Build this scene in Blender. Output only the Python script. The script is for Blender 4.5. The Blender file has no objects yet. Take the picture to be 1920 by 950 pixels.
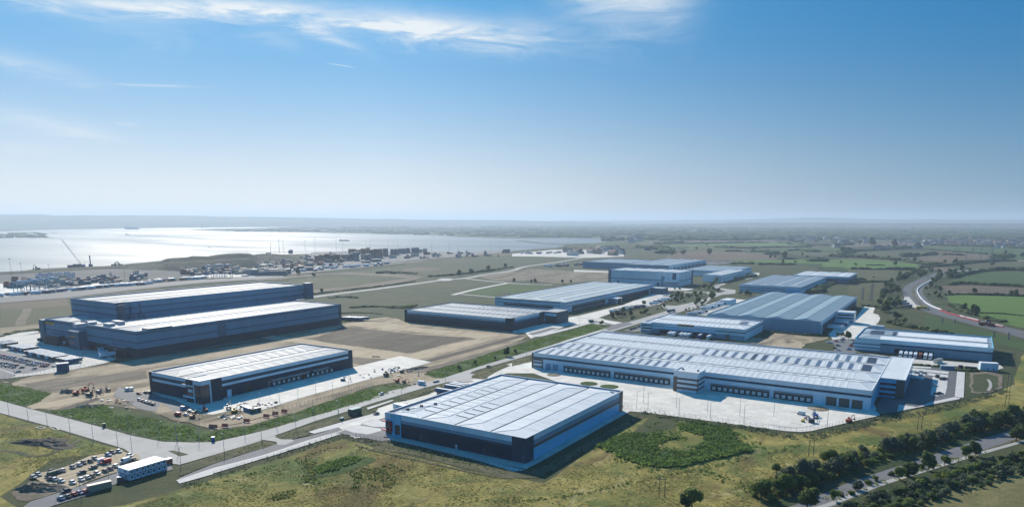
import bpy, math, random
from mathutils import Vector, Matrix, noise as mnoise
random.seed(7)
R = math.radians
S = bpy.context.scene
COL = S.collection

# ------------------------------------------------------------------ camera
CAM_H = 120.0; FPX = 1333.0; PX0 = 960.0; PY0 = 682.0; HOR = 412.0
PIT = math.atan((PY0-HOR)/FPX); YAW = math.atan(858/math.hypot(FPX, PY0-HOR))
cd = bpy.data.cameras.new('camera'); cam = bpy.data.objects.new('camera', cd); COL.objects.link(cam)
cam.location = (0, 0, CAM_H); cam.rotation_euler = (R(90)-PIT, 0, YAW)
cd.sensor_width = 36; cd.lens = 36*FPX/1920; cd.shift_y = (PY0-475)/1920
cd.clip_start = 1; cd.clip_end = 120000
S.camera = cam
S.render.resolution_x = 1024; S.render.resolution_y = 506

# ------------------------------------------------------------------ sky, sun, exposure
SUN_EL = R(31); SUNH = Vector((-.815, .58)).normalized()
w = bpy.data.worlds.new('World'); S.world = w; w.use_nodes = True
nt = w.node_tree; nt.nodes.clear()
def wn(t, **k):
    n = nt.nodes.new(t)
    for a, b in k.items(): setattr(n, a, b)
    return n
def wl(a, b): nt.links.new(a, b)
SKY_K = 1.2; SKY_G = .9; SKY_SAT = 1.5; SKY_TINT = (.7, .95, 1.15)
SKY_HI_FAR = (.0, .165, .43); SKY_HI_SUN = (.06, .39, .80); SKY_MID_FAR = (.03, .28, .53); SKY_MID_SUN = (.34, .63, .88)
BAND_FAR = (.22, .35, .47); BAND_SUN = (.90, .92, .93); BAND_H = .033
def wm(op, a, b=None, c=None):
    n = wn('ShaderNodeMath', operation=op)
    for i, v in enumerate((a, b, c)):
        if v is None: continue
        if isinstance(v, (int, float)): n.inputs[i].default_value = v
        else: wl(v, n.inputs[i])
    return n.outputs[0]
sky = wn('ShaderNodeTexSky', sky_type='NISHITA'); sky.sun_disc = False
sky.sun_elevation = SUN_EL; sky.sun_rotation = math.atan2(SUNH.x, SUNH.y)
sky.altitude = 100; sky.air_density = 1.0; sky.dust_density = 1.3; sky.ozone_density = 3.0
tc = wn('ShaderNodeTexCoord'); sep = wn('ShaderNodeSeparateXYZ'); wl(tc.outputs['Generated'], sep.inputs[0])
AZ = wm('ARCTAN2', sep.outputs[0], sep.outputs[1]); EL = wm('ARCSINE', sep.outputs[2])
def azel(x, y):
    dx = x-PX0; dy = -(y-PY0); f = FPX*math.cos(PIT)+dy*math.sin(PIT); u = -FPX*math.sin(PIT)+dy*math.cos(PIT)
    wx = dx*math.cos(YAW)-f*math.sin(YAW); wy = dx*math.sin(YAW)+f*math.cos(YAW)
    return math.atan2(wx, wy), math.atan2(u, math.hypot(wx, wy))
# wisps of cirrus: (from, to, half thickness, strength, feather)
CIR = [((-200,-20),(560,14),.010,.85,1),((300,-4),(1000,62),.013,1.0,1),((700,30),(1000,84),.014,.7,1),((500,18),(680,96),.006,.55,0),((380,25),(560,85),.008,.22,0),
       ((-60,98),(170,150),.009,.5,0),((-60,205),(210,258),.0095,.7,0),((205,158),(380,163),.0014,.5,0),((616,119),(660,126),.0006,.8,0),
       ((1055,-30),(1290,-12),.034,1.0,2),((215,230),(260,236),.003,.3,0),((-100,262),(130,280),.007,.2,0),((100,40),(420,70),.02,.16,0),((950,30),(1060,75),.012,.2,0)]
cv = wn('ShaderNodeCombineXYZ'); wl(AZ, cv.inputs[0]); wl(EL, cv.inputs[1])
mp = wn('ShaderNodeMapping'); mp.inputs['Rotation'].default_value[2] = R(14); mp.inputs['Scale'].default_value = (1, 5, 1); wl(cv.outputs[0], mp.inputs[0])
n1 = wn('ShaderNodeTexNoise'); n1.inputs['Scale'].default_value = 9; n1.inputs['Detail'].default_value = 9; n1.inputs['Roughness'].default_value = .62; n1.inputs['Distortion'].default_value = .9
wl(mp.outputs[0], n1.inputs['Vector'])
n2 = wn('ShaderNodeTexNoise'); n2.inputs['Scale'].default_value = 40; n2.inputs['Detail'].default_value = 6
wl(mp.outputs[0], n2.inputs['Vector'])
total = None
for (a, b, th, st, fe) in CIR:
    A0 = azel(*a); B0 = azel(*b); L = math.hypot(B0[0]-A0[0], B0[1]-A0[1]); ux, uy = (B0[0]-A0[0])/L, (B0[1]-A0[1])/L
    cx, cy = (A0[0]+B0[0])/2, (A0[1]+B0[1])/2
    da = wm('SUBTRACT', AZ, cx); de = wm('SUBTRACT', EL, cy)
    s = wm('ADD', wm('MULTIPLY', da, ux), wm('MULTIPLY', de, uy)); t = wm('SUBTRACT', wm('MULTIPLY', de, ux), wm('MULTIPLY', da, uy))
    if th > .002: t = wm('ADD', t, wm('MULTIPLY', wm('SUBTRACT', n1.outputs[0], .5), th*3.0))
    q = wm('ADD', wm('POWER', wm('ABSOLUTE', wm('DIVIDE', s, L*.5)), 3.0), wm('POWER', wm('ABSOLUTE', wm('DIVIDE', t, th)), 1.6))
    g = wm('MULTIPLY', wm('EXPONENT', wm('MULTIPLY', q, -1.0)), st)
    if fe == 2: soft = g; continue
    total = g if total is None else wm('ADD', total, g)
tex = wn('ShaderNodeMapRange'); wl(n1.outputs[0], tex.inputs[0]); tex.inputs[1].default_value = .30; tex.inputs[2].default_value = .66; tex.inputs[3].default_value = .1; tex.inputs[4].default_value = 1.15
tex2 = wn('ShaderNodeMapRange'); wl(n2.outputs[0], tex2.inputs[0]); tex2.inputs[3].default_value = .65; tex2.inputs[4].default_value = 1.3
softc = wm('MULTIPLY', soft, wm('MULTIPLY', tex2.outputs[0], .8))
cf = wm('MINIMUM', wm('ADD', wm('MULTIPLY', wm('MULTIPLY', total, tex.outputs[0]), tex2.outputs[0]), softc), 1.0)
# the sun's glow is softened (c / (1 + k c)) and the air near the horizon is pale
SKS = .11
cmp_ = wn('ShaderNodeVectorMath', operation='SCALE'); wl(sky.outputs[0], cmp_.inputs[0]); cmp_.inputs['Scale'].default_value = SKS
lum = wn('ShaderNodeVectorMath', operation='DOT_PRODUCT'); wl(cmp_.outputs[0], lum.inputs[0]); lum.inputs[1].default_value = (.2, .6, .2)
den = wm('ADD', wm('MULTIPLY', lum.outputs['Value'], SKY_K), 1.0)
dv = wn('ShaderNodeVectorMath', operation='SCALE'); wl(cmp_.outputs[0], dv.inputs[0]); wl(wm('DIVIDE', SKY_G, den), dv.inputs['Scale'])
hsv = wn('ShaderNodeHueSaturation'); hsv.inputs['Saturation'].default_value = SKY_SAT; wl(dv.outputs[0], hsv.inputs['Color'])
tint = wn('ShaderNodeVectorMath', operation='MULTIPLY'); wl(hsv.outputs[0], tint.inputs[0]); tint.inputs[1].default_value = SKY_TINT
# clear blue air, paler towards the sun and towards the horizon, blended with the physical sky
sa = math.atan2(SUNH.x, SUNH.y)
near = wm('EXPONENT', wm('MULTIPLY', wm('POWER', wm('ABSOLUTE', wm('SUBTRACT', AZ, sa)), 2.0), -2.0))
nr = wn('ShaderNodeMapRange'); wl(near, nr.inputs[0]); nr.inputs[1].default_value = .10; nr.inputs[2].default_value = .92
def two(ca, cb):
    m_ = wn('ShaderNodeMix', data_type='RGBA'); wl(nr.outputs[0], m_.inputs[0]); m_.inputs[6].default_value = (*ca, 1); m_.inputs[7].default_value = (*cb, 1); return m_.outputs[2]
def blend(f, a_, b_):
    m_ = wn('ShaderNodeMix', data_type='RGBA')
    if isinstance(f, float): m_.inputs[0].default_value = f
    else: wl(f, m_.inputs[0])
    wl(a_, m_.inputs[6]); wl(b_, m_.inputs[7]); return m_.outputs[2]
elp = wm('MAXIMUM', EL, 0.0)
high = two(SKY_HI_FAR, SKY_HI_SUN); midc = two(SKY_MID_FAR, SKY_MID_SUN); low = two(BAND_FAR, BAND_SUN)
air = blend(wm('EXPONENT', wm('MULTIPLY', elp, -1/.14)), high, midc)
air = blend(wm('MULTIPLY', wm('EXPONENT', wm('MULTIPLY', wm('POWER', elp, 1.6), -1/BAND_H)), .97), air, low)
mb0 = blend(.90, tint.outputs[0], air)
mx = wn('ShaderNodeMix', data_type='RGBA'); wl(cf, mx.inputs[0]); wl(mb0, mx.inputs[6]); mx.inputs[7].default_value = (.80, .86, .90, 1)
bg = wn('ShaderNodeBackground'); bg.inputs[1].default_value = .82; wl(mx.outputs[2], bg.inputs[0])
wo = wn('ShaderNodeOutputWorld'); wl(bg.outputs[0], wo.inputs[0])

sd = bpy.data.lights.new('sun', 'SUN'); sun = bpy.data.objects.new('sun', sd); COL.objects.link(sun)
sd.energy = 5.0; sd.angle = R(.5); sd.color = (1, .92, .80)
tosun = Vector((SUNH.x*math.cos(SUN_EL), SUNH.y*math.cos(SUN_EL), math.sin(SUN_EL)))
sun.rotation_euler = tosun.to_track_quat('Z', 'Y').to_euler(); sun.location = (0, 0, 300)
S.view_settings.view_transform = 'Standard'; S.view_settings.look = 'None'; S.view_settings.gamma = 1; S.view_settings.exposure = 0.32
S.view_settings.use_curve_mapping = False

# ------------------------------------------------------------------ survey helpers: the site plan is written in the map units of several plan sheets
SHEET = dict(a=(0,600,4.75), b=(0,750,4.75), c=(260,600,4.318), d=(400,750,4.75), e=(700,680,3.654), f=(960,600,3.958), g=(1400,600,3.654),
             h=(1100,750,4.75), i=(1500,750,4.571), j=(740,520,3.84), k=(1080,470,5.333), m=(0,400,3.958), n=(480,400,3.958), o=(960,400,3.958), p=(1440,400,3.958),
             q=(600,590,4.75), r=(0,460,6.786), s=(260,450,6.786), t=(560,440,6.857), u=(1200,590,8), v=(0,620,10.556), w=(1660,670,7.917), x=(60,590,8),
             y=(1600,480,5.9375), z=(1560,400,5.333), Z=(1200,400,5.333), C=(360,740,11.875), D=(340,690,10.556), E=(800,680,11.87), L=(1440,560,7.917), F=(0,0,1))
def G(x, y, z=0.0, sh='F'):
    ox, oy, sc = SHEET[sh]; x = ox+x/sc; y = oy+y/sc
    dx = x-PX0; dy = -(y-PY0); f = FPX*math.cos(PIT)+dy*math.sin(PIT); u = -FPX*math.sin(PIT)+dy*math.cos(PIT)
    t = (z-CAM_H)/u; X = dx*t; Y = f*t
    return (X*math.cos(YAW)-Y*math.sin(YAW), X*math.sin(YAW)+Y*math.cos(YAW))
def GP(sh, pts, z=0.0): return [G(x, y, z, sh) for x, y in pts]
def ray(x, y, sh):
    ox, oy, sc = SHEET[sh]; x = ox+x/sc; y = oy+y/sc
    dx = x-PX0; dy = -(y-PY0); f = FPX*math.cos(PIT)+dy*math.sin(PIT); u = -FPX*math.sin(PIT)+dy*math.cos(PIT)
    return (dx*math.cos(YAW)-f*math.sin(YAW), dx*math.sin(YAW)+f*math.cos(YAW), u)
def WF(sh, x, y, wy):           # point of a wall running along x at depth wy -> (x, z)
    r = ray(x, y, sh); t = wy/r[1]; return r[0]*t, CAM_H+r[2]*t
def WS(sh, x, y, wx):           # point of a wall running along y at wx -> (y, z)
    r = ray(x, y, sh); t = wx/r[0]; return r[1]*t, CAM_H+r[2]*t

# ------------------------------------------------------------------ mesh and object helpers
class MB:
    def __init__(s): s.v = []; s.f = []; s.m = []; s.mats = []
    def mi(s, m):
        if m not in s.mats: s.mats.append(m)
        return s.mats.index(m)
    def face(s, pts, m):
        n = len(s.v); s.v += [tuple(p) for p in pts]; s.f.append(tuple(range(n, n+len(pts)))); s.m.append(s.mi(m))
    def box(s, x0, x1, y0, y1, z0, z1, m, top=None, skip=''):
        P = [(x0,y0,z0),(x1,y0,z0),(x1,y1,z0),(x0,y1,z0),(x0,y0,z1),(x1,y0,z1),(x1,y1,z1),(x0,y1,z1)]
        n = len(s.v); s.v += P; i = s.mi(m); j = s.mi(top) if top else i
        for k, (nm, f) in enumerate((('b',(3,2,1,0)),('t',(4,5,6,7)),('f',(0,1,5,4)),('r',(1,2,6,5)),('k',(2,3,7,6)),('l',(3,0,4,7)))):
            if nm in skip: continue
            s.f.append(tuple(n+a for a in f)); s.m.append(j if nm == 't' else i)
    def loft(s, rings, m, cap=True):
        n = len(s.v); k = len(rings[0]); i = s.mi(m)
        for r in rings: s.v += [tuple(p) for p in r]
        for a in range(len(rings)-1):
            for b in range(k):
                s.f.append((n+a*k+b, n+a*k+(b+1)%k, n+(a+1)*k+(b+1)%k, n+(a+1)*k+b)); s.m.append(i)
        if cap:
            s.f.append(tuple(n+b for b in reversed(range(k)))); s.m.append(i)
            s.f.append(tuple(n+(len(rings)-1)*k+b for b in range(k))); s.m.append(i)
    def cyl(s, x, y, z0, z1, r0, r1, m, n=8):
        s.loft([[(x+r0*math.cos(2*math.pi*a/n), y+r0*math.sin(2*math.pi*a/n), z0) for a in range(n)],
                [(x+r1*math.cos(2*math.pi*a/n), y+r1*math.sin(2*math.pi*a/n), z1) for a in range(n)]], m)
    def bar(s, p, q, r, m, n=4, r2=None):
        p = Vector(p); q = Vector(q); d = (q-p).normalized(); u = d.orthogonal().normalized(); v = d.cross(u); r2 = r if r2 is None else r2
        s.loft([[p+(u*math.cos(6.2832*a/n+.785)+v*math.sin(6.2832*a/n+.785))*r for a in range(n)],
                [q+(u*math.cos(6.2832*a/n+.785)+v*math.sin(6.2832*a/n+.785))*r2 for a in range(n)]], m)
    def build(s, name, parent=None, loc=None, smooth=False):
        o0 = Vector(parent.location) if parent else Vector((0, 0, 0))
        if parent and parent.parent: o0 = o0+parent.parent.location
        if loc is not None: o0 = Vector((0, 0, 0))      # already in local coordinates
        me = bpy.data.meshes.new(name); me.from_pydata([(a-o0.x, b-o0.y, c-o0.z) for a, b, c in s.v], [], s.f)
        for m in s.mats: me.materials.append(m)
        me.polygons.foreach_set('material_index', s.m)
        if smooth: me.polygons.foreach_set('use_smooth', [True]*len(s.f))
        me.update()
        o = bpy.data.objects.new(name, me); COL.objects.link(o)
        if parent: o.parent = parent
        elif loc is not None: o.location = loc
        return o
def tag(o, label=None, cat=None, group=None, kind=None):
    if label: o['label'] = label
    if cat: o['category'] = cat
    if group: o['group'] = group
    if kind: o['kind'] = kind
    return o
def empty(name, loc, rz=0, label=None, cat=None, group=None):
    o = bpy.data.objects.new(name, None); COL.objects.link(o); o.location = loc; o.rotation_euler = (0, 0, rz); o.empty_display_size = 1
    return tag(o, label, cat, group)
def dup(root, loc, rz=0, label=None, group=None, sc=None, mats=None):
    r = root.copy(); COL.objects.link(r); r.location = loc; r.rotation_euler = (0, 0, rz)
    if label: r['label'] = label
    if group: r['group'] = group
    if sc: r.scale = sc if hasattr(sc, '__len__') else (sc, sc, sc)
    for ch in list(root.children):
        c = ch.copy(); COL.objects.link(c); c.parent = r
        if mats and ch.name.split('.')[0] in mats:
            c.material_slots[0].link = 'OBJECT'; c.material_slots[0].material = mats[ch.name.split('.')[0]]
        for g in list(ch.children):
            e = g.copy(); COL.objects.link(e); e.parent = c
    return r
def drop(root):
    for c in list(root.children):
        for g in list(c.children): bpy.data.objects.remove(g)
        bpy.data.objects.remove(c)
    bpy.data.objects.remove(root)

# ------------------------------------------------------------------ materials
MC = {}
def newmat(name):
    m = bpy.data.materials.new(name); m.use_nodes = True; n = m.node_tree; b = n.nodes['Principled BSDF']; MC[name] = m
    return m, n, b
def N(n, t, **k):
    o = n.nodes.new(t)
    for a, b in k.items(): setattr(o, a, b)
    return o
def mmath(n, op, a, b=None):
    o = N(n, 'ShaderNodeMath', operation=op)
    for i, v in enumerate((a, b)):
        if v is None: continue
        if isinstance(v, (int, float)): o.inputs[i].default_value = v
        else: n.links.new(v, o.inputs[i])
    return o.outputs[0]
def nz(n, co, scale, det=4, rough=.55, dist=0, sc3=None):
    if sc3:
        mp = N(n, 'ShaderNodeMapping'); mp.inputs['Scale'].default_value = sc3; n.links.new(co, mp.inputs[0]); co = mp.outputs[0]
    t = N(n, 'ShaderNodeTexNoise'); t.inputs['Scale'].default_value = scale; t.inputs['Detail'].default_value = det; t.inputs['Roughness'].default_value = rough; t.inputs['Distortion'].default_value = dist
    n.links.new(co, t.inputs['Vector']); return t.outputs[0]
def plain(name, col, rough=.6, metal=0, var=.08, scale=.25, emit=None):
    m, n, b = newmat(name); g = N(n, 'ShaderNodeNewGeometry')
    f = nz(n, g.outputs['Position'], scale, 5)
    r = N(n, 'ShaderNodeMapRange'); n.links.new(f, r.inputs[0]); r.inputs[1].default_value = .3; r.inputs[2].default_value = .7; r.inputs[3].default_value = 1-var; r.inputs[4].default_value = 1+var
    mx = N(n, 'ShaderNodeVectorMath', operation='SCALE'); mx.inputs[0].default_value = col; n.links.new(r.outputs[0], mx.inputs['Scale'])
    n.links.new(mx.outputs[0], b.inputs['Base Color']); b.inputs['Roughness'].default_value = rough; b.inputs['Metallic'].default_value = metal; b.inputs['Specular IOR Level'].default_value = .5 if rough < .15 else .18
    return m
def ramp(n, fac, stops):
    r = N(n, 'ShaderNodeValToRGB'); n.links.new(fac, r.inputs[0]); e = r.color_ramp.elements
    while len(e) < len(stops): e.new(.5)
    for i, (p, c) in enumerate(stops): e[i].position = p; e[i].color = (*c, 1)
    return r.outputs[0]
def soil(name, stops, scales=((.012,.45),(.07,.3),(.6,.25)), rough=.95, bump=.4, bscale=.7, aniso=None, dist=.6, bdist=.8):
    m, n, b = newmat(name); g = N(n, 'ShaderNodeNewGeometry'); co = g.outputs['Position']; tot = None
    for sc, wt in scales:
        v = mmath(n, 'MULTIPLY', nz(n, co, sc, 5, .6, dist, aniso), wt); tot = v if tot is None else mmath(n, 'ADD', tot, v)
    n.links.new(ramp(n, tot, stops), b.inputs['Base Color']); b.inputs['Roughness'].default_value = rough; b.inputs['Specular IOR Level'].default_value = .15
    if bump:
        bp = N(n, 'ShaderNodeBump'); bp.inputs['Strength'].default_value = bump; bp.inputs['Distance'].default_value = bdist
        n.links.new(nz(n, co, bscale, 5, .65), bp.inputs['Height']); n.links.new(bp.outputs[0], b.inputs['Normal'])
    return m
def paved(name, col, slab=6.0, joint=.12, var=.09, rough=.85, dark=.8, stain=.15):
    m, n, b = newmat(name); g = N(n, 'ShaderNodeNewGeometry'); co = g.outputs['Position']
    br = N(n, 'ShaderNodeTexBrick'); n.links.new(co, br.inputs['Vector']); br.offset = 0; br.inputs['Scale'].default_value = 1
    br.inputs['Brick Width'].default_value = slab; br.inputs['Row Height'].default_value = slab; br.inputs['Mortar Size'].default_value = joint; br.inputs['Mortar Smooth'].default_value = .6
    br.inputs['Color1'].default_value = (1-var,)*3+(1,); br.inputs['Color2'].default_value = (1+var,)*3+(1,); br.inputs['Mortar'].default_value = (dark,)*3+(1,)
    f = nz(n, co, .05, 7, .65, .5); f2 = nz(n, co, .5, 5, .7, .4, (1, .12, 1))
    k = mmath(n, 'ADD', mmath(n, 'MULTIPLY', f, stain*3), mmath(n, 'MULTIPLY', f2, stain*1.6)); k = mmath(n, 'ADD', k, 1-stain*2.2)
    vm = N(n, 'ShaderNodeVectorMath', operation='SCALE'); n.links.new(br.outputs[0], vm.inputs[0]); n.links.new(k, vm.inputs['Scale'])
    v2 = N(n, 'ShaderNodeVectorMath', operation='MULTIPLY'); n.links.new(vm.outputs[0], v2.inputs[0]); v2.inputs[1].default_value = col
    n.links.new(v2.outputs[0], b.inputs['Base Color']); b.inputs['Roughness'].default_value = rough; b.inputs['Specular IOR Level'].default_value = .3
    return m
def clad(name, col, period=1.0, amp=.06, var=.05, rough=.5, metal=.0, vertical=True, panel=6.0):
    """profiled sheet: fine ribs, slightly different panels, faint streaks"""
    m, n, b = newmat(name); g = N(n, 'ShaderNodeNewGeometry'); co = g.outputs['Position']; s = N(n, 'ShaderNodeSeparateXYZ'); n.links.new(co, s.inputs[0])
    h = mmath(n, 'ADD', s.outputs[0], s.outputs[1])
    rib = mmath(n, 'MULTIPLY', mmath(n, 'SINE', mmath(n, 'MULTIPLY', h, 6.2832/period)), amp)
    wn_ = N(n, 'ShaderNodeTexWhiteNoise', noise_dimensions='1D'); n.links.new(mmath(n, 'FLOOR', mmath(n, 'DIVIDE', h, panel)), wn_.inputs['W'])
    pv = mmath(n, 'MULTIPLY', mmath(n, 'SUBTRACT', wn_.outputs[0], .5), var*2)
    sv = mmath(n, 'MULTIPLY', mmath(n, 'SUBTRACT', nz(n, co, .12, 6, .6, 0, (1, 1, .3)), .5), var*3.5)
    k = mmath(n, 'ADD', mmath(n, 'ADD', rib, pv), mmath(n, 'ADD', sv, 1.0))
    v = N(n, 'ShaderNodeVectorMath', operation='SCALE'); v.inputs[0].default_value = col; n.links.new(k, v.inputs['Scale'])
    n.links.new(v.outputs[0], b.inputs['Base Color']); b.inputs['Roughness'].default_value = rough; b.inputs['Metallic'].default_value = metal; b.inputs['Specular IOR Level'].default_value = .18
    return m
def roofm(name, col, axis, seam=1.0, amp=.05, panel=6.2, var=.05, rough=.6, metal=.0, stain=.12):
    """roof sheeting: seams run down the slope, i.e. they repeat along the ridge axis"""
    m, n, b = newmat(name); g = N(n, 'ShaderNodeNewGeometry'); co = g.outputs['Position']; s = N(n, 'ShaderNodeSeparateXYZ'); n.links.new(co, s.inputs[0])
    h = s.outputs[0 if axis == 'x' else 1]
    rib = mmath(n, 'MULTIPLY', mmath(n, 'SINE', mmath(n, 'MULTIPLY', h, 6.2832/seam)), amp)
    wn_ = N(n, 'ShaderNodeTexWhiteNoise', noise_dimensions='1D'); n.links.new(mmath(n, 'FLOOR', mmath(n, 'DIVIDE', h, panel)), wn_.inputs['W'])
    pv = mmath(n, 'MULTIPLY', mmath(n, 'SUBTRACT', wn_.outputs[0], .5), var*2)
    sc = (.25, 1, 1) if axis == 'y' else (1, .25, 1)
    sv = mmath(n, 'MULTIPLY', mmath(n, 'SUBTRACT', nz(n, co, .22, 7, .65, .3, sc), .5), stain*2)
    sv2 = mmath(n, 'MULTIPLY', mmath(n, 'SUBTRACT', nz(n, co, .02, 5, .6), .5), stain*2)
    k = mmath(n, 'ADD', mmath(n, 'ADD', rib, pv), mmath(n, 'ADD', mmath(n, 'ADD', sv, sv2), 1.0))
    v = N(n, 'ShaderNodeVectorMath', operation='SCALE'); v.inputs[0].default_value = col; n.links.new(k, v.inputs['Scale'])
    n.links.new(v.outputs[0], b.inputs['Base Color']); b.inputs['Roughness'].default_value = rough; b.inputs['Metallic'].default_value = metal; b.inputs['Specular IOR Level'].default_value = .06
    return m
def leafm(name, c1, c2, c3):
    m, n, b = newmat(name); g = N(n, 'ShaderNodeNewGeometry'); oi = N(n, 'ShaderNodeObjectInfo')
    f = mmath(n, 'ADD', mmath(n, 'MULTIPLY', nz(n, g.outputs['Position'], .35, 4), .55), mmath(n, 'MULTIPLY', g.outputs['Random Per Island'], .3))
    f = mmath(n, 'ADD', f, mmath(n, 'MULTIPLY', oi.outputs['Random'], .22))
    n.links.new(ramp(n, f, [(.25, c1), (.5, c2), (.8, c3)]), b.inputs['Base Color']); b.inputs['Roughness'].default_value = .8; b.inputs['Specular IOR Level'].default_value = .2
    tr = N(n, 'ShaderNodeBsdfTranslucent'); mxs = N(n, 'ShaderNodeMixShader'); mxs.inputs[0].default_value = .45; out = [q for q in n.nodes if q.type == 'OUTPUT_MATERIAL'][0]
    n.links.new(b.inputs['Base Color'].links[0].from_socket, tr.inputs[0]); n.links.new(b.outputs[0], mxs.inputs[1]); n.links.new(tr.outputs[0], mxs.inputs[2]); n.links.new(mxs.outputs[0], out.inputs[0])
    return m
M = {}
M['meadow'] = soil('meadow grass', [(.30,(.06,.085,.022)),(.41,(.12,.13,.032)),(.49,(.22,.19,.05)),(.57,(.34,.28,.085)),(.64,(.15,.105,.035)),(.76,(.44,.35,.13))], ((.011,.30),(.045,.30),(.22,.2),(1.1,.2)), bump=.9, bscale=.55, dist=1.2)
def over(m, col, scale, lo, hi, amt, aniso=None, rot=0):
    """blend a second plant colour over a soil material in large soft patches"""
    n = m.node_tree; b = n.nodes['Principled BSDF']; src = b.inputs['Base Color'].links[0].from_socket; g = N(n, 'ShaderNodeNewGeometry'); co = g.outputs['Position']
    if aniso: q = N(n, 'ShaderNodeMapping'); q.inputs['Rotation'].default_value[2] = rot; q.inputs['Scale'].default_value = aniso; n.links.new(co, q.inputs[0]); co = q.outputs[0]
    f = nz(n, co, scale, 7, .68, 1.0); r = N(n, 'ShaderNodeMapRange'); n.links.new(f, r.inputs[0]); r.inputs[1].default_value = lo; r.inputs[2].default_value = hi; r.inputs[4].default_value = amt
    x = N(n, 'ShaderNodeMix', data_type='RGBA'); n.links.new(r.outputs[0], x.inputs[0]); n.links.new(src, x.inputs[6]); x.inputs[7].default_value = (*col, 1); n.links.new(x.outputs[2], b.inputs['Base Color'])
over(M['meadow'], (.075, .12, .03), .016, .48, .60, .85); over(M['meadow'], (.11, .075, .03), .02, .52, .62, .8, (1, .35, 1), .9); over(M['meadow'], (.40, .34, .16), .06, .58, .68, .7, (1, .5, 1), .5); over(M['meadow'], (.035, .06, .018), .09, .60, .66, .8)
M['scrub'] = soil('scrub grass', [(.32,(.022,.04,.018)),(.45,(.045,.065,.026)),(.55,(.075,.08,.036)),(.68,(.13,.11,.055))], ((.015,.4),(.09,.3),(.6,.3)), bump=.8)
M['swale'] = soil('lush green grass', [(.32,(.018,.035,.012)),(.45,(.04,.075,.02)),(.55,(.075,.12,.03)),(.68,(.14,.16,.05))], ((.03,.35),(.12,.35),(.9,.3)), bump=1.0, bscale=.8)
M['verge'] = soil('rough verge grass', [(.32,(.045,.055,.025)),(.46,(.085,.09,.045)),(.56,(.16,.14,.08)),(.7,(.27,.22,.14))], ((.05,.35),(.25,.35),(1.4,.3)), bump=.9, bscale=1.1)
M['dirt'] = soil('bare sandy earth', [(.30,(.20,.155,.105)),(.44,(.31,.245,.165)),(.54,(.42,.335,.23)),(.68,(.52,.42,.30))], ((.02,.4),(.1,.3),(.8,.3)), bump=.5, aniso=(1,.45,1))
M['dirt2'] = soil('darker stripped soil', [(.30,(.10,.082,.062)),(.45,(.17,.14,.105)),(.56,(.24,.20,.15)),(.70,(.34,.28,.20))], ((.02,.4),(.09,.3),(.7,.3)), bump=.7, aniso=(1,.35,1))
M['pit'] = soil('damp pit floor', [(.30,(.06,.052,.04)),(.45,(.11,.093,.07)),(.56,(.16,.135,.10)),(.70,(.25,.21,.15))], ((.02,.35),(.09,.35),(.7,.3)), bump=1.0, aniso=(1,.3,1))
M['dirt3'] = soil('tracked sand', [(.30,(.34,.27,.18)),(.5,(.46,.37,.25)),(.70,(.56,.46,.33))], ((.03,.4),(.2,.3),(1.0,.3)), bump=.5)
for k in ('dirt', 'dirt2'): over(M[k], (.10, .085, .06), .03, .50, .62, .75, (1, .22, 1), -1.2); over(M[k], (.085, .085, .045), .022, .56, .66, .7); over(M[k], (.46, .38, .27), .12, .56, .70, .7, (1, .15, 1), .15); over(M[k], (.07, .06, .045), .35, .60, .68, .6, (1, .2, 1), -.4)
over(M['dirt3'], (.24, .19, .13), .18, .52, .64, .7, (1, .12, 1), .1)
M['track'] = soil('wet haul track', [(.3,(.07,.06,.05)),(.7,(.16,.135,.11))], bump=.4)
M['concrete'] = paved('pale yard concrete', (.64,.60,.53), 6, .10)
M['concrete2'] = paved('weathered yard concrete', (.52,.49,.44), 5, .10, .08, stain=.22)
M['path'] = paved('pale footpath', (.55,.53,.50), 3, .06, .05)
M['road'] = paved('light dusty road surface', (.37,.355,.33), 40, .01, .03, dark=.95, stain=.2)
M['asphalt'] = paved('dark asphalt', (.115,.115,.12), 60, .01, .03, dark=.95, stain=.2)
M['asphalt2'] = paved('grey asphalt', (.15,.15,.155), 50, .01, .03, dark=.95, stain=.22)
M['paint'] = plain('white road paint', (.72,.72,.70), .7, var=.15, scale=2)
M['paint_y'] = plain('ochre road paint', (.45,.36,.2), .8, var=.15, scale=2)
M['white'] = plain('white paint', (.75,.76,.77), .45)
M['cream'] = plain('cream panel', (.62,.58,.46), .5)
M['lgrey'] = plain('light grey paint', (.45,.47,.5), .5)
M['grey'] = plain('mid grey metal', (.25,.27,.29), .5)
M['dgrey'] = plain('dark grey metal', (.07,.08,.09), .5)
M['black'] = plain('black rubber', (.02,.02,.022), .7)
M['glass'] = plain('dark glass', (.02,.03,.045), .08, var=.3, scale=1.5)
M['red'] = plain('red paint', (.42,.035,.03), .45)
M['orange'] = plain('orange plastic', (.58,.13,.08), .6)
M['yellow'] = plain('yellow paint', (.70,.45,.03), .5)
M['blue'] = plain('blue paint', (.03,.10,.32), .45)
M['lblue'] = plain('light blue paint', (.18,.36,.52), .45)
M['green'] = plain('dark green paint', (.03,.10,.075), .5)
M['silver'] = plain('silver paint', (.42,.44,.46), .3, metal=.5)
M['brown'] = plain('brown cladding', (.17,.125,.09), .6)
M['rust'] = plain('rust red steel', (.22,.07,.045), .6)
M['wood'] = plain('weathered wood pole', (.14,.11,.08), .8)
M['bark'] = plain('bark', (.09,.07,.05), .9)
M['steel'] = plain('galvanised steel', (.38,.40,.42), .45, metal=.4)
M['leaf1'] = leafm('mid green leaves', (.06, .10, .024), (.125, .18, .04), (.23, .27, .07))
M['leaf2'] = leafm('dark green leaves', (.042, .072, .026), (.085, .13, .042), (.15, .195, .06))
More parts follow.
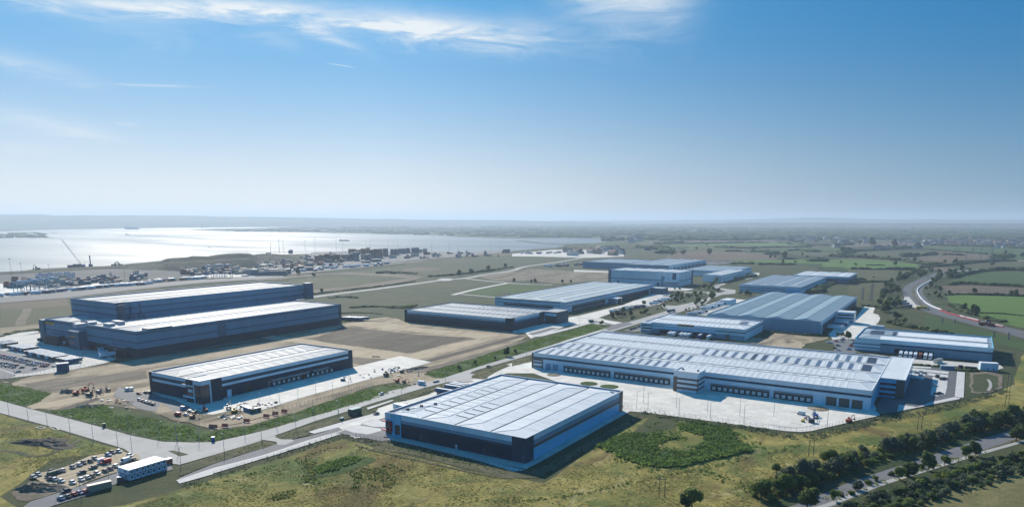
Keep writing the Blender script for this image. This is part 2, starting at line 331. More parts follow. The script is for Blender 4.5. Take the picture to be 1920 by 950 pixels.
M['leaf3'] = leafm('yellow green leaves', (.09, .13, .025), (.17, .22, .04), (.27, .29, .08))
M['leaf4'] = leafm('grey green leaves', (.06, .08, .05), (.11, .14, .08), (.18, .21, .13))
M['reed'] = leafm('reed leaves', (.07, .125, .025), (.15, .235, .048), (.26, .34, .09))
M['dry'] = leafm('dry grass blades', (.18, .17, .05), (.32, .28, .10), (.46, .40, .18))
M['rfA'] = roofm('white standing seam roof', (.62,.645,.66), 'y', amp=.04, stain=.18)
M['rfAd'] = roofm('pale grey standing seam roof', (.56,.585,.60), 'y', seam=3.1, amp=.06)
M['rfB'] = roofm('bright white roof sheet', (.44,.44,.43), 'y', stain=.14)
M['rfC'] = roofm('grey white roof sheet', (.62,.65,.66), 'x')
M['rfL'] = roofm('blue grey roof sheet', (.24,.33,.38), 'y', stain=.1)
M['rfF'] = roofm('pale green grey roof sheet', (.50,.55,.54), 'y')
M['rfJ'] = roofm('slate blue roof sheet', (.30,.37,.42), 'y')
M['light_x'] = plain('translucent rooflight sheet', (.76,.78,.78), .6)
M['light_g'] = plain('grey translucent rooflight', (.36,.42,.46), .6)
M['pv'] = plain('dark solar panel', (.04,.07,.11), .6, var=.2, scale=.8)
M['pv2'] = plain('slate rooflight', (.11,.17,.25), .6, var=.2, scale=.8)
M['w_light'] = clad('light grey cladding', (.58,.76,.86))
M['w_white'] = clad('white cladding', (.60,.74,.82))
M['w_mid'] = clad('mid grey cladding', (.19,.33,.44))
M['w_grey'] = clad('grey cladding', (.10,.2,.28))
M['w_dark'] = clad('dark charcoal cladding', (.003,.030,.058))
M['w_dark2'] = clad('charcoal cladding', (.014,.06,.10))
M['w_blue'] = clad('sky blue cladding', (.14,.56,.82))
M['w_slate'] = clad('slate blue cladding', (.10,.25,.37))
M['w_slate2'] = clad('darker slate cladding', (.04,.125,.20))
M['w_brown'] = clad('brown grey cladding', (.14,.12,.10))
M['band'] = clad('deep blue band', (.02,.085,.17))
# ------------------------------------------------------------------ ground sheets
from mathutils.geometry import tessellate_polygon
def roughen(pts, step, amp):
    out = []
    for i in range(len(pts)):
        a = Vector(pts[i]); b = Vector(pts[(i+1) % len(pts)]); L = (b-a).length; n = max(1, min(60, int(L/step)))
        d = (b-a)/L if L else Vector((0, 0)); nn = Vector((-d.y, d.x))
        for k in range(n):
            p = a+(b-a)*k/n; q = p.to_3d()/(step*2.2)
            out.append(tuple(p+nn*amp*(mnoise.noise(q)*1.6+mnoise.noise(q*3.1)*.6)))
    return out
def flat(mb, pts, z, m):
    n = len(mb.v); mb.v += [(p[0], p[1], z) for p in pts]
    area = sum(pts[i][0]*pts[(i+1) % len(pts)][1]-pts[(i+1) % len(pts)][0]*pts[i][1] for i in range(len(pts)))
    for t in tessellate_polygon([[Vector((p[0], p[1], 0)) for p in pts]]):
        a, b, c = t
        A, B, Cc = pts[a], pts[b], pts[c]
        if (B[0]-A[0])*(Cc[1]-A[1])-(Cc[0]-A[0])*(B[1]-A[1]) < 0: b, c = c, b
        mb.f.append((n+a, n+b, n+c)); mb.m.append(mb.mi(m))
NSH = 0
def sheet(name, pts, layer, m, rough=None, kind='structure', label=None):
    if rough: pts = roughen(pts, *rough)
    global NSH; NSH += 1
    mb = MB(); flat(mb, pts, layer*.03+NSH*.00015, M[m] if isinstance(m, str) else m); o = mb.build(name); tag(o, label, kind=kind); return o
def strip_pts(path, w0, w1=None):
    w1 = w0 if w1 is None else w1; L = []; Rr = []
    for i, p in enumerate(path):
        a = Vector(path[max(0, i-1)]); b = Vector(path[min(len(path)-1, i+1)]); d = (b-a).normalized(); nn = Vector((-d.y, d.x)); p = Vector(p)
        L.append(tuple(p+nn*w0)); Rr.append(tuple(p-nn*w1))
    return L+Rr[::-1]
def smooth(path, n=6):
    out = []
    for i in range(len(path)-1):
        p0 = Vector(path[max(0, i-1)]); p1 = Vector(path[i]); p2 = Vector(path[i+1]); p3 = Vector(path[min(len(path)-1, i+2)])
        for k in range(n):
            t = k/n; out.append(tuple(.5*((2*p1)+(p2-p0)*t+(2*p0-5*p1+4*p2-p3)*t*t+(3*p1-p0-3*p2+p3)*t**3)))
    out.append(tuple(path[-1])); return out

# the base sheet: fields to the horizon
m, n, b = newmat('far farmland'); g = N(n, 'ShaderNodeNewGeometry'); co = g.outputs['Position']
mp = N(n, 'ShaderNodeMapping'); mp.inputs['Scale'].default_value = (1, .62, 1); mp.inputs['Rotation'].default_value[2] = R(25); n.links.new(co, mp.inputs[0])
nw = N(n, 'ShaderNodeTexNoise'); nw.inputs['Scale'].default_value = .004; nw.inputs['Detail'].default_value = 3; n.links.new(co, nw.inputs['Vector'])
ad = N(n, 'ShaderNodeVectorMath', operation='MULTIPLY_ADD'); n.links.new(nw.outputs['Color'], ad.inputs[0]); ad.inputs[1].default_value = (160, 160, 0); n.links.new(mp.outputs[0], ad.inputs[2])
vo = N(n, 'ShaderNodeTexVoronoi'); vo.inputs['Scale'].default_value = .0042; n.links.new(ad.outputs[0], vo.inputs['Vector'])
ve = N(n, 'ShaderNodeTexVoronoi', feature='DISTANCE_TO_EDGE'); ve.inputs['Scale'].default_value = .0042; n.links.new(ad.outputs[0], ve.inputs['Vector'])
sp = N(n, 'ShaderNodeSeparateColor'); n.links.new(vo.outputs['Color'], sp.inputs[0])
cr = N(n, 'ShaderNodeValToRGB'); n.links.new(sp.outputs[0], cr.inputs[0]); cr.color_ramp.interpolation = 'CONSTANT'; e = cr.color_ramp.elements
for i, (p, c) in enumerate([(0,(.075,.085,.04)),(.16,(.12,.105,.06)),(.30,(.06,.10,.03)),(.42,(.095,.10,.045)),(.55,(.17,.14,.085)),(.66,(.05,.065,.03)),(.76,(.10,.14,.045)),(.88,(.13,.12,.07))]):
    if i > 1: e.new(p)
    e[i].position = p; e[i].color = (*c, 1)
fn = nz(n, co, .02, 6, .65); fr = N(n, 'ShaderNodeMapRange'); n.links.new(fn, fr.inputs[0]); fr.inputs[1].default_value = .3; fr.inputs[2].default_value = .7; fr.inputs[3].default_value = .5; fr.inputs[4].default_value = .95
vs = N(n, 'ShaderNodeVectorMath', operation='SCALE'); n.links.new(cr.outputs[0], vs.inputs[0]); n.links.new(fr.outputs[0], vs.inputs['Scale'])
er = N(n, 'ShaderNodeMapRange'); n.links.new(ve.outputs[0], er.inputs[0]); er.inputs[1].default_value = .012; er.inputs[2].default_value = .03
mx = N(n, 'ShaderNodeMix', data_type='RGBA'); n.links.new(er.outputs[0], mx.inputs[0]); mx.inputs[6].default_value = (.018, .03, .015, 1); n.links.new(vs.outputs[0], mx.inputs[7])
n.links.new(mx.outputs[2], b.inputs['Base Color']); b.inputs['Roughness'].default_value = .95; b.inputs['Specular IOR Level'].default_value = .1
M['farmland'] = m
mb = MB(); K = 28000
flat(mb, [(-K*1.15, -1500), (K*.9, -1500), (K*.9, K*1.2), (-K*1.15, K*1.2)], 0, M['farmland']); tag(mb.build('ground'), kind='structure')

# water
m, n, b = newmat('estuary water'); g = N(n, 'ShaderNodeNewGeometry'); co = g.outputs['Position']
n.links.new(ramp(n, nz(n, co, .0016, 6, .6, .8, (.35, 1, 1)), [(.35, (.10, .15, .18)), (.6, (.17, .22, .25))]), b.inputs['Base Color']); b.inputs['IOR'].default_value = 1.33; b.inputs['Specular IOR Level'].default_value = .2
rr = N(n, 'ShaderNodeMapRange'); n.links.new(nz(n, co, .0012, 5, .6, 1.2, (.3, 1, 1)), rr.inputs[0]); rr.inputs[1].default_value = .35; rr.inputs[2].default_value = .65; rr.inputs[3].default_value = .52; rr.inputs[4].default_value = .74
n.links.new(rr.outputs[0], b.inputs['Roughness'])
bp = N(n, 'ShaderNodeBump'); bp.inputs['Strength'].default_value = .5; bp.inputs['Distance'].default_value = 1.2; n.links.new(nz(n, co, .06, 6, .7, .3), bp.inputs['Height']); n.links.new(bp.outputs[0], b.inputs['Normal'])
M['water'] = m
far_top = [(-700,437),(-300,435.5),(0,433.5),(100,430.5),(240,428),(330,427),(420,425.5),(520,423.4),(600,422),(655,420.3),(700,420.6),(650,423),(560,425.6),(470,427.6),(400,429.2),(350,431)]
near_pen = [(400,432.6),(480,434.5),(570,435.2),(626,437),(700,438),(790,440.5),(830,441.5),(859,444.2),(960,446.7),(1081,446),(1130,447),(1155,449.2),(1140,453),(1111,456),(1062,457),(1061,459.5),(1041,464.5),(1000,467),(960,470.5),(942,470),(900,471.5),(859,473.5),(806,473),(760,472),(660,473),(560,476),(480,478),(420,484),(360,487),(300,490),(278,493),(177,500),(60,508),(0,512),(-300,531),(-700,560)]
sheet('estuary_water', GP('F', far_top+near_pen), 3, 'water', (40, 6))
sheet('tidal_flat', GP('F', [(969,450.5),(985,451),(1020,456),(1060,457.2),(1064,459.5),(1035,458.5),(1005,456),(985,453.5),(965,451.3)]), 5, 'scrub')
sheet('marsh_island', GP('F', [(-400,440),(-100,437.5),(0,436.6),(40,435.2),(68,435),(80,437.5),(108,436.2),(100,438.5),(80,439),(90,441),(117,445.5),(112,446.8),(92,445),(88,452),(60,455),(20,457.5),(-100,462),(-400,474)]), 5, 'scrub', (30, 10))

# far hills across the estuary
def hill(name, pts, d0, label=None, m='farmland', wid=2500):
    """pts: (photo x, metres high) seen at distance d0"""
    mb = MB(); rings = []
    for (x, h) in pts:
        a, _ = azel(x, 412); u = Vector((math.sin(a), math.cos(a)))
        prof = [(-wid, -.5), (-wid*.55, h*.45), (-wid*.2, h*.85), (0, h), (wid*.5, h*.8), (wid*1.2, -.5)]
        rings.append([(u.x*(d0+q), u.y*(d0+q), z) for q, z in prof])
    for i in range(len(rings)-1):
        for k in range(5): mb.face([rings[i][k], rings[i+1][k], rings[i+1][k+1], rings[i][k+1]], M[m])
    o = mb.build(name, smooth=True); tag(o, label, kind='structure'); return o
def hp(x0, x1, prof, n=60, am=.06):
    out = []
    for i in range(n+1):
        x = x0+(x1-x0)*i/n
        for j in range(len(prof)-1):
            if prof[j][0] <= x <= prof[j+1][0]:
                t = (x-prof[j][0])/(prof[j+1][0]-prof[j][0]); h = prof[j][1]*(1-t)+prof[j+1][1]*t; break
        out.append((x, h*(1+am*mnoise.noise(Vector((x*.013, 3.3, 0)))*2+am*mnoise.noise(Vector((x*.05, 1.3, 0))))))
    return out
hill('hills', hp(-500, 1150, [(-500,215),(0,218),(250,208),(420,190),(600,160),(760,130),(950,108),(1150,60)]), 16500)
hill('hills', hp(-500, 900, [(-500,120),(0,112),(300,95),(600,78),(900,40)]), 14200, wid=1600)
hill('hills', hp(500, 2100, [(500,20),(900,70),(1150,95),(1400,130),(1530,195),(1650,140),(1800,125),(2100,110)]), 22500, wid=2800)
hill('hills', hp(1150, 2100, [(1150,30),(1400,75),(1700,70),(2100,60)]), 13500, wid=1300)

# estate platform and surrounding land, lowest first
sheet('grass_land', GP('F', [(-700,1300),(2600,1300),(2600,700),(1960,640),(1925,600),(1860,560),(1640,535),(1500,497),(1300,484),(1100,480),(900,490),(700,515),(480,533),(0,565),(-700,620)]), 1, 'scrub')
sheet('meadow', GP('F', [(-700,1300),(2600,1300),(2600,760),(1930,640),(1908,690),(1900,720),(1850,742),(1740,764),(1662,784),(1600,799),(1550,808),(1500,816),(1420,808),(1216,780),(1165,800),(1020,905),(870,880),(640,822),(500,868),(230,945),(60,965),(0,930),(100,860),(230,845),(110,805),(0,776),(-700,600)]), 2, 'meadow', (14, 1.5))
# far-side grass beyond the water's edge works
sheet('field', GP('F', [(480,533),(640,512),(800,492),(960,478),(1100,466),(1250,470),(1310,486),(1100,488),(1090,500),(1140,505),(1140,530),(900,560),(760,590),(640,600),(620,570),(560,560)]), 2, soil('estuary grassland', [(.32,(.03,.045,.025)),(.46,(.05,.068,.032)),(.56,(.075,.08,.042)),(.7,(.13,.11,.065))], ((.006,.4),(.03,.35),(.2,.25)), bump=.3), (30, 3))
GRN = soil('green pasture', [(.32,(.035,.065,.02)),(.5,(.05,.09,.026)),(.7,(.08,.11,.036))], ((.006,.4),(.03,.3),(.3,.3)), bump=.2)
GRN2 = soil('bright pasture', [(.32,(.06,.115,.025)),(.5,(.085,.155,.03)),(.7,(.12,.18,.045))], ((.006,.4),(.03,.3),(.3,.3)), bump=.2)
TAN = soil('tan stubble field', [(.32,(.09,.075,.05)),(.5,(.13,.10,.07)),(.7,(.18,.145,.09))], ((.006,.4),(.03,.3),(.3,.3)), bump=.2)
OLV = soil('olive pasture', [(.32,(.055,.062,.03)),(.5,(.08,.085,.038)),(.7,(.12,.11,.055))], ((.006,.4),(.03,.3),(.3,.3)), bump=.2)
M['grn'] = GRN; M['grn2'] = GRN2; M['tan'] = TAN; M['olv'] = OLV
FIELDS = [
 ('y', [(1030,445),(1200,430),(1420,440),(1900,450),(2100,470),(2100,860),(1700,760),(1420,680),(1250,600),(1140,540),(1060,500)], 'grn2'),
 ('y', [(960,340),(1150,330),(1500,335),(1900,360),(2100,375),(2100,460),(1800,440),(1400,432),(1100,430),(1000,400)], 'tan'),
 ('y', [(1090,290),(1110,240),(1300,190),(1500,170),(1800,175),(2100,200),(2100,360),(1900,345),(1500,325),(1200,315),(1080,310)], 'grn'),
 ('y', [(800,650),(1000,690),(1400,790),(1700,860),(2050,960),(2050,1100),(1600,960),(1500,900),(900,840),(780,760)], 'grn'),
 ('y', [(-60,310),(100,300),(340,295),(330,420),(300,520),(100,525),(-60,500)], 'olv'),
 ('y', [(-60,150),(250,150),(700,160),(600,220),(430,260),(420,290),(100,290),(-60,200)], 'olv'),
 ('y', [(-100,40),(250,40),(500,70),(700,90),(740,125),(500,145),(100,145),(-100,130)], 'grn2'),
 ('y', [(540,30),(900,-10),(1300,-5),(1700,20),(1600,60),(1250,80),(1000,110),(760,90)], 'olv'),
 ('y', [(760,140),(900,120),(1130,130),(1140,165),(1020,180),(900,150)], 'tan'),
 ('y', [(1240,100),(1500,75),(1900,70),(2100,80),(2100,130),(1500,125),(1250,130)], 'olv'),
 ('z', [(130,425),(200,385),(420,380),(800,375),(1100,385),(1180,410),(900,430),(720,460),(560,440),(400,430)], 'olv'),
 ('z', [(880,335),(1300,330),(1920,355),(2100,365),(2100,480),(1800,470),(1550,400),(1200,385),(1000,360)], 'grn'),
 ('z', [(0,320),(300,300),(600,295),(1000,300),(980,325),(650,325),(400,330),(100,335)], 'tan'),
 ('z', [(720,455),(900,430),(1200,420),(1500,410),(1640,440),(1650,470),(1350,490),(1000,510),(850,490)], 'tan'),
 ('z', [(-100,460),(200,460),(560,480),(780,500),(840,530),(600,533),(-100,533)], 'grn2'),
 ('Z', [(0,300),(160,285),(330,290),(380,298),(100,318),(-100,325)], 'tan'),
 ('Z', [(40,335),(300,320),(700,305),(1100,300),(1500,295),(1800,305),(1920,315),(1500,325),(900,322),(400,330)], 'grn2'),
 ('Z', [(430,270),(700,272),(1300,270),(1500,290),(900,297),(600,298),(450,295)], 'tan'),
 ('Z', [(440,380),(700,375),(1000,385),(1250,410),(1400,440),(1350,460),(800,470),(300,470),(250,430)], 'tan'),
 ('Z', [(500,330),(1000,330),(1100,345),(1150,365),(900,375),(600,375),(450,360)], 'olv'),
 ('Z', [(1150,370),(1400,350),(1680,345),(1700,360),(1500,375),(1300,385)], 'grn'),
 ('Z', [(1480,400),(1700,390),(1920,385),(2100,400),(1920,430),(1600,420)], 'olv'),
 ('Z', [(850,480),(1200,465),(1650,460),(1920,480),(2000,500),(1600,500),(1400,490),(1100,495)], 'grn2'),
 ('n', [(250,560),(240,500),(560,475),(860,500),(850,515),(500,550),(250,590)], 'olv'),
 ('n', [(1080,410),(1200,400),(1400,405),(1300,425),(1100,430)], 'tan'),
 ('m', [(0,670),(500,630),(510,700),(180,710),(0,710)], 'tan'),
 ('m', [(0,710),(180,705),(520,680),(520,760),(330,790),(280,820),(0,860)], 'olv'),
 ('n', [(1640,560),(1900,530),(2100,560),(1800,590),(1780,618),(1540,600)], 'grn'),
 ('o', [(-60,515),(240,530),(280,545),(0,600),(-60,580)], 'grn'),
]
for sh, pts, mm in FIELDS: sheet('field', GP(sh, pts), 3, mm, (25, 1.5))
# stripped earth north of the estate roads
sheet('bare_earth', GP('n', [(240,615),(250,590),(500,555),(700,540),(960,505),(1130,480),(1000,468),(700,452),(560,450),(260,480),(0,500),(0,480),(450,450),(700,435),(1050,455),(1240,470),(1180,490),(1080,515),(700,570),(240,620)]), 4, 'dirt2', (20, 2))
sheet('bare_earth', GP('o', [(0,440),(140,410),(500,430),(740,440),(740,470),(720,510),(600,500),(330,520),(0,480)]), 4, 'dirt2', (20, 2))
sheet('bare_earth', GP('n', [(1660,470),(1900,430),(2000,440),(2000,500),(1840,505),(1720,490)]), 4, 'dirt2', (20, 2))
sheet('dirt_path', GP('m', [(0,850),(120,835),(290,820),(300,850),(200,862),(0,895)]), 5, 'dirt')
sheet('dirt_path', strip_pts(smooth(GP('m', [(205,705),(190,745),(160,790),(150,830)])), 5), 5, 'dirt2')

# earthworks between the warehouses
EARTH = GP('F', [(21,718),(60,705),(130,695),(240,676),(400,650),(560,622),(632,609),(684,599),(724,594),(745,597),(761,604),(860,613),(958,622.5),(992,629),(958,646),(900,664),(869,675),(800,696),(831,709),(820,716),(775,723),(740,716),(726,718),(700,722),(640,744),(560,770),(470,797),(397,806),(330,785),(252,765),(185,757),(130,768),(95,768),(70,765),(48,761),(75,752),(95,737),(55,727)])
sheet('bare_earth', EARTH, 3, 'dirt', (6, 1.2))
sheet('bare_earth', GP('q', [(-60,205),(60,165),(200,105),(500,135),(850,175),(1340,205),(1180,245),(820,338),(770,342),(480,298),(240,270),(0,240)]), 5, 'pit', (7, 1.6))
sheet('bare_earth', GP('q', [(180,85),(420,60),(600,70),(900,120),(1250,150),(1560,170),(1650,185),(1400,215),(1340,205),(850,150),(500,120)]), 6, 'dirt3', (7, 1.6))
sheet('bare_earth', GP('q', [(0,250),(240,280),(480,310),(780,355),(1180,255),(1420,210),(1500,230),(1000,370),(760,430),(560,420),(290,370),(290,330)]), 6, 'dirt3', (7, 1.4))
sheet('haul_track', GP('q', [(790,440),(1300,310),(1780,180),(1830,190),(1330,330),(850,455)]), 7, 'track', (5, .5))
sheet('haul_track', GP('q', [(960,470),(1350,360),(1800,230),(1860,230),(1300,410),(960,500)]), 7, 'dirt2', (5, .8))
sheet('bare_earth', GP('q', [(290,375),(700,400),(790,450),(950,460),(960,510),(820,520),(600,480),(290,430)]), 6, 'dirt2', (6, 1.2))
sheet('bare_earth', GP('a', [(0,545),(120,560),(350,500),(700,430),(1100,385),(1330,345),(1330,440),(1000,470),(600,500),(300,560),(150,600),(110,560)]), 5, 'dirt', (6, 1.5))
sheet('bare_earth', GP('a', [(200,570),(500,520),(900,490),(1300,450),(1320,520),(900,560),(640,600),(480,650),(300,620)]), 5, 'dirt2', (6, 1.8))
sheet('bare_earth', GP('c', [(0,270),(500,200),(1000,130),(1160,160),(1000,175),(500,250),(0,310)]), 6, 'dirt2', (6, 1.2))
sheet('dirt_path', GP('c', [(960,140),(1040,120),(1400,160),(1900,240),(1900,310),(1740,300),(1720,240),(1330,190),(1100,160)]), 7, 'dirt3', (6, .8))
sheet('dirt_path', GP('a', [(230,770),(480,720),(760,660),(1000,650),(1330,600),(1340,630),(1010,670),(780,710),(520,770),(300,790)]), 6, 'dirt3', (5, .8))
# green swales and verges
sheet('green_swale', GP('F', [(97,771),(150,763),(190,759),(290,785),(397,808),(470,800),(545,777),(640,744),(722,722),(770,724),(700,751),(600,779),(501,808),(401,830),(365,829),(300,826),(200,800),(125,781)]), 4, 'swale', (7, 1))
sheet('green_swale', GP('F', [(-60,715),(20,722),(95,737),(72,754),(48,762),(0,752),(-60,742)]), 5, 'swale', (7, 1))
sheet('green_swale', GP('F', [(796,701),(870,677),(960,650),(1000,638),(1060,622),(1110,607),(1145,612),(1130,617),(1000,656),(915,681),(830,709),(812,708)]), 4, 'swale', (7, 1))
sheet('verge', GP('F', [(365,829),(501,807),(600,778),(690,752),(700,750),(601,776),(500,803),(400,826)]), 5, 'verge')
# shallow trench by the site
sheet('drainage_ditch', GP('a', [(500,795),(870,690),(890,705),(700,770),(560,805)]), 6, 'track')

# ---- roads
def road(name, pts, layer=8, m='road', kerb=True): return sheet(name, pts, layer, m)
road('road', GP('F', [(-300,676),(0,751),(59,767),(160,793),(248,817),(305,828),(360,829.5),(401,829),(501,806),(590,779.5),(690,750),(716,737),(827,710),(916,681.6),(1000,657),(1070,636),(1137,614.7),(1200,598),(1303,566.5),(1310,561),(1330,562),(1318,571),(1260,590),(1210,603),(1170,615),(1120,630),(1060,648),(1000,664),(950,678),(893,694),(880,700),(905,703),(920,708),(893,713),(870,717),(862,715),(838,716.5),(796,727),(705,754),(651,771),(589,790),(520,815),(484,828),(400,853),(337,871),(315,868),(300,862),(255,862),(247,851),(232,841),(99,801),(0,774),(-300,700)]), 8)
road('access_road', GP('d', [(-300,690),(0,570),(430,432),(540,395),(575,385),(700,355),(850,325),(1100,245),(1400,155),(1540,110),(1540,170),(1460,180),(1250,250),(1100,290),(850,360),(600,445),(430,500),(0,610),(-300,705)]), 9, 'asphalt2')
sheet('junction_apron', GP('d', [(410,350),(560,372),(575,400),(640,400),(700,375),(720,360),(700,350),(600,330),(545,320),(500,335)]), 10, 'road')
sheet('pavement', GP('d', [(-330,715),(0,606),(430,495),(600,440),(850,356),(1100,286),(1540,140),(1560,170),(1400,230),(1130,305),(900,380),(600,475),(0,655),(-300,745)]), 11, 'path')
sheet('pavement', GP('b', [(1600,705),(1900,610),(1900,660),(1660,728)]), 11, 'path')
sheet('pavement', GP('d', [(840,285),(900,300),(1150,235),(1420,150),(1600,90),(1600,70),(1360,140),(1150,195)]), 11, 'path')
sheet('pavement', GP('q', [(415,830),(640,760),(660,765),(430,845)]), 11, 'path')
# verge islands
sheet('verge', GP('d', [(-300,600),(0,495),(200,435),(400,370),(480,368),(560,392),(450,430),(200,500),(0,568),(-300,680)]), 12, 'verge', (5, .3))
sheet('verge', GP('d', [(550,330),(740,262),(1000,190),(1230,115),(1290,110),(1290,130),(1160,185),(860,280),(850,310),(700,350),(600,350)]), 12, 'verge', (5, .3))
sheet('verge', GP('q', [(440,850),(520,835),(585,855),(560,875),(480,860)]), 12, 'verge', (5, .3))
sheet('verge', GP('b', [(1500,455),(1550,450),(1680,485),(1600,500),(1560,480)]), 12, 'verge')
sheet('verge', GP('F', [(748,744),(800,729),(838,718),(848,721),(796,737),(768,750),(752,750)]), 12, 'verge', (5, .3))
sheet('verge', GP('e', [(675,90),(760,50),(900,10),(940,20),(860,55),(780,100),(800,118),(700,110),(672,105)]), 12, 'verge', (4, .2))
sheet('verge', GP('f', [(0,300),(150,275),(145,310),(0,345)]), 12, 'verge', (4, .2))
sheet('pavement', GP('f', [(140,250),(400,150),(640,80),(680,80),(430,160),(240,232),(150,262)]), 11, 'concrete2')
# A forecourt
sheet('forecourt', GP('q', [(520,835),(640,795),(800,760),(960,715),(1040,680),(1200,640),(1280,610),(1400,590),(1520,590),(1300,680),(900,770),(600,860),(590,890),(540,960),(500,1010),(560,1030),(430,1100),(300,1100),(240,1060),(160,1000),(330,950),(480,905)]), 12, 'concrete')
sheet('parking_bays', GP('d', [(1100,295),(1310,220),(1560,150),(1530,260),(1560,360),(1500,370),(1300,330),(1150,305)]), 13, 'asphalt2')
sheet('parking_bays', GP('d', [(1150,262),(1290,225),(1530,265),(1530,268),(1380,310),(1260,295)]), 14, 'path')
sheet('parking_bays', GP('d', [(1310,212),(1430,170),(1540,195),(1545,240),(1420,240)]), 14, 'path')
# apron and perimeter of the near warehouse
sheet('apron', [(-279, 284), (-171, 284), (-170.5, 300), (-170.5, 418), (-279, 418)], 12, 'concrete2')
sheet('verge', GP('e', [(0,520),(100,530),(200,560),(450,640),(800,695),(960,745),(1090,745),(1200,690),(1700,420),(1830,350),(1850,380),(1250,720),(1130,790),(960,790),(830,770),(500,690),(280,630),(0,590)]), 6, 'verge', (6, .5))
sheet('service_track', strip_pts(smooth(GP('e', [(-120,560),(0,600),(250,655),(560,725),(830,778),(960,790)])), .9), 9, 'verge')
sheet('service_track', GP('e', [(130,510),(340,545),(860,690),(1040,735),(960,745),(700,665),(300,570)]), 8, 'path')
# B yard (in the plan's own axes)
sheet('delivery_yard', [(-486,272),(-372,262),(-372,285),(-376,330),(-378,470),(-420,478),(-420,418),(-486,418)], 9, 'concrete')
sheet('car_park', GP('c', [(-160,540),(0,600),(100,600),(300,650),(410,700),(480,760),(300,770),(0,720),(-120,640),(-200,600)]), 10, 'asphalt2')
sheet('car_park', GP('a', [(1000,680),(1240,640),(1340,640),(1480,700),(1720,790),(1560,830),(1330,780),(1180,730)]), 10, 'asphalt2')
sheet('bare_earth', GP('C', [(-700,200),(-300,420),(0,300),(160,420),(480,440),(800,370),(1000,330),(1340,420),(1500,400),(1900,300),(1900,420),(1500,520),(1200,600),(800,680),(400,760),(0,640),(-400,580),(-800,400)]), 11, 'dirt', (3, .6))
# compound by the cabins
sheet('compound', GP('b', [(300,700),(330,650),(450,630),(560,600),(640,570),(800,500),(960,470),(1050,435),(1130,470),(1230,480),(1250,520),(1050,590),(1040,640),(800,720),(600,800),(480,760)]), 9, 'dirt3', (3, .5))
sheet('access_road', GP('b', [(270,905),(540,820),(760,750),(1040,650),(1060,600),(1480,520),(1520,560),(1540,620),(1050,740),(800,840),(480,940),(330,1000),(200,960)]), 10, 'asphalt2')
sheet('spoil', GP('b', [(120,820),(180,780),(280,720),(400,730),(520,760),(560,800),(430,850),(240,900),(150,890)]), 6, 'dirt2', (3, .8))
sheet('dirt_path', strip_pts(smooth(GP('b', [(0,450),(150,460),(260,495),(400,490),(520,450),(640,390),(730,340)])), 1.3), 6, 'verge')
# big yard in front of the long warehouse
CY = GP('F', [(900,707),(925,697),(950,683),(985,675),(998,675),(1330,700),(1632,745),(1650,779),(1600,790),(1548,802),(1522,808),(1501,810),(1470,808),(1216,774),(1170,770),(1168,760),(1000,700),(950,700),(900,716),(880,714)])
sheet('delivery_yard', CY, 10, 'concrete')
sheet('car_park', GP('w', [(-60,840),(180,810),(500,735),(660,700),(1030,600),(1060,210),(930,180),(390,110),(390,190),(0,440),(-150,800)]), 11, 'asphalt')
sheet('pavement', GP('w', [(175,808),(640,712),(1100,620),(1120,600),(1020,592),(700,660),(470,740),(200,700)]), 13, 'path')
sheet('pavement', GP('w', [(1065,212),(1180,225),(1162,600),(1030,585)]), 13, 'path')
sheet('parking_bays', GP('w', [(700,290),(925,320),(915,440),(885,560),(770,578),(665,560),(690,450)]), 13, 'path')
sheet('parking_bays', GP('w', [(390,160),(940,215),(935,250),(400,195)]), 13, 'path')
sheet('parking_bays', GP('w', [(395,205),(930,265),(930,300),(590,262),(570,335),(385,300)]), 13, 'path')
sheet('parking_bays', GP('w', [(415,128),(680,145),(680,165),(410,155)]), 13, 'path')
sheet('drainage_basin', GP('w', [(1255,235),(1500,215),(1620,225),(1735,270),(1740,460),(1600,515),(1400,540),(1270,530)]), 12, 'dirt2', (4, .6))
sheet('drainage_basin', GP('w', [(1300,260),(1500,240),(1670,290),(1680,440),(1540,500),(1380,520),(1290,500)]), 13, 'scrub', (4, .8))
sheet('gravel_bed', strip_pts(smooth(GP('w', [(1520,330),(1550,370),(1560,430),(1525,495)])), 1.0), 14, 'road')
# service yards of the other warehouses
sheet('delivery_yard', GP('g', [(560,130),(640,60),(740,20),(860,-10),(900,0),(820,50),(760,100),(750,215),(905,245),(1140,260),(1240,270),(1740,310),(1760,330),(1680,350),(1560,320),(1140,305),(980,250),(560,190)]), 9, 'concrete2')
sheet('car_park', GP('g', [(510,200),(570,140),(620,130),(760,130),(750,225),(700,235),(500,215)]), 10, 'asphalt2')
sheet('delivery_yard', GP('L', [(880,545),(1000,430),(1100,380),(1260,340),(1440,100),(1590,130),(1560,215),(1640,240),(1665,290),(1640,350),(1600,385),(1520,400),(1420,450),(1300,600),(1180,560),(1000,600)]), 11, 'concrete')
sheet('dry_grass', GP('L', [(0,600),(90,500),(300,520),(560,560),(900,570),(880,600),(700,640),(560,670),(500,740),(0,700),(-900,560),(-900,500)]), 9, 'dirt', (6, 1))
sheet('rough_verge', GP('L', [(500,740),(560,690),(740,640),(930,570),(960,600),(860,660),(1000,690),(980,770),(860,790)]), 10, 'scrub', (4, .5))
sheet('delivery_yard', GP('j', [(1240,290),(1330,275),(1640,200),(1900,100),(1960,110),(1900,160),(1760,200),(1600,245),(1470,290),(1540,310),(1640,325),(1560,345),(1400,330),(1240,350),(980,440),(940,400),(850,400),(850,370)]), 9, 'concrete')
sheet('parking_bays', GP('j', [(960,405),(1130,360),(1180,365),(1000,420)]), 11, 'asphalt2')
sheet('pavement', GP('j', [(980,420),(1240,365),(1400,325),(1420,330),(1240,380),(1060,425),(1000,430)]), 12, 'path')
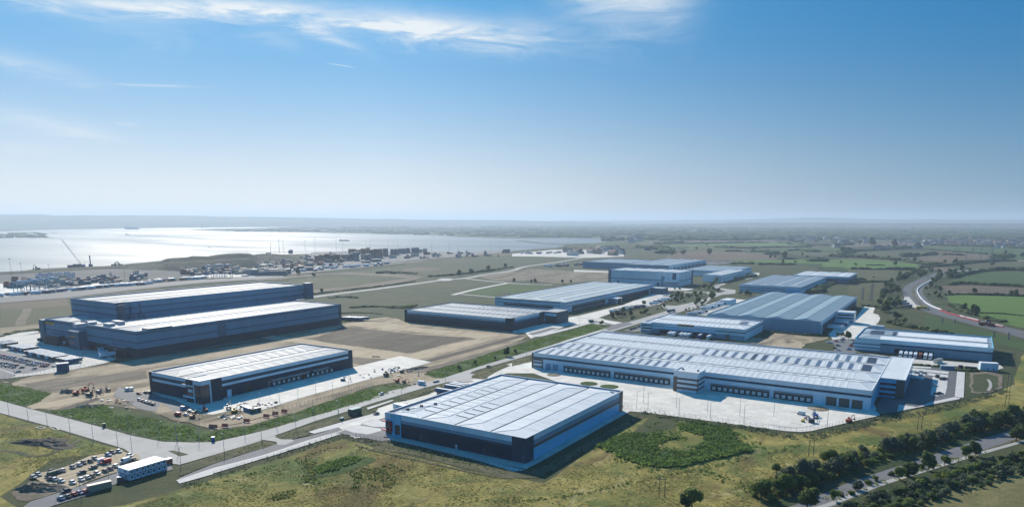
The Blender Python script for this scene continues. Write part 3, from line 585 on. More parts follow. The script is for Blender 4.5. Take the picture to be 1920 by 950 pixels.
sheet('access_road', GP('o', [(560,790),(640,800),(760,825),(850,805),(900,820),(720,870),(690,855),(740,835),(640,812),(570,808)]), 13, 'asphalt2')
sheet('access_road', GP('k', [(860,545),(1010,550),(1190,510),(1200,520),(1080,580),(1290,500),(1340,450),(1300,420),(1080,420),(1080,410),(1300,412),(1430,420),(1500,405),(1380,370),(1370,350),(1480,325),(1500,335),(1430,355),(1440,372),(1600,395),(1590,430),(1460,440),(1350,480),(1300,530),(1160,590),(960,600),(860,570)]), 9, 'road')
sheet('delivery_yard', GP('k', [(700,350),(1160,375),(1180,385),(1100,400),(860,400),(1000,455),(900,500),(830,540),(650,570),(700,500),(790,440)]), 9, 'concrete2')
sheet('delivery_yard', GP('k', [(1300,590),(1530,480),(1700,490),(1560,560),(1340,650),(1120,640),(1100,620)]), 10, 'concrete')
sheet('pavement', GP('k', [(1230,565),(1500,478),(1530,482),(1280,578)]), 11, 'concrete')
sheet('delivery_yard', GP('k', [(1640,270),(1780,215),(1840,225),(1820,250),(1760,275),(1700,285)]), 9, 'concrete')
sheet('delivery_yard', GP('k', [(-20,190),(340,205),(330,220),(-20,210)]), 9, 'concrete2')
sheet('car_park', GP('Z', [(640,490),(700,470),(930,480),(900,500),(700,510)]), 9, 'asphalt2')
sheet('car_park', GP('o', [(820,870),(985,830),(985,870),(900,880)]), 9, 'asphalt2')
# D yard and car park
sheet('delivery_yard', GP('v', [(-200,180),(0,150),(500,90),(820,50),(900,60),(1200,300),(1900,400),(2300,560),(2100,640),(1700,720),(1200,820),(0,960),(-300,1000),(-300,200)]), 9, 'concrete2')
sheet('car_park', GP('v', [(-300,380),(0,390),(420,470),(1000,600),(1100,620),(1060,730),(850,790),(500,850),(330,860),(0,760),(-300,700)]), 10, 'asphalt2')
sheet('car_park', GP('v', [(-300,780),(0,770),(330,880),(250,920),(0,960),(-300,960)]), 10, 'asphalt2')
sheet('service_road', GP('m', [(0,900),(280,870),(290,885),(0,935)]), 9, 'concrete2')
# port land
sheet('quay_yard', GP('m', [(-300,520),(0,455),(270,410),(500,400),(800,405),(1250,425),(1540,440),(1540,470),(1340,485),(900,520),(500,575),(0,625),(-300,660)]), 6, soil('port gravel', [(.3,(.06,.065,.07)),(.48,(.11,.11,.105)),(.58,(.17,.16,.145)),(.7,(.30,.27,.23))], ((.01,.3),(.05,.4),(.3,.3)), bump=.2, aniso=(1,.25,1)))
sheet('quay_yard', GP('m', [(-300,600),(0,520),(250,550),(500,560),(700,520),(850,505),(1000,520),(640,560),(500,580),(0,625),(-300,660)]), 7, 'concrete')
sheet('quay_yard', GP('m', [(1440,445),(1900,430),(1900,470),(1700,475),(1440,480)]), 7, 'concrete2')
sheet('quay_yard', GP('n', [(-60,440),(0,380),(350,330),(420,290),(680,280),(1290,282),(1500,290),(1900,270),(1900,285),(1500,320),(1180,345),(900,380),(600,415),(300,440),(0,470)]), 7, soil('pale port apron', [(.3,(.10,.10,.10)),(.5,(.20,.19,.18)),(.62,(.40,.37,.33))], ((.01,.3),(.05,.4),(.3,.3)), bump=.1))
sheet('road', GP('m', [(-300,680),(0,628),(500,580),(1000,530),(1500,490),(1900,470),(2100,455),(2100,475),(1900,490),(1500,515),(1000,565),(500,625),(0,665),(-300,720)]), 8, 'asphalt')
sheet('road', strip_pts(smooth(GP('n', [(0,475),(300,445),(700,405),(1000,375),(1250,350)])), 9), 8, 'asphalt2')
sheet('quay_yard', GP('o', [(0,300),(300,270),(600,270),(830,290),(830,320),(560,330),(200,320),(0,318)]), 6, 'concrete2')
sheet('road', strip_pts(smooth(GP('o', [(850,325),(1000,315),(1150,295),(1230,275),(1200,268),(1100,275)])), 10), 7, 'road')
# estate road across the middle
sheet('road', strip_pts(smooth(GP('n', [(270,645),(500,610),(900,560),(1200,520),(1380,495),(1560,480),(1700,455),(1900,425)])+GP('o', [(100,395),(350,360),(520,330)])), 7), 8, 'road')
sheet('road', strip_pts(smooth(GP('n', [(1560,485),(1700,500),(1860,515)])+GP('o', [(100,525),(300,530)])), 5), 9, 'road')
sheet('road', strip_pts(smooth(GP('n', [(1460,605),(1600,570),(1720,545),(1880,515)])), 4.5), 8, 'path')
sheet('road', strip_pts(smooth(GP('n', [(1520,600),(1640,610),(1790,625)])), 2.5), 8, 'path')
sheet('roundabout', GP('n', [(1340,492),(1380,482),(1440,482),(1470,490),(1440,500),(1380,502)]), 10, 'road')
# roadside at the right
RD = smooth(GP('i', [(-60,965),(160,890),(500,740),(870,610),(1100,535),(1500,400),(1860,285),(2200,170),(2700,20)]))
sheet('verge', strip_pts(RD, 12, 30), 5, 'scrub', (6, 1))
sheet('road', strip_pts(RD, 5.0), 8, 'asphalt2')
sheet('pavement', strip_pts(RD, -5.0, 6.6), 8, 'verge')
mb = MB()
def dashes(mb, path, off, w_, dash, gap, z, m, start=0):
    d = -start; a = None
    for i in range(len(path)-1):
        p = Vector(path[i]); q = Vector(path[i+1]); L = (q-p).length; t = (q-p)/L; nn = Vector((-t.y, t.x)); s = 0
        while s < L:
            e_ = min(L, s+.5) if gap else L
            if not gap or ((d+s) % (dash+gap)) < dash:
                A = p+t*s+nn*(off-w_); B = p+t*e_+nn*(off-w_); Cc = p+t*e_+nn*(off+w_); D = p+t*s+nn*(off+w_)
                mb.face([(*A, z), (*B, z), (*Cc, z), (*D, z)], m)
            s = e_
        d += L
dashes(mb, RD, 0, .28, 4, 6, .255, M['paint']); dashes(mb, RD, -4.5, .18, 1, 0, .255, M['paint']); dashes(mb, RD, 4.6, .08, 1, 0, .255, M['paint'])
tag(mb.build('road_markings'), kind='structure')
PATH = smooth(GP('i', [(120,935),(330,865),(680,725),(1080,600),(1500,470),(1860,368),(2200,270),(2700,120)]))
sheet('path', strip_pts(PATH, 1.3), 8, 'road')
sheet('field', GP('i', [(1080,870),(1300,770),(1500,690),(1920,585),(2600,420),(2600,1400),(900,1400),(1000,940)]), 6, soil('near pasture', [(.3,(.08,.085,.03)),(.45,(.14,.13,.05)),(.56,(.19,.17,.07)),(.7,(.26,.21,.10))], ((.02,.35),(.12,.35),(.8,.3)), bump=.6), (8, 1))
# the dual carriageway bend
BP = smooth(GP('y', [(1030,178),(960,205),(860,245),(760,290),(690,335),(660,380),(670,430),(715,500),(780,560),(900,610),(1060,655),(1280,715),(1500,775),(1750,835),(1920,880),(2300,975)]), 8)
sheet('verge', strip_pts(BP, 30, 26), 5, 'scrub', (10, 1.5))
sheet('bypass_road', strip_pts(BP, 15, 15), 8, 'asphalt')
sheet('central_reserve', strip_pts(BP[6:70], 1.6, 1.6), 10, 'verge')
sheet('lay_by', GP('y', [(570,455),(620,455),(700,545),(760,560),(720,590),(660,570),(590,530),(560,490)]), 9, 'concrete2')
mb = MB()
for off in (-13.8, -5.8, 5.8, 13.8): dashes(mb, BP, off, .18, 6, 6 if abs(off) < 10 else 0, .255, M['paint'])
tag(mb.build('road_markings'), kind='structure')
sheet('road', strip_pts(smooth(GP('z', [(1980,480),(1850,470),(1740,462)])), 8), 6, 'road')
sheet('road', strip_pts(smooth(GP('y', [(1050,175),(1200,165),(1400,150),(1600,145),(1900,150)])), 6), 6, 'road')

# painted lines and islands on the big yard
mb = MB()
PB = GP('f', [(830,588),(1100,625),(1500,680),(1900,735)])+GP('g', [(0,655),(200,690),(400,720)])
dashes(mb, PB, 0, .22, 2.2, 2.0, .325, M['paint_y'])
for k in range(40):
    x = -215+k*4.3
    if x < -50: mb.box(x, x+.12, 478, 492, .30, .322, M['paint'], skip='b')
CL = GP('g', [(160,718),(250,735),(360,740),(470,720),(500,695),(480,680)]); dashes(mb, smooth(CL), 0, .3, 1, 0, .325, M['grey'])
dashes(mb, smooth(CL), 1.0, .2, 1, 0, .325, M['grey'])
A1 = GP('d', [(0,440),(200,390),(430,330),(740,230),(1100,120),(1380,30)]); dashes(mb, A1, 0, .08, 2, 4, .255, M['paint'])
A2 = GP('b', [(0,60),(280,130),(760,260),(1180,370)]); dashes(mb, A2, 0, .09, 2, 4, .255, M['paint'])
for p in [((1140,300),(1260,262)),]: pass
for row in (((1150,262),(1290,226),12),((1380,306),(1520,268),10),((1330,208),(1420,178),8)):
    for k in range(row[2]):
        t = k/(row[2]-1); a = G(row[0][0]+(row[1][0]-row[0][0])*t, row[0][1]+(row[1][1]-row[0][1])*t, 0, 'd')
        mb.box(a[0]-.25, a[0]+.25, a[1]-.6, a[1]+.1, .46, .48, M['rust'], skip='b')
tag(mb.build('painted_markings'), kind='structure')
def disc(name, sh, x, y, rx, m, h=.35, ry=None):
    c = G(x, y, 0, sh); mb = MB(); ry = ry or rx
    mb.loft([[(c[0]+rx*k*math.cos(a*.314), c[1]+ry*k*math.sin(a*.314), z) for a in range(20)] for k, z in ((1, .29), (1, h), (.75, h+.3))], M[m]); o = mb.build(name); return o
tag(disc('planted_island', 'f', 570, 473, 6.5, 'swale', .5), kind='structure'); tag(disc('planted_island', 'f', 722, 495, 6.8, 'swale', .5), kind='structure')
tag(disc('planted_island', 'f', 310, 408, 5.5, 'dirt2', .4), kind='structure'); tag(disc('planted_island', 'g', 488, 608, 6.5, 'dirt', .4), kind='structure')

# the air: haze over the whole plain
hz = bpy.data.materials.new('haze air'); hz.use_nodes = True; hn = hz.node_tree; hn.nodes.clear()
pv = hn.nodes.new('ShaderNodeVolumePrincipled'); ho = hn.nodes.new('ShaderNodeOutputMaterial'); hn.links.new(pv.outputs[0], ho.inputs['Volume'])
HAZE_D = 8.0e-5
pv.inputs['Color'].default_value = (.64, .81, 1.0, 1); pv.inputs['Density'].default_value = HAZE_D; pv.inputs['Anisotropy'].default_value = .28
mb = MB(); mb.box(-K*1.3, K*1.05, -1800, K*1.3, -1.5, 290, hz); tag(mb.build('haze'), 'pale blue haze lying over the whole plain and estuary', 'haze', kind='stuff')
# ------------------------------------------------------------------ buildings
def roof_mesh(x0, x1, y0, y1, z, axis, bays, rise, hip, m, strips=(), hipm=None, gutter=None):
    """pitched bays with hipped ends; strips = (bay, side, s, width, t0, t1, material): side 0 = low-t slope, s along the ridge, t 0 eave..1 ridge"""
    mb = MB(); P = (lambda s, t, h: (s, t, h)) if axis == 'x' else (lambda s, t, h: (t, s, h))
    s0, s1, t0, t1 = (x0, x1, y0, y1) if axis == 'x' else (y0, y1, x0, x1)
    w_ = (t1-t0)/bays
    for i in range(bays):
        a = t0+i*w_; c = a+w_; mid = (a+c)/2
        mb.face([P(s0,a,z), P(s1,a,z), P(s1-hip,mid,z+rise), P(s0+hip,mid,z+rise)], m)
        mb.face([P(s1,c,z), P(s0,c,z), P(s0+hip,mid,z+rise), P(s1-hip,mid,z+rise)], m)
        mb.face([P(s0,c,z), P(s0,a,z), P(s0+hip,mid,z+rise)], hipm or m); mb.face([P(s1,a,z), P(s1,c,z), P(s1-hip,mid,z+rise)], hipm or m)
        # ridge cap and hip flashings
        cap = M['white'] if gutter is None else gutter
        def ln(p, q, r, mm, lift=.06):
            mb.bar((p[0], p[1], p[2]+lift), (q[0], q[1], q[2]+lift), r, mm)
        ln(P(s0+hip,mid,z+rise), P(s1-hip,mid,z+rise), .14, cap)
        for (e, h_) in ((s0, hip), (s1, -hip)):
            ln(P(e,a,z), P(e+h_,mid,z+rise), .10, cap); ln(P(e,c,z), P(e+h_,mid,z+rise), .10, cap)
        if i: ln(P(s0,a,z), P(s1,a,z), .32, M['dgrey'], .02)
    for (bi, side, s, wd, ta, tb, mm) in strips:
        a = t0+bi*w_; mid = a+w_/2; e = a if side == 0 else a+w_
        q = []
        for (ss, tt) in ((s-wd/2, ta), (s+wd/2, ta), (s+wd/2, tb), (s-wd/2, tb)):
            q.append(P(ss, e+(mid-e)*tt, z+rise*tt+.09))
        mb.face(q, mm)
    return mb
def fix_up(mb):      # make every roof face look upwards
    for i, f in enumerate(mb.f):
        if len(f) > 4 or mb.v[f[0]][2] < 3: continue
        a, b_, c = (Vector(mb.v[k]) for k in f[:3])
    return mb
def walls_mb(x0, x1, y0, y1, bf, br, corners=(), h=None):
    """bf / br: bands [(z0, z1, material)] of the front/back and right/left faces"""
    mb = MB()
    for z0, z1, m in bf:
        mb.face([(x0,y0,z0),(x1,y0,z0),(x1,y0,z1),(x0,y0,z1)], m); mb.face([(x1,y1,z0),(x0,y1,z0),(x0,y1,z1),(x1,y1,z1)], m)
    for z0, z1, m in br:
        mb.face([(x1,y0,z0),(x1,y1,z0),(x1,y1,z1),(x1,y0,z1)], m); mb.face([(x0,y1,z0),(x0,y0,z0),(x0,y0,z1),(x0,y1,z1)], m)
    return mb
def part(parent, name, m, x0, x1, y0, y1, z0, z1, top=None, label=None):
    mb = MB(); mb.box(x0, x1, y0, y1, z0, z1, M[m], M[top] if top else None); o = mb.build(name, parent)
    if label: o['label'] = label
    return o
def warehouse(name, label, x0, x1, y0, y1, h, bf, br, axis, bays, rise, hip, rm, strips=(), hipm=None, par='white', drop_=.9, cat='warehouse', gutter=None):
    root = empty(name, ((x0+x1)/2, (y0+y1)/2, 0), 0, label, cat)
    walls_mb(x0, x1, y0, y1, bf, br).build('wall', root)
    roof_mesh(x0+.35, x1-.35, y0+.35, y1-.35, h-drop_, axis, bays, rise, hip, M[rm], strips, hipm, gutter).build('roof', root)
    mb = MB(); t = .35; z0, z1 = h-.02, h+.22; m = M[par]; a = .12
    mb.box(x0-a, x1+a, y0-a, y0+t, z0, z1, m); mb.box(x0-a, x1+a, y1-t, y1+a, z0, z1, m); mb.box(x0-a, x0+t, y0+t, y1-t, z0, z1, m); mb.box(x1-t, x1+a, y0+t, y1-t, z0, z1, m)
    d = M['w_mid']; e = h-drop_-.1
    mb.box(x0+.02, x1-.02, y0+.02, y0+t-.05, e, z0, d); mb.box(x0+.02, x1-.02, y1-t+.05, y1-.02, e, z0, d); mb.box(x0+.02, x0+t-.05, y0+t, y1-t, e, z0, d); mb.box(x1-t+.05, x1-.02, y0+t, y1-t, e, z0, d)
    mb.build('parapet', root)
    return root
def strow(bay, side, ss, wd, ta, tb, m): return [(bay, side, s, wd, ta, tb, M[m]) for s in ss]
def frange(a, b, st):
    out = []
    while a < b: out.append(a); a += st
    return out
def dock(root, x, y, face, wd=3.4, hh=4.2, label=None):
    """dock shelter with a pale door panel; face 'f' looks to -y, 'r' to +x"""
    mb = MB(); p = MB()
    if face == 'f':
        mb.box(x-wd/2, x-wd/2+.5, y-.7, y-.01, .9, hh, M['dgrey']); mb.box(x+wd/2-.5, x+wd/2, y-.7, y-.01, .9, hh, M['dgrey']); mb.box(x-wd/2+.5, x+wd/2-.5, y-.7, y-.01, hh-.9, hh, M['black'])
        mb.box(x-wd/2, x+wd/2, y-.5, y-.01, .3, .9, M['black'])
        p.box(x-wd/2+.55, x+wd/2-.55, y-.25, y-.02, .95, hh-.95, M['white'])
    else:
        mb.box(x+.01, x+.7, y-wd/2, y-wd/2+.5, .9, hh, M['dgrey']); mb.box(x+.01, x+.7, y+wd/2-.5, y+wd/2, .9, hh, M['dgrey']); mb.box(x+.01, x+.7, y-wd/2+.5, y+wd/2-.5, hh-.9, hh, M['black'])
        mb.box(x+.01, x+.5, y-wd/2, y+wd/2, .3, .9, M['black'])
        p.box(x+.02, x+.25, y-wd/2+.55, y+wd/2-.55, .95, hh-.95, M['white'])
    o = mb.build('dock_shelter', root); d = p.build('dock_door', root); return o
def glyph_sign(root, name, sh, pts, plane, m_bg, m_fg, text=None, bars=7, seed=1, t=.25, face='f'):
    """a sign board on a wall: pts = two opposite corners in the sheet; either lettering or unreadably small marks"""
    (ax, az), (bx, bz) = [(WF if face == 'f' else WS)(sh, p[0], p[1], plane) for p in pts]
    x0, x1 = sorted((ax, bx)); z0, z1 = sorted((az, bz)); o = None
    if m_bg:
        mb = MB()
        if face == 'f': mb.box(x0, x1, plane-t, plane-.01, z0, z1, M[m_bg])
        else: mb.box(plane+.01, plane+t, x0, x1, z0, z1, M[m_bg])
        o = mb.build(name, root)
    if text:
        cu = bpy.data.curves.new('lettering', 'FONT'); cu.body = text; cu.size = 1; cu.extrude = .03; cu.align_x = 'CENTER'; cu.align_y = 'CENTER'; cu.offset = .02
        tmp = bpy.data.objects.new('tmp', cu); COL.objects.link(tmp); dg = bpy.context.evaluated_depsgraph_get(); me = bpy.data.meshes.new_from_object(tmp.evaluated_get(dg)); bpy.data.objects.remove(tmp)
        me.materials.clear(); me.materials.append(M[m_fg]); xs = [v.co.x for v in me.vertices]; ys = [v.co.y for v in me.vertices]
        sx = (x1-x0)*.86/(max(xs)-min(xs)); sy = (z1-z0)*.66/(max(ys)-min(ys)); cx = (max(xs)+min(xs))/2; cy = (max(ys)+min(ys))/2
        for v in me.vertices:
            X = (x0+x1)/2+(v.co.x-cx)*sx+(v.co.y-cy)*sy*.12; Z = (z0+z1)/2+(v.co.y-cy)*sy; dd = v.co.z*2
            v.co = (X-root.location.x, plane-t-.06-dd-root.location.y, Z) if face == 'f' else (plane+t+.06+dd-root.location.x, X-root.location.y, Z)
        le = bpy.data.objects.new('lettering', me); COL.objects.link(le); le.parent = root
    elif m_fg:
        rn = random.Random(seed); mb = MB(); n = bars; w_ = (x1-x0)/(n+.5)
        for k in range(n):
            a = x0+w_*(.35+k); hh = z1-z0; b0 = z0+hh*.25; b1 = z0+hh*.75; ww = w_*.68
            segs = [(a, a+ww*.3, b0, b1)]+[(a+ww*.3, a+ww, b1-hh*.13, b1)]*(rn.random() < .8)+[(a+ww*.3, a+ww, b0, b0+hh*.13)]*(rn.random() < .7)+[(a+ww*.7, a+ww, b0+hh*.13, b1-hh*.13)]*(rn.random() < .6)
            for q0, q1, r0, r1 in segs: mb.box(q0, q1, plane-t-.08, plane-t, r0, r1, M[m_fg])
        mb.build('lettering', root)
    return o
W = lambda *k: [(a, b_, M[c]) for a, b_, c in k]
# --- A: near warehouse
x0, x1, y0, y1, h = -268, -175.3, 290.8, 410.3, 13.4
bands_f = W((0,.9,'w_dark2'),(.9,7.2,'w_dark'),(7.2,8.6,'w_dark2'),(8.6,10.4,'w_mid'),(10.4,13.4,'w_light'))
bands_r = W((0,6.4,'w_blue'),(6.4,8.1,'w_brown'),(8.1,10.6,'w_mid'),(10.6,13.4,'w_light'))
st = []
w4 = (x1-x0-.7)/4
def a_bay(sh, x, y):          # position on the roof -> (bay, s along y)
    g_ = G(x, y, 13.2, sh); return int((g_[0]-x0)/w4), g_[1]
for (px, py) in [(420,328),(475,307),(533,288),(590,268),(645,247),(700,228),(750,208),(800,192),(850,175)]: st += strow(0, 1, [a_bay('e', px, py)[1]], 1.5, .15, .85, 'pv')
for (px, py) in [(630,365),(685,345),(740,323),(793,302),(850,280)]: st += strow(1, 1, [a_bay('e', px, py)[1]], 1.5, .15, .85, 'pv')
dy = abs(a_bay('e', 475, 307)[1]-a_bay('e', 420, 328)[1])
pvs = [s[2] for s in st]
for bi in range(4):
    for side in (0, 1):
        for k, s in enumerate(frange(y0+15, y1-13, dy)):
            if bi in (0, 1) and side == 1 and any(abs(s-p) < dy*.45 for p in pvs if (p in pvs)): 
                st += strow(bi, side, [s+dy/2], 1.5, .12, .8, 'light_x'); continue
            st += strow(bi, side, [s+dy/2], 1.1, .1, .88, 'light_x')
            if side == 0 and bi < 2: st += strow(bi, 0, [s], 1.5, .1, .8, 'light_g')
A = warehouse('warehouse', 'nearest warehouse, dark charcoal front, bright blue side wall and white ribbed roof', x0, x1, y0, y1, h, bands_f, bands_r, 'y', 4, .55, 12, 'rfA', st, M['rfA'], gutter=M['lgrey'])
part(A, 'corner_panel', 'w_dark2', x1-8.2, x1+.12, y0-.12, y0+.02, 0, 13.3); part(A, 'corner_panel', 'w_dark2', x1-.02, x1+.12, y0+.02, y0+7.6, 0, 13.3)
part(A, 'corner_panel', 'w_brown', x1-.02, x1+.14, y1-5, y1, 0, 13.3)
# office end
OX0, OX1, OY1 = x0-.6, x0+11, 333
part(A, 'office_wall', 'w_blue', x0-.3, x0+11.2, y0-.3, y0-.02, 0, 13.3, label='blue office end wall'); part(A, 'office_panel', 'w_light', x0-.3, x0+3.8, y0-.42, y0-.31, 10.0, 13.3)
p = part(A, 'window', 'glass', x0+.4, x0+4.2, y0-.5, y0-.31, 1.0, 9.0); mb = MB()
for z in (2.4, 7.6): mb.box(x0-2.2, x0+5.0, y0-1.9, y0-.5, z+.8, z+1.3, M['red'])
mb.box(x0+4.4, x0+5.0, y0-1.9, y0-.5, 3.7, 8.4, M['red']); mb.build('window_surround', p)
p = part(A, 'window', 'glass', x0+7.0, x0+10.6, y0-.45, y0-.31, 1.6, 7.4); mb = MB()
for k in range(4): mb.box(x0+7.0+k*1.15, x0+7.1+k*1.15, y0-.55, y0-.46, 1.6, 7.4, M['grey'])
mb.build('window_frame', p)
part(A, 'office_roof', 'white', x0-6.5, x0-.02, y0+1, 335, 12.9, 13.2, 'rfB') if False else None
mb = MB(); mb.box(x0+.9, x0+2.6, y0+1.2, 338, 12.55, 12.75, M['w_slate2']); mb.build('plant_well', A)
mb = MB(); mb.box(x0+5, x0+14, y0+8, y0+16, 12.9, 13.0, M['light_g']); mb.bar((x0+4, y0+9, 13.2), (x0+13, y0+26, 13.4), .2, M['steel']); mb.build('roof_walkway', A)
for (bx, by) in ((x0+6, y0+12), (x0+8, y0+22), (x0+12, y0+30)): part(A, 'roof_unit', 'dgrey', bx-.7, bx+.7, by-.7, by+.7, 12.6, 14.0)
part(A, 'door', 'lgrey', -219, -217.7, y0-.2, y0-.02, .3, 3.0); part(A, 'rooflight_hatch', 'lgrey', x1-6, x1-4.5, y1-6, y1-4.5, 12.6, 13.6)
# --- B: dark striped warehouse
x0, x1, y0, y1, h = -480.6, -420.2, 279.4, 418.3, 14.8
bnd = W((0,6.4,'w_dark'),(6.4,8.5,'w_dark'),(8.5,10.2,'w_light'),(10.2,12.4,'w_dark2'),(12.4,14.8,'w_light'))
st = []; dyb = 9.3
for s in frange(y0+20, y1-12, dyb): st += strow(0, 1, [s], 3.0, .06, .9, 'pv2')
for s in frange(y0+24.6, y1-14, dyb): st += strow(0, 1, [s], 2.4, .05, .95, 'light_x')+strow(1, 1, [s], 2.4, .1, .9, 'light_g')+strow(1, 0, [s], 2.2, .1, .9, 'light_x')+strow(0, 0, [s], 2, .1, .9, 'light_g')
st = [s for s in st if s[6] != M['pv2']]+[s[:6]+(s[6],) for s in st if s[6] == M['pv2']]
st = [tuple(list(s)) for s in st]
B_ = warehouse('warehouse', 'charcoal warehouse banded in pale grey with a glazed corner tower, beside the sandy earthworks', x0, x1, y0, y1, h, bnd, bnd, 'y', 2, 1.6, 14, 'rfB', st, M['rfB'], par='grey')
part(B_, 'corner_panel', 'w_dark', x0-.14, x0+3.2, y0-.14, y0-.02, 0, 14.9); part(B_, 'corner_panel', 'w_dark', x1+.02, x1+.14, y1-4.5, y1+.1, 0, 14.9)
# corner tower
tx0, tx1, ty0, ty1 = x1-13, x1+3.2, y0-3.2, y0+13
TW = part(B_, 'stair_tower', 'w_dark', tx0, tx1, ty0, ty1, 0, 15.6, 'rfB'); mb = MB()
mb.box(tx0-.2, tx1+.2, ty0-.2, ty0+.4, 15.6, 16.1, M['white']); mb.box(tx1-.4, tx1+.2, ty0+.4, ty1, 15.6, 16.1, M['white']); mb.box(tx0-.2, tx0+.3, ty0+.4, ty1, 15.6, 16.1, M['white']); mb.box(tx0+.4, tx1-4, ty0+2.0, ty0+5, 15.61, 15.7, M['w_dark']); mb.build('tower_coping', TW)
mb = MB(); mb.box(tx1-6.5, tx1+.1, ty0-.2, ty0-.02, .5, 13.0, M['glass']); mb.box(tx1+.02, tx1+.2, ty0, ty0+6.5, .5, 13.0, M['glass']); gl = mb.build('glass_corner', B_)
mb = MB()
mb.box(tx1-6.5, tx1+.3, ty0-.35, ty0-.2, 13.0, 15.5, M['w_light']); mb.box(tx1+.2, tx1+.35, ty0, ty0+6.5, 13.0, 15.5, M['w_light'])
mb.box(tx1-7.4, tx1-6.5, ty0-.5, ty0-.02, 0, 15.5, M['w_light']); mb.box(tx1+.02, tx1+.5, ty0+6.5, ty0+7.4, 0, 15.5, M['w_light'])
mb.build('tower_frame', B_)
gx0 = tx0-2.0
for za, zb_ in ((11.2, 12.2), (3.2, 4.6)): mb = MB(); mb.box(gx0, tx1-7.4, ty0-.6, ty0-.3, za, zb_, M['w_light']); mb.box(gx0-.6, gx0, ty0-1, ty0-.3, za, zb_, M['white']); mb.build('sun_louvre', B_)
mb = MB(); mb.box(tx0+.4, tx1-7.5, ty0-.12, ty0-.02, 4.7, 11.0, M['glass']); mb.box(tx0+2.5, tx1-9, ty0-.2, ty0-.13, 7.2, 9.2, M['w_light']); mb.box(tx0+3.2, tx0+5, ty0-.25, ty0-.21, 6.2, 7.0, M['red']); mb.build('window', B_)
for x in (0,): pass
for k in range(7): dock(B_, x1, WS('c', 1095, 520, x1)[0]+k*4.6, 'r')
for k in range(7): dock(B_, x1, WS('c', 1330, 460, x1)[0]+k*4.9, 'r')
mb = MB(); ya = WS('c', 1070, 500, x1)[0]; yb = WS('c', 1500, 410, x1)[0]; mb.box(x1+.02, x1+1.6, ya, ya+36, 4.4, 5.6, M['grey']); mb.box(x1+.02, x1+1.6, ya+40, yb+4, 4.4, 5.6, M['grey']); mb.build('dock_canopy', B_)
part(B_, 'door', 'w_light', x1+.02, x1+.2, WS('c', 718, 600, x1)[0], WS('c', 752, 600, x1)[0], .3, 5.2); yy = WS('c', 875, 560, x1)[0]; part(B_, 'loading_door', 'black', x1+.02, x1+.15, yy, yy+4.4, .1, 5)
# --- C: long warehouse
x0, x1, y0, y1, h = -293.5, -41.1, 496, 632, 13.0
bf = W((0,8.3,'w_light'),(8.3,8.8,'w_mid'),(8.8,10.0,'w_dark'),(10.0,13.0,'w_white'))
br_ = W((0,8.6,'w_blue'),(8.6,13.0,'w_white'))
st = []; w4 = (y1-y0-.7)/4
def c_row(sh, pts): return [G(a, b_, 13.0, sh)[0] for a, b_ in pts]
r1 = c_row('f', [(320+k*64.5, 225+k*7.6) for k in range(14)]); r2 = c_row('f', [(405+k*66, 177+k*7.2) for k in range(15)])
r3 = c_row('f', [(1440+k*73, 235+k*6.6) for k in range(7)])+c_row('g', [(62+k*73, 248+k*7) for k in range(10)]); r4 = c_row('g', [(625, 250), (700, 258), (775, 266)])
st += strow(0, 1, r1, 2.7, .02, .86, 'pv2')
st = []
for s in r1: st += strow(0, 0, [s], 2.7, .12, .95, 'pv2')
for s in r2: st += strow(1, 0, [s], 2.7, .1, .95, 'pv2')
for s in r3: st += strow(2, 0, [s], 2.9, .1, .95, 'pv2')
for s in r4: st += strow(3, 0, [s], 2.9, .1, .95, 'pv2')
e3 = G(825, 325, 13, 'g')[0]; e4 = G(860, 275, 13, 'g')[0]; st += strow(2, 0, [e3], 6.5, .1, .95, 'pv')+strow(3, 0, [e4], 6.5, .1, .95, 'pv')
occ = [set(), set(), set(), set()]
rows = [r1, r2, r3+[e3], r4+[e4]]
for bi in range(4):
    for s in frange(x0+16, x1-14, 4.15):
        if any(abs(s-q) < 2.9 for q in rows[bi]): continue
        st += strow(bi, 0, [s], 1.5, .12, .9, 'light_x')
    st += strow(bi, 1, frange(x0+18, x1-14, 8.3), 1.6, .1, .9, 'light_g')
Cw = warehouse('warehouse', 'longest warehouse, low, white, dark striped, with rows of slate rooflights above an empty yard', x0, x1, y0, y1, h, bf, br_, 'x', 4, 2.3, 10, 'rfC', st, None, gutter=M['lgrey'])
part(Cw, 'corner_panel', 'w_brown', x0-.1, x0+1.6, y0-.12, y0-.02, 0, 12.9)
o_ = MB(); 
for z in (1.2, 4.6, 7.0): o_.box(x0+1.8, WF('f', 222, 340, y0)[0], y0-.14, y0-.02, z, z+1.3, M['glass'])
o_.build('window_band', Cw); part(Cw, 'corner_panel', 'w_brown', WF('f', 222, 340, y0)[0], WF('f', 230, 340, y0)[0], y0-.2, y0-.02, 0, 9.8)
for px in (250, 302): X = WF('f', px, 340, y0)[0]; part(Cw, 'loading_door', 'w_mid', X, X+5, y0-.12, y0-.02, .1, 5.4)
def docks(sh, xa, ya, xb, yb, n):
    a = WF(sh, xa, ya, y0)[0]; b_ = WF(sh, xb, yb, y0)[0]; mb = MB(); mb.box(a-2.6, b_+2.6, y0-.9, y0-.02, 4.6, 5.6, M['grey']); mb.box(a-2.6, b_+2.6, y0-.12, y0-.02, .2, 4.6, M['w_brown']); mb.build('dock_surround', Cw)
    for k in range(n): dock(Cw, a+(b_-a)*k/(n-1), y0-.13, 'f', 3.6, 4.5)
docks('f', 404, 370, 708, 415, 10); docks('f', 780, 430, 1148, 470, 11); docks('f', 1500, 510, 1880, 560, 10); docks('g', 210, 530, 424, 555, 6)
for px in (578, 668, 758): X = WF('g', px, 560, y0)[0]; part(Cw, 'loading_door', 'w_brown', X-3.2, X+3.2, y0-.14, y0-.02, .1, 6.0, label='tall brown roller door')
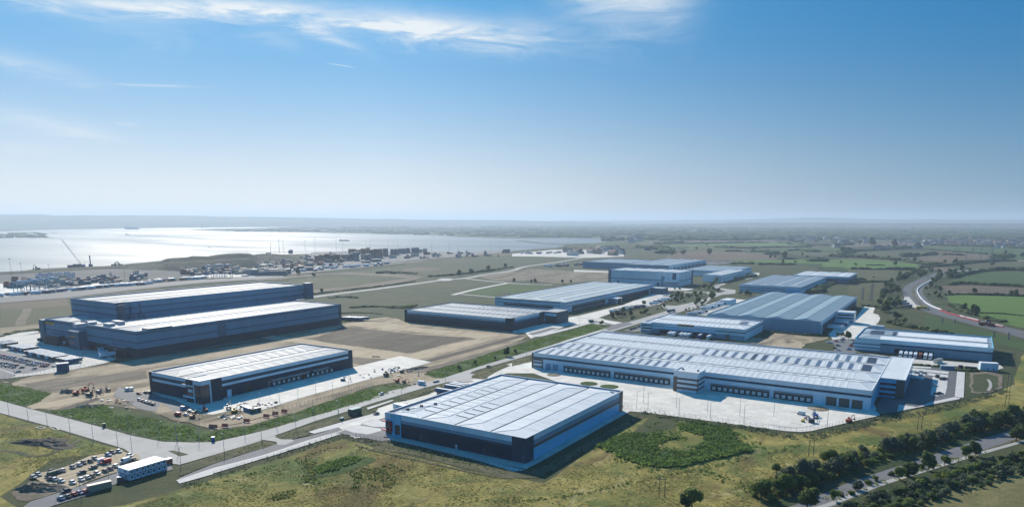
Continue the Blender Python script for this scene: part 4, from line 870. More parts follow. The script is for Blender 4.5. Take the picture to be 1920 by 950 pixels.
tx0, tx1, ty0, ty1 = -166.6, -148.9, 480.5, 497
def bands_box(root, name, tx0, tx1, ty0, ty1, h, bz, m='w_white', gm='glass'):
    o = part(root, name, m, tx0, tx1, ty0, ty1, 0, h, 'rfC')
    mb = MB()
    for z0, z1, xa, xb in bz: mb.box(tx0+xa, tx1+.1, ty0-.1, ty0-.01, z0, z1, M[gm]); mb.box(tx1+.01, tx1+.1, ty0, ty1-1.0, z0, z1, M[gm])
    mb.build('window_band', o); return o
T = bands_box(Cw, 'office_tower', tx0, tx1, ty0, ty1-1, 14.5, [(2.2,3.7,2.5,0),(5.6,7.1,2.5,0),(9.0,10.4,2.5,0)])
mb = MB(); mb.box(tx0-.15, tx0+2.5, ty0-.2, ty0-.02, 0, 11, M['w_brown']); mb.box(tx1-.6, tx1+.15, ty0-.2, ty0-.02, 0, 11, M['w_brown']); mb.build('corner_panel', T)
mb = MB(); mb.box(tx0-.3, tx1+.3, ty0-.3, ty0+.3, 14.5, 15.2, M['white']); mb.box(tx0-.3, tx0+.3, ty0+.3, ty1, 14.5, 15.2, M['white']); mb.box(tx1-.3, tx1+.3, ty0+.3, ty1, 14.5, 15.2, M['white']); mb.build('tower_coping', T)
for q in (3, 14): part(Cw, 'roof_unit', 'dgrey', tx0+q, tx0+q+1.2, ty0+8, ty0+9.2, 14.5, 15.5)
# the office wing at its right end
ox0, ox1, oy0, oy1, oh = -41.0, -25.6, 541, 633, 13.2
OW = part(Cw, 'office_wing', 'w_blue', ox0+.02, ox1, oy0, oy1, 0, oh, 'rfC'); mb = MB()
for z in (1.4, 5.0, 8.6):
    mb.box(ox0+.6, ox1-5, oy0-.12, oy0-.01, z, z+1.7, M['glass']); mb.box(ox1+.01, ox1+.12, oy0+3, oy1-3, z, z+1.7, M['glass'])
mb.build('window_band', OW)
mb = MB(); mb.box(ox1-5, ox1+.2, oy0-.3, oy0-.02, 0, oh-.5, M['w_brown']); mb.build('corner_panel', OW)
mb = MB(); mb.box(ox0, ox1+.5, oy0-.6, oy0, oh, oh+.4, M['white']); mb.box(ox1-.3, ox1+.5, oy0, oy1, oh, oh+.4, M['white']); mb.box(ox0+.2, ox1, oy1-.4, oy1+.1, oh, oh+.4, M['white']); mb.build('roof_edge', OW)
mb = MB(); mb.box(-41.25, -40.85, 497, 632, 13.2, 13.5, M['white']); mb.build('roof_edge', Cw)
# --- D: tall stepped hall at the left
x0, x1, y0, y1, h = -803, -637, 361, 618.4, 23.7
_a = G(82, 597, h); _n = G(264, 622.3, h); _r = G(631.6, 569.3, h); x0 = _a[0]; x1 = (_n[0]+_r[0])/2; y0 = (_a[1]+_n[1])/2; y1 = _r[1]
bnd = W((0,.01,'w_dark'),(.01,8,'w_dark'),(8,12.6,'w_slate'),(12.6,14.2,'w_slate2'),(14.2,20.5,'w_slate'),(20.5,22.2,'w_slate2'),(22.2,23.7,'w_slate'))
st = []
for s in frange(y0+26, y1-14, 6.2):
    for bi in (2, 3):
        st += strow(bi, 0, [s], 2.2, .1, .9, 'light_x')+strow(bi, 1, [s], 2.6, .1, .9, 'light_g')
Dw = warehouse('distribution_hall', 'huge slate blue stepped hall with a taller block on top, beside the trailer park', x0, x1, y0, y1, h, bnd, bnd, 'y', 4, 1.6, 16, 'rfB', st, M['rfB'], par='w_slate')
part(Dw, 'corner_panel', 'w_dark2', x1+.02, x1+.2, y1-4, y1+.1, 0, 23.8); part(Dw, 'wall_panel', 'w_slate2', x1+.02, x1+.16, y0+(y1-y0)*.33, y0+(y1-y0)*.37, 8, 23.5)
# upper block
best = 40
ua = G(128, 559.4, best); un = G(219.8, 568, best); ur = G(538, 531.4, best); ux0 = ua[0]; ux1 = un[0]; uy0 = (ua[1]+un[1])/2; uy1 = ur[1]
mb = walls_mb(ux0, ux1, uy0, uy1, W((22.5,27,'w_slate'),(27,29,'w_slate2'),(29,33.5,'w_slate'),(33.5,35,'w_slate2'),(35,best,'w_slate')), W((22.5,27,'w_slate'),(27,28.6,'w_slate2'),(28.6,33,'w_slate'),(33,34.6,'w_slate2'),(34.6,best,'w_slate')))
UB = mb.build('high_bay_block', Dw); roof_mesh(ux0+.4, ux1-.4, uy0+.4, uy1-.4, best-1.0, 'y', 3, .5, 8, M['rfB']).build('high_bay_roof', UB)
mb = MB(); mb.box(ux0-.2, ux1+.2, uy0-.2, uy0+.4, best-.01, best+.3, M['w_slate']); mb.box(ux0-.2, ux0+.4, uy0+.4, uy1, best-.01, best+.4, M['white']); mb.box(ux1-.4, ux1+.2, uy0+.4, uy1, best-.01, best+.3, M['w_slate']); mb.box(ux0+.4, ux1-.4, uy1-.4, uy1+.1, best-.01, best+.3, M['white']); mb.build('parapet', UB)
mb = MB()     # external steel stair
for z in range(23, 43, 3): mb.box(ux1+.3, ux1+4.0, uy0+.5, uy0+8, z, z+.18, M['grey'])
for (a, b_) in ((.4,.6),(3.9,.6),(.4,7.9),(3.9,7.9)): mb.bar((ux1+a, uy0+b_, 22.5), (ux1+a, uy0+b_, 42), .14, M['dgrey'])
for z in range(23, 41, 3): mb.bar((ux1+.5, uy0+1, z), (ux1+.5, uy0+7.5, z+3), .25, M['dgrey']); mb.bar((ux1+3.8, uy0+7.5, z), (ux1+3.8, uy0+1, z+3), .16, M['grey'])
mb.build('steel_stair', Dw)
for q in (14, 24):
    mb = MB(); mb.cyl(ux1+1.4, uy0+q, 26, 37, .7, .7, M['w_slate2'], 10); mb.box(ux1+.3, ux1+3.4, uy0+q-3, uy0+q+3, 22.9, 26, M['w_slate2']); mb.bar((ux1+1.4, uy0+q, 26), (ux1+3, uy0+q+5, 24), .7, M['grey']); mb.build('air_duct', Dw)
mb = MB()
for q in range(7): mb.bar((ux1+.5, uy1-4-q*5, 31-q*.6), (ux1+3.5, uy1-4-q*5, 24), .5, M['w_slate2'])
mb.build('air_duct', Dw)
part(Dw, 'corner_tower', 'w_slate2', ux1-3, ux1+5, uy1-1, uy1+9, 22, best+2.2); part(Dw, 'corner_tower', 'w_slate2', x0-9, x0-.02, y0-2, y0+8, 0, 22.3)
for (px, py, wx_, wy_, hz_) in ((150,610,7,9,2.5),(205,609,10,6,2.2),(222,606,14,5,3),(165,606,5,14,1.6)):
    c = G(px, py, 24.2); part(Dw, 'roof_unit', 'lgrey', c[0]-wx_/2, c[0]+wx_/2, c[1]-wy_/2, c[1]+wy_/2, 22.8, 23.8+hz_)
c = G(293, 614, 24.5); part(Dw, 'roof_unit', 'w_slate2', x1-9, x1+1.2, y0+11, y0+34, 23.0, 24.9); mb = MB(); c = G(158, 604.5, 25)
for k in range(4): mb.bar((c[0]-5+k*3.3, c[1], 23), (c[0]-5+k*3.3, c[1], 27), .15, M['lgrey'])
mb.box(c[0]-6, c[0]+6, c[1]-.1, c[1]+.1, 24, 27, M['lgrey']); mb.build('louvre_screen', Dw)
# canopies and office tower along its front wall
def front_box(name, sh, L_, N_, R_, hh, depth, m, label=None, open_=False):
    """box standing off the front wall: L_ and N_ are roof corners of its front edge"""
    a = G(L_[0], L_[1], hh, sh); b_ = G(N_[0], N_[1], hh, sh); xx0, xx1 = sorted((a[0], b_[0])); yy = (a[1]+b_[1])/2
    o = part(Dw, name, m, xx0, xx1, yy, y0-.02, 0, hh, label=label)
    mb = MB(); mb.box(xx0+1.2, xx1-1.2, yy+1.2, min(yy+10, y0-1.5), hh+.02, hh+.25, M['lgrey']); mb.build('canopy_roof', o)
    if open_: mb = MB(); mb.box(xx0+1.5, xx1-1.2, yy-.06, yy-.01, .1, hh-2.2, M['black']); mb.build('opening', o)
    return xx0, xx1, yy
q1 = front_box('loading_canopy', 'x', (170,288), (380,326), None, 9.5, 14, 'w_dark', open_=True)
q2 = front_box('office_tower', 'x', (542,232), (680,258), None, 17.5, 14, 'w_slate2')
q3 = front_box('loading_canopy', 'x', (1120,455), (1380,500), None, 8.5, 14, 'w_dark', open_=True)
mb = MB()
for r_ in range(3):
    for c_ in range(4): mb.box(q2[0]+1.5+c_*2.6, q2[0]+3.2+c_*2.6, q2[2]-.1, q2[2]-.01, 2+r_*3.6, 3.6+r_*3.6, M['glass'])
mb.build('window', Dw)
s_ = glyph_sign(Dw, 'sign_board', 'x', [(203,100),(330,152)], y0, 'yellow', 'red', 'DHL', t=.3); glyph_sign(Dw, 'sign_board', 'x', [(568,308),(645,338)], q2[2], 'yellow', 'red', 'DHL', t=.2)
mb = MB()
for k in range(9): X = q2[1]+6+k*4.4; mb.box(X, X+3.2, y0-.5, y0-.02, .8, 4.4, M['black'])
mb.build('dock_row', Dw)
# --- E: charcoal warehouse behind the earthworks
x0, x1, y0, y1, h = -564, -412.5, 651.5, 746, 14
bE = W((0,5.4,'w_dark'),(5.4,9.4,'w_dark2'),(9.4,11.6,'w_mid'),(11.6,14,'w_light'))
st = strow(2, 0, c_row('j', [(650+k*26, 215+k*2.8) for k in range(14)]), 2.0, .1, .95, 'pv2')
for bi in range(3): st += strow(bi, 0, frange(x0+18, x1-14, 7), 1.8, .1, .9, 'light_x')
Ew = warehouse('warehouse', 'dark charcoal warehouse with a two-storey glazed office end, just beyond the square earth pit', x0, x1, y0, y1, h, bE, bE, 'x', 3, 1.3, 12, 'rfB', st, M['rfB'], par='w_dark')
part(Ew, 'corner_panel', 'w_dark', x0-.14, x0+4, y0-.14, y0-.02, 0, 14.5); part(Ew, 'corner_panel', 'w_dark', x1-7, x1+.14, y0-.14, y0-.02, 0, 14.6); part(Ew, 'corner_panel', 'w_dark', x1+.02, x1+.14, y0, y0+8, 0, 14.6)
part(Ew, 'office_wing', 'w_dark2', x1-2, x1+17, y0+74, y1+8, 0, 14.3, 'rfB'); mb = MB(); mb.box(x1+1.5, x1+16, y0+73.8, y0+73.98, 9.6, 12.8, M['w_light']); mb.box(x1+1.5, x1+16, y0+73.8, y0+73.98, 1, 8.6, M['glass']); mb.box(x1-4, x1+1.2, y0+73.7, y0+73.98, 3, 14, M['w_blue']); mb.box(x1+.02, x1+.4, y0+62, y0+73.7, 0, 14.4, M['w_dark']); mb.build('office_glazing', Ew)
# --- F
x0, x1, y0, y1, h = -548.5, -436, 825, 1135, 14
bF = W((0,8,'w_light'),(8,9,'w_slate2'),(9,11.4,'w_light'),(11.4,14,'w_mid'))
Fw = warehouse('warehouse', 'long warehouse with pale green grey roof and white ridges, lorry bays along its yard side', x0, x1, y0, y1, h, bF, bF, 'y', 3, 2.4, 20, 'rfF', [], None, gutter=M['white'])
for i in range(3):       # broad pale ridge sheets
    t0 = x0+(i+.5)*(x1-x0)/3; mb = MB(); mb.box(t0-2.2, t0+2.2, y0+22, y1-22, 15.2, 15.62, M['white']); mb.build('ridge_sheet', Fw)
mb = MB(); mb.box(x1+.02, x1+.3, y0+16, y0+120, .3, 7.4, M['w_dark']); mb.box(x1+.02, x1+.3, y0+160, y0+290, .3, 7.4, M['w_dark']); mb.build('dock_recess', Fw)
for k in range(22): dock(Fw, x1+.3, y0+20+k*4.6, 'r', 3.4, 4.6)
mb = MB(); mb.box(x1, x1+16, y0+128, y0+146, 7.4, 8, M['white']); mb.box(x1+.02, x1+9, y0+132, y0+144, 0, 7.4, M['w_slate']); mb.bar((x1+15, y0+129, 0), (x1+15, y0+129, 7.4), .7, M['white']); mb.bar((x1+15, y0+145, 0), (x1+15, y0+145, 7.4), .5, M['white']); mb.build('loading_canopy', Fw)
part(Fw, 'corner_panel', 'w_white', x1-9, x1+.16, y0-.16, y0-.02, 0, 13.9); part(Fw, 'office_wing', 'w_slate2', x1+.02, x1+22, y1-14, y1+10, 0, 9.5, 'lgrey')
mb = MB(); mb.box(x0+14, x1-20, y0-.14, y0-.02, 4.5, 7.5, M['w_dark']); mb.build('window_band', Fw)
# --- G tall white block
x0, x1, y0, y1, h = -577.4, -437, 1265, 1340, 26
Gw = warehouse('warehouse', 'tall white box of a warehouse with a thin navy stripe and navy corner', x0, x1, y0, y1, h, W((0,9.6,'w_white'),(9.6,11,'w_slate2'),(11,26,'w_white')), W((0,9.6,'w_white'),(9.6,11,'w_slate2'),(11,26,'w_white')), 'y', 6, 1.4, 12, 'rfC', [], None)
part(Gw, 'corner_panel', 'w_slate2', x0-.5, x0+5, y0-1, y0-.02, 0, 26.3); part(Gw, 'corner_panel', 'w_mid', x1-34, x1-28, y0-.5, y0-.02, 0, 18); part(Gw, 'window', 'band', x1-13, x1-6, y0-.3, y0-.02, 12.5, 24); part(Gw, 'corner_panel', 'w_slate2', x1+.02, x1+1, y1-6, y1, 0, 26.5)
bands_box(Gw, 'office_wing', x1-28, x1+.8, y0-4, y0-.02, 12.5, [(2.4,4,1,0),(6,7.6,1,0)])
for q in (18, 98, 108): part(Gw, 'loading_door', 'w_slate2', x0+q, x0+q+5, y0-.2, y0-.02, .1, 6)
# white neighbour behind it
warehouse('warehouse', 'small pale blue block tucked behind the tall white box warehouse', -436, -398, 1400, 1580, 14, W((0,14,'w_white')), W((0,5,'w_white'),(5,6.5,'w_mid'),(6.5,14,'w_white')), 'y', 2, 1.2, 10, 'rfC')
# --- H
warehouse('warehouse', 'grey warehouse furthest back on the left of the estate', -822, -690, 1640, 1800, 16, W((0,16,'w_mid')), W((0,16,'w_mid')), 'x', 2, 1.5, 14, 'rfJ')
Hw = warehouse('warehouse', 'wide grey warehouse with a long dark bay wall, behind the tall white box', -690, -578, 1600, 1880, 16, W((0,16,'w_mid')), W((0,9,'w_slate2'),(9,16,'w_light')), 'y', 3, 2.2, 18, 'rfJ', [], None)
for i in range(3):
    t0 = -690+(i+.5)*112/3; mb = MB(); mb.box(t0-2, t0+2, 1620, 1860, 16.9, 17.5, M['white']); mb.build('ridge_sheet', Hw)
mb = MB()
for k in range(9): mb.box(-577.9, -577, 1620+k*27, 1623+k*27, 0, 9.4, M['w_light'])
mb.build('bay_pier', Hw)
# --- I
Iw = warehouse('warehouse', 'white warehouse with blue grey ridged roof at the far right of the tall white box', -522, -417, 1535, 1705, 13, W((0,8.8,'w_white'),(8.8,10.2,'w_slate2'),(10.2,13,'w_white')), W((0,8.8,'w_light'),(8.8,10.2,'w_slate2'),(10.2,13,'w_white')), 'y', 3, 2.0, 15, 'rfJ')
bands_box(Iw, 'office_wing', -478, -440, 1530, 1534.9, 8.4, [(1.8,3.2,1,0),(5,6.4,1,0)]); part(Iw, 'loading_door', 'w_slate2', -434, -422, 1534.4, 1534.95, .1, 6)
# --- J, K
Jw = warehouse('warehouse', 'white walled warehouse with slate ridged roof beside the roundabout', -321, -222, 1238, 1488, 12, W((0,3,'w_light'),(3,4.4,'w_slate2'),(4.4,6.6,'w_white'),(6.6,8,'w_slate2'),(8,12,'w_white')), W((0,8,'w_light'),(8,9,'w_slate2'),(9,12,'w_white')), 'y', 4, 2.4, 16, 'rfJ', strow(1,0,frange(1260,1470,9),3,.1,.9,'light_g'), None, gutter=M['white'])
part(Jw, 'wall_panel', 'w_blue', -245, -222, 1237.4, 1237.98, 0, 8)
Kw = warehouse('warehouse', 'dark sided warehouse at the edge of the green fields, rightmost of the far row', -283, -183, 1490, 1615, 13.5, W((0,10,'w_slate2'),(10,13.5,'w_white')), W((0,10,'w_slate2'),(10,13.5,'w_white')), 'y', 4, 2.2, 14, 'rfC', strow(2,0,frange(1505,1600,9),3,.1,.9,'light_x'))
# --- L
x0, x1, y0, y1, h = -244.5, -122.6, 810, 1105, 14
Lw = warehouse('warehouse', 'broad warehouse under a plain blue grey roof with thin white ridge lines', x0, x1, y0, y1, h, W((0,10,'w_mid'),(10,14,'w_mid')), W((0,10,'w_slate'),(10,14,'w_light')), 'y', 4, 2.6, 3, 'rfL', [], M['w_mid'], par='lgrey', gutter=M['white'])
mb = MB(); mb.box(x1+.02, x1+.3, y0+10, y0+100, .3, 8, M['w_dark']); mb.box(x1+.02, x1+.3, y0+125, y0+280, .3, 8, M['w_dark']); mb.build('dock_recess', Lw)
bands_box(Lw, 'office_wing', x1+.4, x1+20, y0+104, y0+122, 13.5, [(2.2,3.8,1.5,0),(5.8,7.4,1.5,0),(9.4,11,1.5,0)])
part(Lw, 'wall_pier', 'w_white', x1+.02, x1+1.2, y0+5, y0+8, 0, 10)
# --- M
x0, x1, y0, y1, h = -288.5, -180, 727, 803, 11.4
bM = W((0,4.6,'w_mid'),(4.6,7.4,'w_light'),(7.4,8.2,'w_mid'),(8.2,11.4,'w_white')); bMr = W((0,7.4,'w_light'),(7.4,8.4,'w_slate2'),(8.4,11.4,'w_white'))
st = []
for s in frange(x0+20, x1-14, 5.2): st += strow(0, 0, [s], 2.4, .1, .92, 'light_x')+strow(1, 0, [s], 2.4, .1, .92, 'light_x')
st += strow(1, 0, [x1-13], 9, .1, .9, 'pv2')
Mw = warehouse('warehouse', 'white warehouse with an orange lettered sign on its fascia and lorries under its canopy', x0, x1, y0, y1, h, bM, bMr, 'x', 2, 2.0, 12, 'rfC', st, None)
glyph_sign(Mw, 'sign_board', 'u', [(562,134),(806,184)], y0, 'black', 'yellow', None, bars=9, seed=4)
bands_box(Mw, 'office_wing', x0-.6, x0+10, y0-7, y0-.02, 11.3, [(1.6,2.9,1,0),(5,6.3,1,0),(8.1,9.2,1,0)])
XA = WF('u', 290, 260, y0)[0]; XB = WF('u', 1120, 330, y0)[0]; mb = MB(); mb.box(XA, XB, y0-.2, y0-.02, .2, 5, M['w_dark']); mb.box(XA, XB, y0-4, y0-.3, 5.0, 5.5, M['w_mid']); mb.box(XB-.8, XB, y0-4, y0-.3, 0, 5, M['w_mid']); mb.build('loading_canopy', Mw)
part(Mw, 'stripe', 'green', WF('u', 1130, 230, y0)[0], x1, y0-.1, y0-.01, 7.3, 8.3); part(Mw, 'loading_door', 'brown', WF('u', 1290, 330, y0)[0], WF('u', 1345, 330, y0)[0], y0-.2, y0-.02, .1, 5)
# --- N
x0, x1, y0, y1, h = -78.6, 29, 727, 800, 12.2
bN = W((0,1,'w_slate'),(1,7.4,'w_mid'),(7.4,8.8,'w_mid'),(8.8,12.2,'w_light')); st = []
st += [(b_, 0, (x0+x1)/2+8, 84, .08, .95, M['light_x']) for b_ in (0, 1)]; st[1] = (1, 0, (x0+x1)/2+14, 72, .08, .95, M['light_x'])
st += strow(1, 0, [x0+14], 12, .1, .9, 'pv'); st += strow(1, 0, [x0+23], 3, .1, .9, 'light_x')+strow(1, 0, [x0+29], 3.4, .1, .9, 'pv')
Nw = warehouse('warehouse', 'pale grey warehouse with a blue stripe, at the right edge of the estate', x0, x1, y0, y1, h, bN, W((0,7.2,'w_blue'),(7.2,8.8,'band'),(8.8,12.2,'w_blue')), 'x', 2, 1.8, 11, 'rfJ', [s for s in st if s[6] != M['light_x'] or s[3] > 50], None, par='w_blue')
xs = WF('g', 920, 160, y0)[0]; part(Nw, 'stripe', 'band', xs, x1, y0-.12, y0-.01, 7.2, 8.7); part(Nw, 'office_wing', 'w_light', x0-.4, xs-.5, y0-.5, y0-.02, 1.5, 12.1); mb = MB()
for z in (3.2, 6.6): mb.box(x0-.5, xs-.5, y0-.62, y0-.51, z, z+1.1, M['w_slate'])
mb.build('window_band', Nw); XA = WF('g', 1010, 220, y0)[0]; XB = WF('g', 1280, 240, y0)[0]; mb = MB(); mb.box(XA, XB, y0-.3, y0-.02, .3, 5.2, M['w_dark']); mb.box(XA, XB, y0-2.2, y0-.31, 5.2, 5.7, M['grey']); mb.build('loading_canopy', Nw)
glyph_sign(Nw, 'sign_mark', 'L', [(1328,574),(1382,602)], y0-.5, None, 'red', None, bars=3, seed=9, t=.1)
X = WF('g', 1350, 250, y0)[0]; part(Nw, 'loading_door', 'w_slate', X-3, X+3, y0-.14, y0-.02, .1, 5)
# --- cabins
cx0, cx1, cy0, cy1 = -329.4, -320, 171.4, 190.3
CB = empty('site_cabins', ((cx0+cx1)/2, (cy0+cy1)/2, 0), 0, 'two-storey block of stacked white site cabins beside the small car compound', 'cabins')
for lv in range(2):
    z0 = .3+lv*2.62; n_ = 7; dy = (cy1-cy0)/n_
    for k in range(n_):
        a = cy0+k*dy; mb = MB(); mb.box(cx0, cx1, a+.05, a+dy-.05, z0, z0+2.5, M['w_white'], M['white']); 
        for s_ in (a+.05, a+dy-.2): mb.box(cx1-.02, cx1+.06, s_, s_+.15, z0, z0+2.5, M['lblue'])
        mb.box(cx1-.02, cx1+.05, a+.2, a+dy-.2, z0+2.32, z0+2.5, M['grey'])
        c = mb.build('cabin', CB); w_ = MB(); w_.box(cx1+.01, cx1+.08, a+.9, a+1.9, z0+1.0, z0+1.9, M['glass']); w_.build('window', c)
mb = MB(); mb.box(cx0, cx1+.1, cy0-.1, cy0-.01, 2.80, 2.95, M['rust']); mb.box(cx1+.01, cx1+.12, cy0, cy1, 2.80, 2.95, M['rust'])
for k in range(9): mb.box(cx0+1+k*.35, cx0+1.3+k*.35, cy0-1.2, cy0-.1, .3+k*.3, .42+k*.3, M['grey'])
mb.build('stair', CB)
for (xx, wd) in ((cx0+6, .9),): w_ = MB(); w_.box(xx, xx+wd, cy0-.08, cy0-.01, 1.3, 2.2, M['glass']); w_.box(xx, xx+wd, cy0-.08, cy0-.01, 3.9, 4.8, M['glass']); w_.build('window', CB)
# ------------------------------------------------------------------ vehicles, cabins, lamps and other objects
ORD = ['first','second','third','fourth','fifth','sixth','seventh','eighth','ninth','tenth','eleventh','twelfth','thirteenth','fourteenth','fifteenth','sixteenth','seventeenth','eighteenth','nineteenth','twentieth']
def ordn(i):
    if i < 20: return ORD[i]
    tens = {2:'twenty',3:'thirty',4:'forty',5:'fifty',6:'sixty',7:'seventy'}[(i+1)//10]; r = (i+1) % 10
    return tens+('-'+ORD[r-1] if r else 'th').replace('tyth', 'tieth') if r else tens[:-1]+'ieth'
def camx(o):
    x, y = o.location.x, o.location.y
    X = x*math.cos(YAW)+y*math.sin(YAW); Y = -x*math.sin(YAW)+y*math.cos(YAW); return X/max(1, Y)
def rank(objs, what, where, group):
    """labels for look-alikes: told apart by their order from the left"""
    objs = sorted(objs, key=camx)
    for i, o in enumerate(objs):
        o['group'] = group
        if len(objs) == 1: o['label'] = f'{what} {where}'
        elif i == 0: o['label'] = f'{what} {where}, leftmost of them'
        elif i == len(objs)-1: o['label'] = f'{what} {where}, rightmost of them'
        else: o['label'] = f'{ordn(i)} {what} from the left {where}'
def rank_by(items, where, group):
    d = {}
    for o, what in items: d.setdefault(what, []).append(o)
    for what, os_ in d.items(): rank(os_, what, where, group)
PAINT = dict(white='white', silver='silver', black='dgrey', blue='blue', navy='navy', red='red', green='green', grey='grey', light='lblue')
M['navy'] = plain('navy paint', (.02, .035, .075), .35); M['tan_paint'] = plain('tan container paint', (.36, .33, .24), .6); M['teal'] = plain('teal paint', (.05, .22, .24), .5)
def wheel(mb, x, y, r=.34, w_=.22):
    mb.loft([[(x+r*math.cos(a*.785), y+s_*w_/2, r+r*math.sin(a*.785)) for a in range(8)] for s_ in (-1, 1)], M['black'])
def car_proto(kind='car'):
    L_, Wd, H_ = dict(car=(4.4, 1.8, 1.45), van=(5.2, 2.0, 2.2))[kind]
    root = empty('parked_car' if kind == 'car' else 'parked_van', (0, 0, 0), 0, 'x', 'car' if kind == 'car' else 'van')
    mb = MB(); h = L_/2; q = Wd/2; sh = .78 if kind == 'car' else 1.05
    def ring(x, z0, z1, k=1.0): return [(x, -q*k, z0), (x, q*k, z0), (x, q*k, z1-.1), (x, q*k*.9, z1), (x, -q*k*.9, z1), (x, -q*k, z1-.1)]
    mb.loft([ring(-h, .38, .62, .9), ring(-h+.25, .28, sh), ring(-h+1.2, .25, sh+.03), ring(h-1.2, .25, sh+.12), ring(h-.15, .28, sh+.08), ring(h, .38, .7, .92)], M['white'])
    a, b_ = (-h+1.1, h-.35) if kind == 'car' else (-h+.9, h-.08)
    if kind == 'car': mb.loft([[(a+.55, -q*.74, H_-.06), (a+.55, q*.74, H_-.06), (a+.55, q*.74, H_), (a+.55, -q*.74, H_)], [(b_-.75, -q*.74, H_-.06), (b_-.75, q*.74, H_-.06), (b_-.75, q*.74, H_), (b_-.75, -q*.74, H_)]], M['white'])
    else: mb.loft([[(a+.7, -q*.9, sh-.1), (a+.7, q*.9, sh-.1), (a+.7, q*.84, H_), (a+.7, -q*.84, H_)], [(b_, -q*.9, sh-.1), (b_, q*.9, sh-.1), (b_, q*.84, H_), (b_, -q*.84, H_)]], M['white'])
    mb.build('body', root)
    g = MB()
    if kind == 'car': g.loft([[(a, -q*.86, sh-.02), (b_, -q*.86, sh+.05), (b_, q*.86, sh+.05), (a, q*.86, sh-.02)], [(a+.6, -q*.72, H_-.05), (b_-.7, -q*.72, H_-.05), (b_-.7, q*.72, H_-.05), (a+.6, q*.72, H_-.05)]], M['glass'])
    else: g.loft([[(a-.1, -q*.88, sh-.02), (a+.71, -q*.88, sh), (a+.71, q*.88, sh), (a-.1, q*.88, sh-.02)], [(a+.55, -q*.78, H_-.15), (a+.71, -q*.78, H_-.15), (a+.71, q*.78, H_-.15), (a+.55, q*.78, H_-.15)]], M['glass'])
    g.build('window_band', root)
    for sx in (-h+.8, h-.8):
        for sy in (-q+.1, q-.1): mb = MB(); wheel(mb, sx, sy); mb.build('wheel', root)
    return root
CARP = car_proto('car'); VANP = car_proto('van')
def put_car(sh, x, y, col, rz, kind='car'):
    c = G(x, y, 0, sh); o = dup(CARP if kind == 'car' else VANP, (c[0], c[1], .45), rz, mats={'body': M[PAINT[col]]})
    return o, f'{col} {"car" if kind == "car" else "van"}'
XD = 0.0; YD = R(90)
def rows(sh, lst, where, group):
    items = []
    for t in lst:
        x, y, col, d = t[:4]; kind = t[4] if len(t) > 4 else 'car'
        items.append(put_car(sh, x, y, col, (XD if d == 'x' else YD)+random.uniform(-.08, .08)+(math.pi if random.random() < .4 else 0), kind))
    rank_by(items, where, group)
rows('b', [(300,695,'silver','x'),(345,672,'silver','x'),(462,645,'navy','x'),(512,650,'navy','x'),(560,636,'silver','x'),(650,606,'grey','x'),(705,585,'white','x'),(748,567,'navy','x'),(806,552,'black','x'),(848,530,'grey','x'),(966,496,'light','x'),(1003,474,'navy','x'),(1062,464,'white','x')], 'in the upper row of the dusty compound', 'cars in the compound by the cabins')
rows('b', [(448,712,'navy','x'),(487,716,'white','x'),(548,730,'white','x'),(650,744,'white','x'),(728,718,'white','x'),(778,700,'silver','x'),(822,684,'black','x'),(868,660,'silver','x'),(938,640,'black','x'),(985,620,'navy','x'),(1030,596,'silver','x'),(1160,524,'navy','x'),(1160,502,'white','x'),(1187,540,'black','x')], 'in the lower row of the dusty compound', 'cars in the compound by the cabins')
rows('b', [(832,610,'black','y'),(730,656,'navy','y'),(455,680,'green','y','van'),(918,555,'white','y','van'),(944,566,'red','y','van'),(1112,556,'white','y','van')], 'standing in the aisle of the dusty compound', 'vehicles in the compound aisle')
rows('b', [(590,820,'navy','y'),(545,886,'light','x'),(605,868,'black','x'),(660,850,'red','x'),(710,838,'blue','x'),(756,826,'red','x')], 'parked along the lane by the tan container', 'cars along the compound lane')
rows('q', [(547,712,'white','y'),(1500,468,'black','y')], 'driving on the pale main road', 'cars on the main road')
rows('q', [(502,890,'navy','y')], 'parked at the office end of the nearest warehouse', 'cars by the nearest warehouse')
rows('a', [(1245,718,'white','x'),(1275,728,'red','x'),(1300,738,'silver','x'),(1330,748,'black','x'),(1362,758,'navy','x'),(1300,652,'black','x'),(1335,655,'navy','x'),(1240,662,'red','x'),(1138,632,'white','x','van'),(1168,625,'white','x','van'),(1636,800,'light','x','van'),(1690,818,'silver','x'),(1582,852,'red','x','van'),(1655,850,'white','x')], 'on the works car park beside the striped warehouse', 'vehicles on the works car park')
rows('g', [(372,648,'white','x','van'),(1145,362,'white','x'),(1165,368,'silver','x'),(1190,360,'white','x'),(1195,385,'white','x'),(1215,370,'silver','x'),(1340,412,'black','x'),(1355,408,'navy','x'),(1285,452,'white','x'),(1300,512,'black','x'),(1325,508,'navy','x')], 'beside the office wing of the longest warehouse', 'cars by the longest warehouse')
rows('g', [(555,158,'white','x'),(580,162,'light','x'),(615,150,'red','x'),(655,142,'navy','x'),(660,132,'silver','x'),(650,152,'white','x'),(625,175,'white','x'),(628,180,'navy','x'),(605,197,'black','x'),(625,210,'white','x'),(738,146,'silver','x'),(740,152,'red','x'),(732,158,'white','x'),(730,164,'navy','x'),(722,172,'light','x'),(718,178,'red','x'),(712,188,'red','x'),(705,196,'white','x'),(700,206,'blue','x'),(1315,278,'tan','x','van')][:19], 'in the small car park left of the lorry docks', 'cars in the small car park')
random.seed(3); lst = []
for (xa, ya, xb, yb, n) in ((0,498,990,700,19),(0,540,480,640,9),(0,650,330,700,7),(70,710,270,740,4),(560,680,900,720,6),(680,770,830,755,2)):
    for k in range(n):
        if random.random() < .12: continue
        t = k/max(1, n-1); lst.append((xa+(xb-xa)*t+random.uniform(-5, 5), ya+(yb-ya)*t+random.uniform(-3, 3), random.choice(['white','silver','light','navy','black','grey','blue','red','white','silver']), 'y'))
